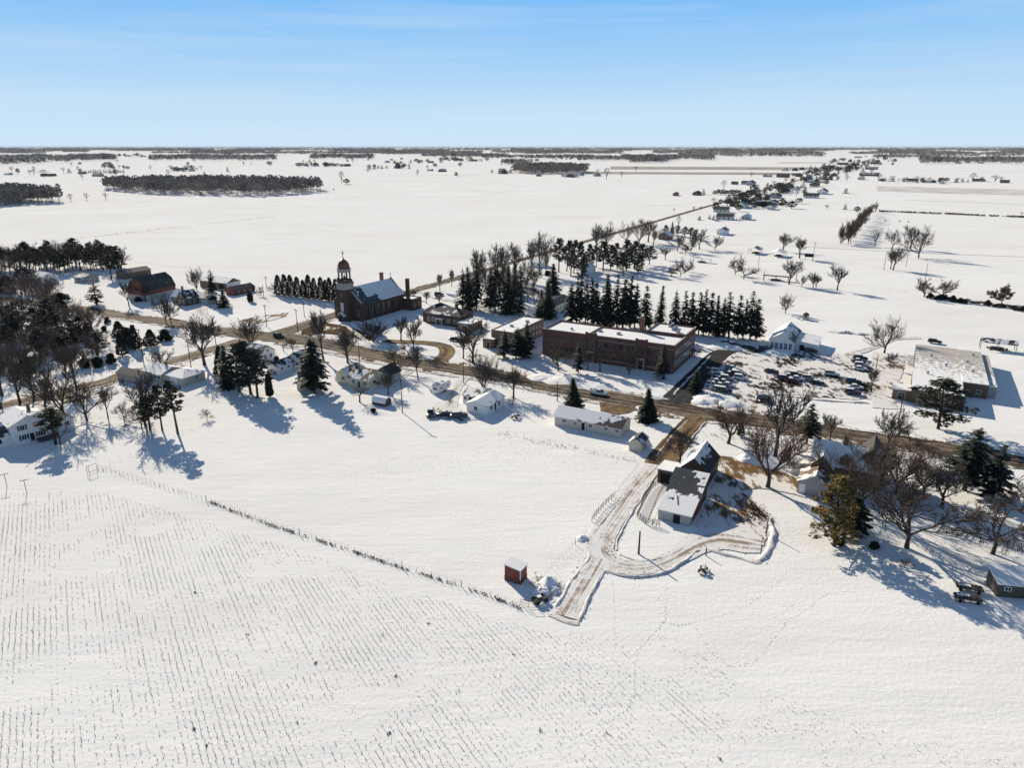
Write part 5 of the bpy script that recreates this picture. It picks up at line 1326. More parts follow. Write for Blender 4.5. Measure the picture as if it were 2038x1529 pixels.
# around the junction
K('crowdcone', 440, 752, 688, 26, 'dense upright conifer'); S('s1', 453, 772, 686, 40); P('pdense', 476, 780, 682, 66, 'dense pine'); P('pdense', 499, 783, 676, 74, 'dense pine'); P('p3', 513, 791, 692, 72, 'dense pine'); K('ctight', 537, 790, 744, 15, 'narrow arborvitae'); K('c1', 454, 772, 738, 16, 'dark arborvitae'); S('sbig', 626, 782, 660, 62, 'tall broad spruce'); K('c2', 618, 768, 735, 30, 'bushy evergreen')
B('b4', 644, 717, 617, 36, phrase='tall slim bare tree'); B('b2', 692, 722, 652, 50); B('b4', 584, 704, 672, 18, phrase='small bare tree'); B('broom', 500, 688, 630, 50, phrase='broom shaped bare tree'); K('c2', 551, 722, 708, 12, 'round clipped shrub')
B('snag', 716, 800, 764, 40, phrase='gnarled dark tree'); B('b2', 773, 785, 744, 34, phrase='small bare tree'); B('big1', 789, 743, 684, 60, phrase='spreading bare tree'); B('b4', 832, 756, 690, 26, phrase='slim bare tree'); B('broom', 962, 780, 700, 46, phrase='upswept bare tree'); B('b2', 1022, 791, 734, 46, phrase='bare tree'); B('b6', 941, 722, 636, 52, phrase='tall forked bare tree'); B('b4', 922, 713, 664, 28, phrase='slim bare tree'); B('b5', 765, 770, 742, 28, phrase='reddish bush'); B('apple', 1020, 806, 788, 16, phrase='tiny bare sapling')
B('multi', 743, 680, 632, 44, phrase='dark forked tree'); B('b4', 798, 678, 634, 30, phrase='slim bare tree'); B('b1', 823, 697, 634, 36, phrase='bare tree'); B('b2', 690, 712, 664, 38, phrase='bare tree'); B('b5', 812, 706, 680, 34, phrase='low bare thicket tree')
for x, yb, yt, w in [(875.5, 579, 545, 16), (899, 570, 538, 14), (824, 594, 577, 16), (849, 604, 580, 15), (874, 607, 586, 14)]: B('b4', x, yb, yt, w, phrase='small bare tree behind the church')
# arborvitae row left of the church
for x, yb, yt, w in [(556, 588, 546, 15), (569, 589, 545, 15), (580, 590, 546, 15), (593, 592, 550, 15), (605, 592, 556, 12), (615, 595, 546, 16), (627, 596, 552, 13), (642, 598, 550, 16), (650, 598, 556, 12), (660, 600, 551, 14), (670, 601, 554, 14), (676, 602, 552, 13)]: K('c1', x, yb, yt, w + 3, 'columnar arborvitae in the row left of the church', group='arborvitae row left of the church')
B('apple', 545, 585, 563, 20, phrase='small bare tree'); K('c2', 498, 600, 580, 14, 'dark rounded shrub'); B('b5', 510, 580, 566, 18, phrase='reddish bush'); S('s2', 425, 603, 534, 30, 'tall spruce'); S('s1', 446, 611, 575, 24); B('broom', 392, 578, 531, 26, phrase='bare tree'); B('apple', 520, 590, 572, 14, phrase='small bare tree')
# conifers beyond the church and the school
for x, yb, yt, w, k in [(921, 614, 532, 30, 's2'), (936, 616, 530, 28, 's1'), (948, 618, 522, 32, 's3'), (975, 618, 530, 30, 's5'), (985, 622, 534, 36, 'pdense'),  (1010, 624, 527, 36, 's1'), (1022, 620, 540, 28, 's2'), (1035, 629, 576, 26, 's3'), (1026, 586, 520, 26, 's1'), (1038, 590, 525, 28, 's2'), (1010, 588, 530, 22, 's2')]: S(k, x, yb, yt, w, 'spruce in the clump behind the rectory', group='spruce clump behind the rectory')
for x, yb, yt, w in [(1102, 586, 524, 34), (1086, 634, 556, 34), (1078, 630, 575, 26), (1095, 630, 568, 26)]: S('s1', x, yb, yt, w, 'spruce beside the cream garage')
rowt = [(1137, 643, 556, 34), (1148, 640, 550, 26), (1155, 639, 533, 30), (1166, 644, 545, 28), (1177, 645, 550, 32), (1190, 648, 556, 28), (1205, 651, 551, 34), (1215, 650, 562, 28), (1226, 653, 548, 36), (1241, 653, 544, 44), (1253, 653, 552, 38), (1264, 654, 560, 28), (1283, 655, 563, 28), (1313, 657, 573, 26), (1342, 662, 576, 32), (1360, 664, 575, 32), (1373, 665, 584, 26), (1388, 666, 580, 30), (1399, 667, 576, 28), (1411, 668, 580, 26), (1425, 669, 580, 28), (1440, 670, 588, 26), (1451, 671, 579, 34), (1467, 672, 588, 28), (1480, 674, 594, 26), (1493, 675, 578, 36), (1506, 676, 586, 28)]
for i, (x, yb, yt, w) in enumerate(rowt): S(['s2', 's5', 's3', 's6', 's1', 's3', 's5'][(i * 3) % 7], x + r.uniform(-2, 2), yb + r.uniform(-1.5, 1.5), yt + r.uniform(-6, 8), w * r.uniform(.9, 1.2), 'spruce in the row behind the school', group='spruce row behind the school')
for x, yb, yt, w in [(930, 612, 545, 30), (958, 606, 505, 34), (992, 612, 520, 34), (1016, 606, 515, 30), (1050, 600, 540, 26), (1064, 612, 560, 24), (1046, 575, 505, 30), (940, 604, 528, 28), (970, 600, 520, 28), (1004, 598, 505, 30), (1030, 600, 530, 26)]: B(r.choice(['bw', 'big1', 'bw2']), x, yb, yt, w, phrase='bare tree in the clump behind the rectory', group='bare trees behind the rectory')
# pines and bare trees along the church road
for x, yb, yt, w in [(953, 578, 497, 34), (1001, 560, 488, 32), (1026, 556, 486, 30), (1058, 548, 480, 24), (1073, 546, 461, 36), (1086, 548, 480, 24), (985, 565, 500, 26), (1062, 580, 530, 30), (1185, 505, 446, 36), (1205, 500, 449, 32), (1245, 490, 441, 22), (1272, 486, 436, 34), (1290, 482, 437, 30), (1300, 488, 450, 28), (1136, 550, 505, 28), (1045, 520, 0, 0)][:-1]: B(r.choice(['b4', 'bw', 'b2', 'bw2']), x, yb, yt, w, phrase='bare tree along the church road', group='bare trees along the church road')
for x, yb, yt, w in [(1112, 542, 472, 34), (1128, 540, 476, 28), (1142, 544, 476, 30), (1158, 545, 479, 28), (1172, 538, 484, 28), (1200, 540, 478, 34), (1215, 538, 486, 30), (1228, 536, 482, 28), (1246, 538, 475, 38), (1262, 535, 478, 34), (1278, 530, 484, 34), (1292, 527, 488, 30), (1187, 532, 488, 26), (1240, 548, 500, 30), (1270, 545, 505, 28), (1158, 560, 510, 26)]: P(r.choice(['p3', 'p1', 'pdense']), x, yb, yt, w, 'round topped pine in the grove beyond the school', group='pine grove beyond the school')
for x, yb, yt, w, k in [(1325, 470, 447, 14, 'p1'), (1337, 468, 440, 14, 's1'), (1349, 470, 448, 18, 'p3'), (1362, 472, 450, 18, 'p3'), (1374, 475, 452, 16, 'p1'), (1385, 478, 456, 16, 'p3')]: P(k, x, yb, yt, w, 'evergreen behind the brick cottage', group='evergreens behind the brick cottage')
# park and right hand fields
for k, x, yb, yt, w, ph in [('b3', 1348, 500, 466, 30, ''), ('b5', 1364, 507, 480, 24, 'reddish '), ('b3', 1375, 503, 468, 30, ''), ('b6', 1392, 496, 454, 24, ''), ('b3', 1423, 498, 469, 30, ''), ('b4', 1324, 517, 494, 18, ''), ('apple', 1336, 551, 524, 22, ''), ('b5', 1354, 551, 516, 26, 'reddish '), ('b5', 1362, 545, 512, 24, 'reddish '), ('b5', 1371, 541, 514, 20, 'reddish '), ('b5', 1463, 547, 512, 30, 'rounded reddish '), ('b5', 1480, 556, 507, 36, 'rounded reddish '), ('b2', 1558, 500, 464, 34, 'round '), ('b4', 1591, 514, 474, 28, ''), ('b2', 1570, 566, 517, 38, 'wide '), ('b3', 1595, 572, 547, 16, 'small '), ('b2', 1618, 574, 542, 22, 'small '), ('b2', 1624, 575, 548, 20, 'small '), ('b4', 1666, 578, 530, 28, ''), ('b3', 1563, 623, 586, 34, 'short round '), ('snag', 1741, 491, 454, 24, ''), ('b3', 1776, 494, 456, 28, 'round '), ('b4', 1812, 495, 450, 26, ''), ('big1', 1828, 513, 447, 52, 'large '), ('b2', 1777, 538, 491, 32, 'forked '), ('b4', 1772, 536, 500, 20, ''), ('b3', 1839, 591, 554, 46, 'low wide '), ('b3', 1875, 593, 556, 46, 'low wide '), ('big1', 1760, 702, 629, 66, 'large '), ('b4', 1771, 734, 702, 16, 'small '), ('b4', 1734, 780, 733, 28, 'small '), ('b4', 1651, 880, 826, 32, 'small '), ('b2', 1762, 902, 818, 62, 'wide '), ('big2', 1450, 882, 802, 84, 'reddish '), ('b6', 1352, 924, 856, 50, ''), ('big2', 1528, 970, 832, 108, 'large low forked '), ('b4', 1543, 908, 768, 72, 'very tall '), ('big1', 1714, 1016, 872, 160, 'huge many stemmed '), ('b3', 1804, 1090, 930, 165, 'large spreading '), ('weep', 1976, 1102, 992, 132, 'drooping '), ('big2', 1782, 982, 872, 92, ''), ('big1', 1740, 975, 884, 76, 'reddish '), ('big2', 1838, 985, 905, 84, 'reddish '), ('b6', 2040, 1050, 960, 70, ''), ('b5', 1810, 880, 850, 46, 'low reddish '), ('b5', 1670, 905, 870, 26, 'low reddish '), ('b6', 1382, 712, 690, 18, 'small '), ('b2', 1875, 1010, 930, 80, ''), ('b5', 1590, 905, 860, 30, 'low reddish ')]: B(k, x, yb, yt, w, phrase=ph + 'bare tree')
B('oak', 1993, 605, 566, 34, phrase='russet leaved oak')
for k, x, yb, yt, w in [('b3', 1111, 738, 684, 50), ('b4', 1194, 739, 690, 34), ('b3', 1252, 745, 694, 50), ('b4', 1170, 735, 700, 24)]: B(k, x, yb, yt, w, phrase='bare tree against the school front')
S('s2', 1319, 755, 682, 30, 'narrow spruce'); S('s3', 1151, 742, 680, 30, 'narrow spruce'); S('s1', 1384, 779, 738, 36, 'bushy spruce'); S('s4', 1142, 813, 752, 38, 'neat cone shaped spruce'); S('s4', 1289, 837, 774, 42, 'neat cone shaped spruce'); S('sopen', 1605, 883, 803, 42, 'open layered spruce'); S('sopen', 1919, 975, 853, 80, 'open layered spruce'); S('s3', 1973, 998, 884, 70, 'dark broad spruce'); P('pbig', 1867, 853, 750, 112, 'big irregular pine')
P('gold', 1660, 1086, 950, 112, 'sunlit golden pine'); S('s3', 1693, 1060, 985, 70, 'dark spruce behind the golden one')
P('s2', 1003, 712, 655, 34, 'spruce at the annex corner', ); S('s2', 1027, 712, 650, 36, 'spruce at the annex corner'); S('s3', 1052, 704, 642, 36, 'spruce at the annex corner'); S('s2', 1040, 712, 665, 36, 'spruce at the annex corner')
K('crowdcone', 1474, 868, 840, 16, 'reddish cone shrub'); K('c2', 1672, 1085, 1072, 18, 'dark low shrub'); B('apple', 1800, 1130, 1112, 30, phrase='low brown bush'); K('c2', 1740, 1092, 1078, 20, 'dark low shrub'); K('c2', 743, 820, 812, 12, 'tiny dark shrub'); K('c2', 1090, 548, 538, 20)
for i in range(26):
    x = 1850 + i * 7.6; y = 592 + i * 1.05; tree(r.choice(['c3', 'multi', 'c2']), x, y + r.uniform(-2, 3), y - r.uniform(5, 12), r.uniform(12, 20), 'hedgerow_shrub', 'dark shrub in the hedgerow at the right edge', 'shrub', 'shrubs of the right hand hedgerow', 'dark shrub in the hedgerow crossing the right hand fields')
# tall hedgerow leaving to the upper right
for i in range(34):
    t = (i / 33) ** 1.25; x = 1676 + (1738 - 1676) * t + r.uniform(-4, 6) + (8 * (1 - t) if i % 2 else 0); y = 487 + (422 - 487) * t
    tree(r.choice(['b5', 'b6', 'broom']), x, y, y - (44 - 20 * t) * r.uniform(.75, 1.1), (22 - 10 * t), 'hedgerow_tree', 'tree in the far hedgerow', 'tree', 'trees of the far hedgerow', 'reddish bare tree in the tall hedgerow running away across the fields')

# -- vehicles
car('pickup', 'white', 1190, 786, -92, 'white pickup truck driving on the brown main road', False, name='pickup_truck')
car('suv', 'black', 555, 672, -90, 'black car turning at the road junction', False); car('pickup', 'dark green', 412, 658, 92, 'dark green truck driving on the left part of the main road', False, name='pickup_truck')
for i, (k, c, x, y, a) in enumerate([('suv', 'white', 1405, 745, 0), ('suv', 'dark grey', 1412, 742, 0)]): pass
lot = [('suv', 'silver', 1427, 744), ('sedan', 'black', 1420, 750), ('suv', 'white', 1436, 752), ('sedan', 'dark blue', 1431, 758), ('suv', 'dark grey', 1426, 765), ('suv', 'white', 1419, 770), ('sedan', 'black', 1434, 771), ('sedan', 'silver', 1427, 777)]
for k, c, x, y in lot: car(k, c, x, y, -88, 'NEAR', group='snowy cars parked beside the school lane')
lot2 = [('suv', 'silver', 1457, 738), ('sedan', 'white', 1463, 743), ('suv', 'dark grey', 1468, 748), ('sedan', 'dark red', 1452, 748)]
for k, c, x, y in lot2: car(k, c, x, y, -88, 'MID', group='snowy cars parked beside the school lane')
mid = [('suv', 'silver', 1610, 757, 'silver car right of the small group in the car park', -84), ('sedan', 'black', 1625, 765, 'black car second right of the small group in the car park', -84), ('suv', 'white', 1655, 748, 'white car between the middle group and the right parking rows', -84), ('sedan', 'dark grey', 1535, 742, 'dark grey car standing left of the middle car park group', -84), ('suv', 'dark grey', 1562, 757, 'dark grey car left of the small group in the car park', -84), ('sedan', 'dark red', 1575, 761, 'dark red car at the front left of the small group', -84), ('sedan', 'silver', 1570, 752, 'silver car parked in the middle of the snowy car park', -84), ('suv', 'black', 1583, 750, 'black car nose to tail with the silver one in the car park', -84), ('sedan', 'white', 1586, 757, 'white car at the front of the small group in the car park', -84)]
for k, c, x, y, l, a in mid: car(k, c, x, y, a, l, group='cars in the middle of the car park')
rt = [('suv', 'black', 1712, 716, 'black car at the top of the right hand parking row'), ('sedan', 'dark grey', 1708, 722, 'dark grey car second from the top of the right hand parking row'), ('suv', 'silver', 1714, 731, 'silver snow covered car third in the right hand parking row'), ('sedan', 'white', 1711, 737, 'white car fourth in the right hand parking row'), ('suv', 'dark blue', 1698, 763, 'dark blue car with bare roof in the lower right parking row'), ('sedan', 'white', 1702, 774, 'white car in the lower right parking row'), ('suv', 'dark grey', 1696, 785, 'dark grey car at the bottom of the right parking row')]
for k, c, x, y in [('sedan', 'dark grey', 1441, 764), ('suv', 'silver', 1446, 757), ('sedan', 'white', 1449, 770), ('suv', 'black', 1441, 781), ('suv', 'white', 1474, 756)]: car(k, c, x, y, -88, 'MID', group='snowy cars parked beside the school lane')
for k, c, x, y, l in rt: car(k, c, x, y, -82, l, group='cars in the right parking rows')
for k, c, x, y, l in [('suv', 'black', 1462, 690, 'black car in the shade below the conifer row'), ('sedan', 'black', 1487, 694, 'black low car in the shade left of the white hall'), ('suv', 'dark grey', 1522, 697, 'dark grey car beside the white hall front'), ('suv', 'black', 1613, 701, 'black car tucked behind the white hall annex'), ('sedan', 'black', 1508, 700, 'black car between the shaded heap and the white hall'), ('suv', 'dark green', 1447, 686, 'dark green car at the upper left corner of the car park')]: car(k, c, x, y, -80, l, True, group='cars in the shaded upper car park')
car('suv', 'black', 1521, 797, -35, 'black car alone at the lower edge of the car park', False)
car('suv', 'dark grey', 857, 827, -150, 'dark grey car parked left of the white bungalow', True); car('sedan', 'black', 886, 828, -60, 'black car parked close to the white bungalow', True); car('suv', 'dark grey', 914, 831, -50, 'dark grey car beside the white bungalow wall', True)
car('suv', 'black', 1860, 683, -90, 'black car parked behind the flat roofed hall', True); car('sedan', 'dark red', 905, 678, -80, 'dark red car parked beside the loop drive', True); car('suv', 'dark grey', 874, 588, -80, 'dark car parked behind the church', True)
# camper
e = empty('camper_trailer', 'white camper trailer parked in the snow beside the white bungalow', 'trailer', G(873, 786), AU)
b = MB(); b.prism([(0, 0, .5), (0, 0, 2.3), (.35, 0, 2.75), (6.2, 0, 2.8), (6.7, 0, 2.2), (6.7, 0, 1.2), (6.3, 0, .5)], (0, 2.4, 0)); b.build('body', M['siding_white'], e)
b = MB(); b.box(.45, .05, 2.785, 6.1, 2.35, 2.93); b.build('snow_cover', M['snow_soft'], e); wins(e, 'S', 0, 0, 6.7, 2.4, [(.2, 1.4, .8, .6), (.75, 1.4, 1.0, .6)]); wins(e, 'W', 0, 0, 6.7, 2.4, [(.5, 1.3, 1.4, .7)]); wins(e, 'S', 0, 0, 6.7, 2.4, [(.48, .55, .7, 1.9)], 'door', 'metal', 'white')
b = MB(); b.box(.6, .3, 2.935, 1.3, .9, 3.15); b.box(3.4, .8, 2.935, 4.1, 1.5, 3.15); b.build('roof_vent', M['metal'], e)
for x in (2.8, 3.6):
    for y in (-.02, 2.2): b = MB(); b.prism([(x + .33 * math.cos(a), y, .33 + .33 * math.sin(a)) for a in [2 * math.pi * i / 12 for i in range(12)]], (0, .22, 0)); b.build('wheel', M['rubber'], e)
# wagons at the right edge
def wagon(label, px, py, rot, load):
    e = empty('farm_wagon', label, 'wagon', G(px, py), rot); b = MB(); b.box(-2.6, -1.0, .75, 2.6, 1.0, .92); b.box(2.6, -.05, .7, 4.0, .05, .8); b.build('flatbed', M['wood_dark'], e)
    for x in (-1.7, 1.7):
        for s in (-1, 1): q = MB(); q.prism([(x + .38 * math.cos(a), s * .95, .38 + .38 * math.sin(a)) for a in [2 * math.pi * i / 12 for i in range(12)]], (0, .2 * s, 0)); q.build('wheel', M['rubber'], e)
    b = MB()
    for i in range(7): b.box(-2.5 + i * .72, -.9, .922, -1.95 + i * .72, .9, 1.15 + load * (.5 + .5 * math.sin(i * 2.3)))
    b.build('load', M['wood_dark'], e); b = MB(); b.box(-2.2, -.5, 1.18 + load, .2, .3, 1.27 + load); b.build('snow_cover', M['snow_soft'], e); e.scale = (.76, .76, .7); return e
wagon('flat wagon under patchy snow near the weathered shed, the farther one', 1928, 1175, R(-22), .02); wagon('loaded farm wagon in the snow near the weathered shed, the nearer one', 1925, 1196, R(-14), .25)

# -- poles
for a in [(290, 745, 654, 'wooden utility pole on the side road in front of the left conifers'), (381, 735, 678, 'wooden utility pole behind the low ranch house'), (430, 686, 645, 'utility pole beside the dark green truck'), (531, 650, 606, 'utility pole with crossarm at the far side of the junction'), (593, 661, 615, 'utility pole on the snowy wedge by the church'), (606, 631, 601, 'short pole on the church road left of the church'), (525, 592, 566, 'pole in the farmyard right of the red outbuilding'), (531, 576, 550, 'farthest pole on the field edge above the farmyard'), (564, 698, 682, 'short pole near the white cottage'), (716, 723, 682, 'utility pole behind the cream house'), (801, 821, 754, 'tall pole casting a long shadow right of the barrel roofed shed'), (923, 763, 720, 'pole at the kerb above the white bungalow'), (1109, 798, 760, 'pole at the kerb left of the cone shaped spruce'), (1579, 848, 816, 'pole at the kerb left of the open layered spruce'), (1743, 736, 706, 'slim pole at the right of the car park'), (1786, 852, 784, 'left of the two tall poles before the flat roofed hall'), (1790, 868, 814, 'right of the two tall poles before the flat roofed hall'), (1759, 538, 500, 'pole left of the forked tree in the right fields'), (1803, 531, 500, 'thin leaning pole under the large tree in the right fields'), (1841, 556, 524, 'pole standing above the right hand hedgerow'), (1520, 560, 536, 'short dark pole by the park path'), (1578, 330, 322, 'tiny far pole by the straight road')]:
    pole(a[0], a[1], a[2], a[3], arm=a[0] in (531, 290, 381, 801, 1786, 593))
pole(390, 627, 584, 'slender white flagpole in front of the dark farmhouse', False, name='flagpole', r=.06, mat_='metal', cat='flagpole'); pole(1413, 789, 734, 'pale lamp post at the lower corner of the car park', False, name='lamp_post', r=.1, mat_='metal', cat='lamp post', lamp=True)
pole(1508, 540, 500, 'tall ball field light pole beside the dark pavilion', True, name='field_light', r=.14); pole(1618, 518, 482, 'ball field light pole beside the scoreboard', True, name='field_light', r=.14); pole(1584, 562, 521, 'ball field light pole right of the wide bare tree', True, name='field_light', r=.14)
pole(1271, 1102, 1058, 'stout pole inside the loop track casting a long shadow', False, r=.2); pole(1525, 1062, 1030, 'leaning post on the bank of the trampled yard', False, r=.12, name='yard_post', cat='post')
pole(1405, 1106, 1090, 'stubby post with a cross bar beside the loop track', False, r=.12, name='yard_post', cat='post')
e = empty('scoreboard', 'dark scoreboard on two legs by the ball field', 'scoreboard', G(1609, 519), AU + R(90)); b = MB(); b.box(-2.6, -.1, 2.4, 2.6, .1, 4.6); b.build('panel', M['dark'], e)
for x in (-2, 2): b = MB(); b.box(x - .1, -.08, -.2, x + .1, .08, 2.398); b.build('leg', M['metal'], e)
for x, yb, yt, l in [(14, 968, 944, 'clothes line post at the far left, the leftmost one'), (53, 980, 956, 'clothes line post with the arm near the left field')]:
    e = empty('clothesline_post', l, 'post', G(x, yb), R(35)); h = HGT(x, yb, yt); b = MB(); b.tube([(0, 0, -.2), (0, 0, h)], [.06, .06], 6); b.build('post', M['pole'], e); b = MB(); b.box(-.8, -.04, h - .1, .8, .04, h + .01); b.build('crossarm', M['pole'], e)
e = empty('trampoline_frame', 'small dark gate frame standing at the left field corner', 'frame', G(186, 940), R(60)); b = MB()
for a, c in [((-.9, 0, -.1), (-.9, 0, 1.9)), ((.9, 0, -.1), (.9, 0, 1.9)), ((-.9, 0, 1.85), (.9, 0, 1.85)), ((-.9, 0, .3), (.9, 0, .3)), ((-.9, .8, -.1), (-.9, .8, 1.5)), ((-.9, 0, 1.85), (-.9, .8, 1.5))]: b.tube([a, c], [.05, .05], 5)
b.build('frame', M['wood_dark'], e); e.name = 'gate_frame'

# -- fences and weeds
FL = [(195, 932), (300, 962), (420, 1000), (540, 1045), (680, 1090), (800, 1130), (905, 1163), (1005, 1198), (1035, 1212)]
fence('long wire fence dividing the pasture from the stubble field', FL, 1.45, .95, .028, heavy=(24, 42, 58, 66), m='wood_dark')
weeds('fence_weeds', 'dry weeds along the long pasture fence', FL[2:], 620, .38, .16, 'weed', 3, r=.06); weeds('fence_weeds', 'scattered dry weeds at the left end of the pasture fence', FL[:3], 24, .3, .3, 'weed', 4)
fence('faint wire fence from the field corner to the ranch house', [(196, 930), (260, 905), (330, 875), (410, 838)], 2.6, 1.0, .02)
fence('wire fence behind the bungalow and the mobile home', [(1010, 862), (1075, 878), (1150, 895), (1215, 905), (1262, 915)], 2.2, 1.1, .022); weeds('grass_tufts', 'grass tufts along the pasture top fence', [(1000, 865), (1090, 882), (1180, 900), (1255, 915)], 150, .35, .9, 'weed', 5, r=.04)
fence('wire fence along the farm track', [(1270, 930), (1250, 955), (1225, 985)], 1.6, 1.1, .03); fence('wire fence from the panels down to the red shed', [(1168, 1060), (1140, 1090), (1105, 1125), (1085, 1145)], 1.3, 1.0, .02, heavy=(4,))
fence('dark cattle panel fence beside the farm track', [(1222, 990), (1200, 1010), (1178, 1038)], 1.2, 1.3, .06, False, 'wood_dark', 'panel_fence', rails=(.3, .6, .9))
fence('curved hog panel pen left of the long low barn', [(1318, 958), (1296, 975), (1282, 1000), (1268, 1030), (1285, 1043), (1312, 1048)], 1.1, 1.25, .06, False, 'wood_dark', 'panel_fence', rails=(.2, .4, .6, .8, 1.0))
fence('inner hog panel rail against the long low barn', [(1332, 955), (1312, 985), (1300, 1015), (1290, 1040)], 1.3, 1.0, .05, False, 'wood_dark', 'panel_fence', rails=(.5, .95))
fence('white rail fence by the ranch house drive', [(337, 736), (350, 730), (362, 727)], 2.2, 1.0, .07, False, 'wood_dark', 'rail_fence', rails=(.5, .9))
fence('chain link ball field fence right of the scoreboard', [(1618, 520), (1650, 526), (1680, 532)], 3, 1.6, .04); fence('ball field fence crossing the right hand park', [(1660, 568), (1740, 575), (1800, 583)], 4, 1.3, .04); fence('ball field fence in front of the far hedgerow', [(1640, 519), (1700, 525), (1758, 537)], 4, 1.3, .04); fence('low fence along the field in front of the far hedgerow', [(1560, 480), (1640, 486), (1720, 489)], 5, 1.3, .04)
weeds('roadside_weeds', 'dry brown weeds on the verge of the side road', [(100, 792), (200, 772), (300, 742)], 160, .5, 1.2, 'weed', 6); weeds('roadside_weeds', 'dark weedy ditch bank along the side road', [(150, 752), (230, 730), (290, 712)], 120, .6, .9, 'weed', 7)
weeds('roadside_weeds', 'dry weeds on the verge before the school and church', [(640, 668), (740, 690), (860, 716), (1000, 738), (1150, 765), (1330, 795)], 240, .3, 1.2, 'weed', 31, r=.06); weeds('roadside_weeds', 'dry weeds on the near verge of the main road', [(600, 690), (740, 722), (900, 750), (1090, 785)], 200, .3, 1.0, 'weed', 32, r=.06); weeds('roadside_weeds', 'dry brush on the verge beside the right hand houses', [(1440, 850), (1600, 872), (1760, 893), (1960, 925)], 220, .5, 1.3, 'weed', 33, r=.06)
weeds('garden_stalks', 'dead brown garden stalks beyond the muddy yard', [(1478, 998), (1495, 1015), (1515, 1035)], 260, .7, 1.3, 'weed', 8, r=.06); weeds('roadside_weeds', 'brown weeds on the verge below the main road', [(1410, 868), (1500, 872), (1600, 885), (1720, 905)], 130, .5, 1.3, 'weed', 9); weeds('roadside_weeds', 'tall reddish weeds behind the brick house', [(1800, 890), (1840, 900), (1880, 915)], 150, 1.5, 1.5, 'twig_red', 10); weeds('field_weeds', 'weedy line across the far right fields', [(1750, 421), (1820, 424), (1900, 427), (1960, 430), (2040, 433)], 330, 2.2, 1.6, 'weed', 12, r=.5); weeds('field_weeds', 'dry weeds along the dark ditch of the left fields', [(0, 491), (180, 472), (300, 458), (545, 431)], 300, .5, .6, 'weed', 13, r=.2)
weeds('grass_tufts', 'sparse grass tips showing through the snow of the pasture', [(760, 930), (900, 915), (1050, 900), (1240, 935)], 900, .13, 5.0, 'weed', 15, r=.03)
# brush pile and scrap beside the red shed
for i, (x, y, rr, h) in enumerate([(1092, 1165, 2.0, 1.3), (1078, 1180, 1.8, 1.0), (1103, 1176, 1.2, .8)]): heap(['snowy brush pile right of the red shed', 'lower snowy brush pile in front of the first', 'small snowy mound beside the brush piles'][i], x, y, rr, h, 'snow', 'brush_pile', 'brush pile', seed=20 + i)
weeds('brush_twigs', 'tangled twigs sticking out of the brush piles', [(1066, 1158), (1085, 1160), (1100, 1172), (1088, 1185), (1070, 1178)], 170, .9, .8, 'weed', 21, r=.035)
def scrap(name, label, px, py, rot, n, seed, cat, size=1.0):
    rr = random.Random(seed); e = empty(name, label, cat, G(px, py), rot); b = MB()
    b.box(-1.3*size, -.5*size, .45*size, 1.3*size, -.4*size, .6*size); b.box(-1.3*size, .4*size, .45*size, 1.3*size, .5*size, .6*size)
    for i in range(n): x = (-1.2 + 2.4 * i / (n - 1)) * size; b.tube([(x, -.6*size, .55*size), (x + .1, .2, .62*size), (x - .1, .8*size, .1)], [.05, .05, .04], 4)
    b.tube([(1.3*size, 0, .5*size), (2.4*size, 0, .45*size)], [.06, .06], 5); b.build('frame', M['rust'], e)
    for x in (-.8, .8):
        for s in (-1, 1): q = MB(); q.prism([(x*size + .42*size * math.cos(a), s * .62*size, .42*size + .42*size * math.sin(a)) for a in [2 * math.pi * i / 12 for i in range(12)]], (0, .14 * s, 0)); q.build('wheel', M['rubber'], e)
    q = MB(); q.box(-.5*size, -.35*size, .62*size, .3*size, .35*size, 1.0*size); q.build('seat_box', M['rust'], e); q = MB(); q.box(-.45*size, -.3*size, 1.004*size, .25*size, .3*size, 1.1*size); q.build('snow_cover', M['snow_soft'], e)
scrap('farm_implement', 'rusty tined farm implement beside the brush piles', 1074, 1198, R(30), 9, 1, 'implement', 1.0); scrap('farm_implement', 'old red farm implement parked below the loop track', 1399, 1138, R(60), 7, 2, 'implement', .8); scrap('farm_implement', 'snowed in implement at the corner of the white bungalow', 1026, 832, R(70), 6, 3, 'implement', 1.0); scrap('farm_implement', 'rusty implement standing at the side of the muddy yard', 1459, 966, R(60), 6, 4, 'implement', .9)
e = empty('panel_gate', 'open metal gate lying beside the brush piles', 'gate', G(1037, 1205), R(-30)); b = MB()
for a, c in [((0, 0, 0), (0, 0, 1.2)), ((1.4, 0, 0), (1.4, 0, 1.2)), ((0, 0, 1.15), (1.4, 0, 1.15)), ((0, 0, .6), (1.4, 0, .6)), ((1.4, 0, 1.15), (2.6, .6, 1.0)), ((2.6, .6, 0), (2.6, .6, 1.0)), ((1.4, 0, .1), (2.6, .6, .1)), ((0, 0, .1), (1.4, 0, .1))]: b.tube([a, c], [.035, .035], 5)
b.build('frame', M['rust'], e)
heap('round snowy manure heap beside the farm track', 1160, 1072, 1.3, .6, 'snow', seed=31); heap('snow covered mound at the far right of the muddy yard', 1490, 915, 2.6, 1.3, 'snow', seed=32)
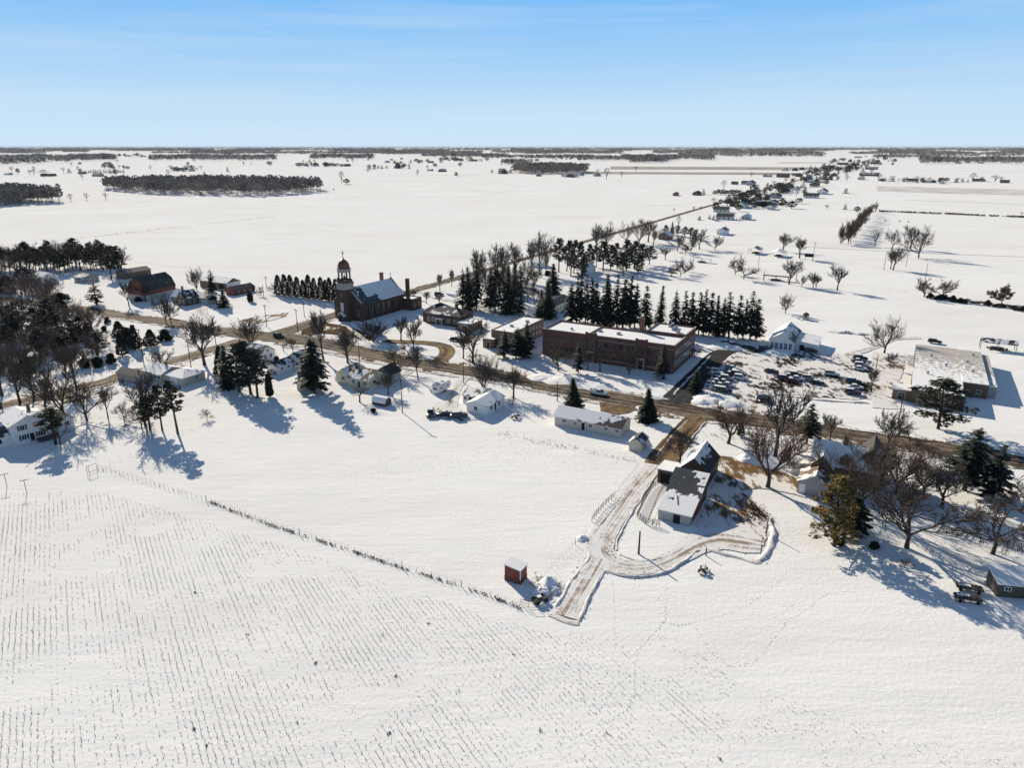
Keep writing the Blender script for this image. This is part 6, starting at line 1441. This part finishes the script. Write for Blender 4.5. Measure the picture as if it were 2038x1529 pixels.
# ------------------------------------------------------------------ far fields, farms, woods
FH = {}
def far_house(px, py, L, W_, h, rise, wall, rm, ang, label, group, kind='house', name='far_house'):
    k = (round(L), round(W_), wall, rm)
    if k not in FH:
        e = empty(name, None, kind, (0, 0, 0)); block(e, 0, 0, L, W_, h, 'gable', rise, 'x', wall, rm, .5, .3)
        wins(e, 'S', 0, 0, L, W_, row(3, 1, 1.4, 1.6)); wins(e, 'W', 0, 0, L, W_, row(2, 1, 1.4, 1.6)); FH[k] = e; o = e
    else: o = dup(FH[k])
    o.name = name; o.location = G(px, py); o.rotation_euler = (0, 0, AU + R(ang)); tag(o, label, kind, group); return o
rf = random.Random(404)
walls = ['siding_white', 'siding_white', 'siding_cream', 'siding_grey', 'brick_tan', 'siding_blue', 'barn_red', 'siding_brown']; roofs = ['r_bare', 'r_half', 'r_grey', 'r_bare', 'r_most']
hs = []
# (x, y, size px, zone)
for x, y, w in [(1391, 389, 22), (1348, 390, 12), (1455, 367, 12), (1475, 367, 20), (1499, 369, 26), (1425, 437, 30), (1491, 438, 26), (1484, 415, 30), (1493, 408, 22), (1516, 410, 22), (1545, 408, 26), (1540, 418, 22), (1552, 395, 24), (1541, 392, 14), (1598, 394, 28), (1570, 381, 24), (1590, 379, 18), (1645, 387, 28), (1518, 352, 16), (1545, 353, 22), (1565, 340, 24), (1586, 340, 14), (1600, 338, 14), (1575, 350, 16), (1595, 352, 20), (1615, 359, 24), (1637, 358, 16), (1628, 364, 10), (1650, 350, 18), (1665, 351, 18), (1710, 350, 36), (1640, 336, 22), (1666, 328, 18), (1685, 336, 20), (1692, 342, 16), (1722, 337, 20), (1720, 358, 22), (1747, 360, 14), (1650, 322, 14), (1675, 318, 16), (1700, 314, 14), (1725, 312, 12), (1752, 310, 14), (1776, 309, 14), (1800, 310, 14)]:
    hs.append((x, y, w, 'far roadside village'))
for x, y, w in [(8, 348, 14), (85, 351, 12), (100, 351, 12), (155, 346, 14), (183, 351, 20), (210, 327, 12), (352, 340, 14), (380, 341, 10), (880, 342, 16), (850, 340, 10), (1000, 346, 22), (1073, 351, 10), (1117, 352, 30), (1138, 353, 18), (1158, 350, 12), (1190, 351, 16), (600, 330, 12), (625, 331, 14), (650, 330, 14), (690, 331, 12), (790, 335, 14), (770, 324, 10), (850, 324, 12), (905, 319, 16), (940, 321, 20), (265, 308, 12), (280, 312, 12), (250, 311, 10)]:
    hs.append((x, y, w, 'far left fields'))
for x, y, w in [(1805, 362, 18), (1833, 363, 14), (1863, 364, 14), (1880, 366, 16), (1961, 361, 18), (1990, 364, 16), (1935, 361, 10), (1930, 324, 12), (1945, 325, 10), (1900, 326, 10)]:
    hs.append((x, y, w, 'far right fields'))
for i in range(26):
    t = rf.random(); x = 1430 + 310 * t + rf.uniform(-34, 40); y = 418 - 92 * t + rf.uniform(-5, 9)
    if all(abs(x - q[0]) > 9 or abs(y - q[1]) > 5 for q in hs): hs.append((x, y, rf.uniform(13, 24) * (1.15 - .5 * t), 'far roadside village'))
FARH = []
for x, y, w, z in hs:
    m = MPP(x, y) * w * 1.12; L = min(44, max(9, m * .95)); L = max(9, 4 * round(L / 4)); Wd = min(14, max(7, 2 * round(L * .3)))
    wl = rf.choice(walls); rm = rf.choice(roofs); big = L > 22; al = {'siding_white': 'white', 'siding_cream': 'cream', 'siding_grey': 'grey', 'brick_tan': 'brown brick', 'siding_blue': 'pale blue', 'barn_red': 'red', 'siding_brown': 'brown'}[wl]
    ph = al + (' barn' if big else ' house')
    o = far_house(x, y, L, Wd, 3.2 if not big else 4.5, Wd * .28, wl, rm, rf.choice([0, 0, -90, 90]) if False else rf.choice([0, -90 + 0, 0]), None, z, 'barn' if big else 'house', 'far_barn' if big else 'far_house')
    FARH.append((o, ph, x, y, z))
# far trees: (kind, x, base, top, width, zone)
ft = []
for x, yb, yt, w in [(141, 401, 386, 12), (173, 399, 385, 12), (211, 397, 384, 12), (680, 366, 341, 12), (68, 349, 337, 10), (60, 349, 338, 10), (88, 352, 338, 22), (127, 345, 333, 8), (157, 345, 331, 8), (164, 357, 347, 10), (300, 340, 330, 8), (340, 340, 329, 12), (370, 341, 329, 12), (1207, 358, 335, 16), (1237, 354, 342, 10), (1189, 350, 337, 8), (1265, 342, 331, 8), (851, 339, 329, 8), (905, 322, 312, 10), (935, 320, 310, 12), (1440, 378, 359, 12), (1495, 353, 343, 10), (1470, 394, 378, 20), (1457, 402, 386, 20), (1502, 396, 374, 16), (1448, 410, 392, 20), (1464, 412, 396, 14), (1540, 370, 360, 12), (1480, 405, 388, 18), (1600, 366, 356, 14), (1646, 416, 408, 12), (1748, 359, 345, 16), (1775, 359, 350, 14), (1824, 361, 351, 14), (1838, 361, 352, 10), (1850, 363, 353, 12), (1880, 363, 354, 10), (1905, 361, 354, 12), (1935, 362, 345, 16), (1953, 361, 352, 12), (1980, 362, 349, 18), (1992, 362, 352, 12), (1735, 344, 336, 10), (1341, 425, 414, 6), (1380, 422, 411, 8), (1350, 455, 430, 12), (1449, 443, 428, 6), (2033, 429, 422, 8), (1215, 454, 441, 12)]: ft.append(('fb', x, yb, yt, w))
for x, yb, yt, w in [(138, 344, 334, 10), (400, 388, 381, 9), (485, 327, 319, 5), (500, 327, 322, 4), (664, 378, 374, 6), (690, 366, 356, 14), (1400, 388, 374, 9), (1392, 438, 428, 9), (1420, 438, 427, 9), (1427, 440, 430, 9), (1412, 436, 427, 8), (1486, 402, 390, 12), (1455, 411, 398, 8), (1527, 375, 362, 12), (1465, 438, 432, 4), (1472, 438, 430, 4), (1459, 438, 433, 4), (1590, 405, 394, 14), (1683, 385, 373, 12), (1682, 417, 405, 10), (1705, 423, 411, 14), (1576, 375, 366, 12), (1555, 384, 372, 14), (1600, 384, 374, 12), (1613, 337, 328, 9), (1622, 337, 330, 9), (1655, 326, 319, 9), (1650, 344, 336, 12), (1668, 342, 332, 14), (1690, 338, 330, 14), (1915, 362, 353, 8), (1926, 363, 356, 6), (1420, 386, 378, 6), (1555, 410, 396, 18), (1575, 415, 400, 20), (1502, 384, 378, 8), (1808, 442, 438, 8), (1790, 441, 437, 10), (1762, 440, 436, 8)]: ft.append(('fc' if w < 13 else 'fr', x, yb, yt, w))
for i in range(16): ft.append(('fc', 171 + i * 5.0 + rf.uniform(-1, 1), 344 + rf.uniform(-1, 1), 335 + rf.uniform(0, 3), 6))
for i in range(10): ft.append(('fr', 1424 + i * 5.2, 387 + rf.uniform(-2, 2), 377 + rf.uniform(-1, 3), 9))
for i in range(12): ft.append(('fr', 1528 + rf.uniform(-20, 48), 413 + rf.uniform(-3, 3), 403 + rf.uniform(-3, 2), 12))
for cx, cy, n, sx in [(610, 331, 8, 22), (645, 331, 8, 20), (672, 330, 6, 12), (790, 335, 10, 26), (850, 324, 8, 30), (800, 325, 6, 20), (940, 321, 10, 30), (900, 320, 8, 26), (750, 336, 6, 20), (230, 336, 8, 30), (370, 340, 8, 30), (1005, 345, 8, 14), (1670, 340, 10, 36), (1700, 335, 8, 30), (1625, 345, 8, 30), (1730, 328, 8, 30), (1760, 322, 8, 30), (1690, 322, 8, 36), (1850, 363, 10, 60), (1780, 362, 6, 30), (1650, 336, 6, 14), (1140, 318, 8, 40), (260, 312, 10, 24), (1590, 362, 6, 24), (1560, 375, 6, 20), (1510, 400, 6, 26), (1545, 412, 6, 30)]:
    for i in range(n): y = cy + rf.uniform(-1.5, 1.5); ft.append((rf.choice(['fb', 'fr', 'fc', 'fr']), cx + rf.uniform(-sx, sx), y, y - rf.uniform(6, 11) * (1 if cy > 330 else .7), rf.uniform(6, 12)))
for i in range(90):
    t = rf.random(); x = 1420 + 340 * t + rf.uniform(-40, 46); y = 420 - 100 * t + rf.uniform(-7, 9); hgt = rf.uniform(9, 20) * (1.1 - .55 * t)
    ft.append((rf.choice(['fb', 'fb', 'fr', 'fc', 'fr']), x, y, y - hgt, hgt * rf.uniform(.7, 1.1)))
for i in range(46): x = rf.uniform(0, 1200); y = rf.uniform(312, 352); ft.append((rf.choice(['fb', 'fr', 'fb', 'fc']), x, y, y - rf.uniform(6, 11) * (y - 285) / 50, rf.uniform(6, 11)))
for k, x, yb, yt, w in ft:
    if 1330 < x < 1800 and yb > 300: z = 'far roadside village'
    elif x >= 1740: z = 'far right fields'
    else: z = 'far left fields'
    far_tree(k, x, yb, yt, w, 'trees of the ' + z)
# woods that read as one mass
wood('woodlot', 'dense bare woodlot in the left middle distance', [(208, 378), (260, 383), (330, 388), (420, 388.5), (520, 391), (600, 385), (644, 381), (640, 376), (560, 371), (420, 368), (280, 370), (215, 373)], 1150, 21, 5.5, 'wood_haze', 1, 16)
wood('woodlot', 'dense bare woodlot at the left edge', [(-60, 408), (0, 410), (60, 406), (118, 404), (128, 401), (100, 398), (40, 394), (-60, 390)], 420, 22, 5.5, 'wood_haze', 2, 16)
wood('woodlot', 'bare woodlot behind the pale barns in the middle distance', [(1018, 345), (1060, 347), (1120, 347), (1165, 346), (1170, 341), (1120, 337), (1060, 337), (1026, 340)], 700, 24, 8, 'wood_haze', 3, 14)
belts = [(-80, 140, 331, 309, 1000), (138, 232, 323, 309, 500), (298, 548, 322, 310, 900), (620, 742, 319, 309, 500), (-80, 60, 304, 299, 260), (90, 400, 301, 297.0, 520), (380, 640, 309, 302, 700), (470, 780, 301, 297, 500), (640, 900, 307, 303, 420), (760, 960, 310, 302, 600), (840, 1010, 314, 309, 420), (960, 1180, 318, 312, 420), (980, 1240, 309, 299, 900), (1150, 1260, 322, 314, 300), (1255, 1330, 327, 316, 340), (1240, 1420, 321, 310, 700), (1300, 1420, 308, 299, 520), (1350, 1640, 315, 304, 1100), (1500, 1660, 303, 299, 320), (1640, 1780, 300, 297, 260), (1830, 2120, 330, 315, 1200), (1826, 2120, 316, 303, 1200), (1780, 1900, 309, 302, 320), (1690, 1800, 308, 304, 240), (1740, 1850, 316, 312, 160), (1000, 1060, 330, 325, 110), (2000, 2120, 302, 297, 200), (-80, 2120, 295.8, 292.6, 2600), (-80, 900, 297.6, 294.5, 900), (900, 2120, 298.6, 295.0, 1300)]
rb = random.Random(12)
for yf, hh, ng in ((299.8, 1.9, 13), (301.6, 1.8, 11), (303.6, 1.8, 9), (306.0, 1.8, 8)):
    x = -80
    while x < 2120:
        w_ = rb.uniform(40, 230); belts.append((x, min(2120, x + w_), yf + rb.uniform(-.6, .6), yf - hh + rb.uniform(-.3, .3), int(60 + w_ * 1.3))); x += w_ + rb.uniform(20, 2400 / ng * .8)
for i, (x0, x1, yf, yb, n) in enumerate(belts):
    k = 7; fr = [(x0 + (x1 - x0) * j / k, yf - rb.uniform(0, (yf - yb) * .32)) for j in range(k + 1)]; bk = [(x1 - (x1 - x0) * j / k, yb + rb.uniform(0, (yf - yb) * .3)) for j in range(k + 1)]
    d = G((x0 + x1) / 2, (yf + yb) / 2).y; tw = max(9, d * .0035)
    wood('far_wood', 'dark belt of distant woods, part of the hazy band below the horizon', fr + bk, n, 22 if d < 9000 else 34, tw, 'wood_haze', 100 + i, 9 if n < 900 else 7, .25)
# ------------------------------------------------------------------ labels: each tree and far house by its look and its nearest landmark
ORD = ['leftmost', 'second from left', 'third from left', 'fourth from left', 'fifth from left', 'sixth from left', 'seventh from left', 'eighth from left', 'ninth from left', 'tenth from left', 'eleventh from left', 'twelfth from left']
NUM = {2: 'two', 3: 'three', 4: 'four', 5: 'five', 6: 'six', 7: 'seven', 8: 'eight', 9: 'nine', 10: 'ten', 11: 'eleven', 12: 'twelve'}
def ordlabel(items, base, share):
    """items: list of (x, obj)"""
    items.sort(key=lambda q: q[0]); n = len(items)
    for i, (x, o) in enumerate(items):
        if n == 1: o['label'] = base
        elif n <= 12: o['label'] = (base + ', ' + (ORD[i] if i < n - 1 else 'rightmost') + ' of ' + NUM[n])
        else: o['label'] = base; o['group'] = share
buckets = {}
for o, ph, x, y, h, group, label in TREES:
    if label: continue
    g = G(x, y); q = min(LMK, key=lambda l: (l[1] - g).length)
    if group and (' in ' in ph or ' along ' in ph or ' behind ' in ph or ' beyond ' in ph): key = (ph, '')
    elif ' in ' in ph or ' behind ' in ph or ' against ' in ph or ' beside ' in ph or ' at the ' in ph: key = (ph, '')
    elif group: key = (ph, group.replace('trees of the ', 'in the '))
    else: key = (ph, 'near ' + q[0])
    buckets.setdefault(key, []).append((x, o))
ROWS = {}
for (ph, where), items in buckets.items():
    base = (ph + ' ' + where).strip()
    items.sort(key=lambda q: q[0])
    if len(items) <= 12: ordlabel(items, base, base)
    else:
        # long rows: told apart by height and place along the row
        n = len(items); cell = max(1, n // 6 + (n % 6 > 0))
        for i in range(0, n, cell):
            sub = items[i:i + cell]; part = ['left end', 'left part', 'centre left', 'centre right', 'right part', 'right end'][min(5, i // cell)]
            ordlabel(sub, base + ', ' + part, base + ' ' + part)
hb = {}
for o, ph, x, y, z in FARH: hb.setdefault((ph, z), []).append((x, o))
for (ph, z), items in hb.items(): ordlabel(items, 'snowy ' + ph + ' in the ' + z, 'houses of the ' + z)
for nm in ('NEAR', 'MID'):
    it = [(o.location.x, o) for o in COL.objects if o.get('label') == nm]
    cols = {}
    for x, o in it: cols.setdefault(1, []).append((-o.location.y, o))
    q = sorted(cols[1], key=lambda q: q[0])
    for i, (_, o) in enumerate(q): o['label'] = ('snowy parked car beside the school lane' if nm == 'NEAR' else 'snowy car of the second line from the school lane') + ', ' + ['farthest', 'second farthest', 'third farthest', 'fourth farthest', 'fifth farthest', 'sixth farthest', 'seventh farthest', 'eighth farthest', 'nearest'][i if i < len(q) - 1 else 8] + ' of ' + NUM[len(q)]
# ------------------------------------------------------------------ camera, sky and sun
cam = bpy.data.cameras.new('camera'); co = bpy.data.objects.new('camera', cam); COL.objects.link(co)
cam.sensor_width = 36; cam.lens = 36 * F / 2038; cam.clip_end = 120000; cam.clip_start = .5
co.location = (0, 0, CZ); co.rotation_euler = (math.pi / 2 - TH, 0, 0); SC.camera = co
EXPO = .41; HAZE = 1.7e-5
SUN_AZ, SUN_EL = R(-31.2), R(25.3)
s = Vector((math.sin(SUN_AZ) * math.cos(SUN_EL), math.cos(SUN_AZ) * math.cos(SUN_EL), math.sin(SUN_EL)))
sl = bpy.data.lights.new('sun', 'SUN'); sl.energy = 5.0; sl.angle = R(.5); sl.color = (1.0, .89, .72)
so = bpy.data.objects.new('sun', sl); COL.objects.link(so); so.rotation_euler = s.to_track_quat('Z', 'Y').to_euler()
wd = bpy.data.worlds.new('World'); SC.world = wd; wd.use_nodes = True
nt = wd.node_tree; bg = nt.nodes['Background']; N = nt.nodes.new; LK = nt.links.new
sk = N('ShaderNodeTexSky'); sk.sky_type = 'NISHITA'; sk.sun_disc = False
sk.sun_elevation = SUN_EL; sk.sun_rotation = SUN_AZ; sk.air_density = 1.0; sk.dust_density = .2; sk.ozone_density = 3.0; sk.altitude = 100
gm = N('ShaderNodeGamma'); gm.inputs[1].default_value = .30; LK(sk.outputs[0], gm.inputs[0])      # hazy glare round the sun held back
tc = N('ShaderNodeTexCoord'); sp = N('ShaderNodeSeparateXYZ'); LK(tc.outputs['Generated'], sp.inputs[0])
cr = N('ShaderNodeValToRGB'); LK(sp.outputs[2], cr.inputs[0]); ce = cr.color_ramp
SKYC = [(0.0, (.64, .83, .985)), (.05, (.55, .775, .985)), (.10, (.40, .67, .975)), (.175, (.205, .53, .975)), (.34, (.10, .225, .45)), (1.0, (.042, .078, .165))]
while len(ce.elements) < len(SKYC): ce.elements.new(.5)
for el, (p_, c_) in zip(ce.elements, SKYC): el.position = p_; el.color = (*c_, 1)
mp = N('ShaderNodeMapping'); mp.inputs['Scale'].default_value = (1.4, 1.4, 26); mp.inputs['Rotation'].default_value = (R(2), R(-3), 0); LK(tc.outputs['Generated'], mp.inputs['Vector'])
nz = N('ShaderNodeTexNoise'); nz.inputs['Scale'].default_value = 1.7; nz.inputs['Detail'].default_value = 6; nz.inputs['Roughness'].default_value = .55; LK(mp.outputs[0], nz.inputs['Vector'])
cl = N('ShaderNodeValToRGB'); LK(nz.outputs['Fac'], cl.inputs[0]); cl.color_ramp.elements[0].position = .46; cl.color_ramp.elements[1].position = .78
cl.color_ramp.elements[1].color = (.34, .34, .34, 1)
m1 = N('ShaderNodeMix'); m1.data_type = 'RGBA'; LK(cl.outputs[0], m1.inputs[0]); LK(cr.outputs[0], m1.inputs[6]); m1.inputs[7].default_value = (.74, .84, .95, 1)
SK = 10 / 2 ** EXPO
v1 = N('ShaderNodeVectorMath'); v1.operation = 'SCALE'; v1.inputs['Scale'].default_value = SK; LK(m1.outputs[2], v1.inputs[0])
m2 = N('ShaderNodeMix'); m2.data_type = 'RGBA'; m2.inputs[0].default_value = .06; LK(v1.outputs[0], m2.inputs[6]); LK(gm.outputs[0], m2.inputs[7])
LK(m2.outputs[2], bg.inputs[0]); bg.inputs[1].default_value = .10
hz = MB(); hz.box(-60000, -8000, -1.5, 60000, 60000, 78); ho = hz.build('haze', bpy.data.materials.new('air')); hm = ho.data.materials[0]; hm.use_nodes = True
ht = hm.node_tree; ht.nodes.remove(ht.nodes['Principled BSDF']); pv = ht.nodes.new('ShaderNodeVolumePrincipled'); pv.inputs['Color'].default_value = (.72, .86, 1, 1); pv.inputs['Density'].default_value = HAZE
ht.links.new(pv.outputs[0], ht.nodes['Material Output'].inputs['Volume']); tag(ho, 'thin pale haze over the whole plain', 'haze', kind='stuff')
SC.view_settings.view_transform = 'Standard'; SC.view_settings.look = 'None'; SC.view_settings.exposure = EXPO; SC.view_settings.gamma = 1
SC.cycles.max_bounces = 5; SC.cycles.diffuse_bounces = 3; SC.cycles.glossy_bounces = 2; SC.cycles.use_denoising = True
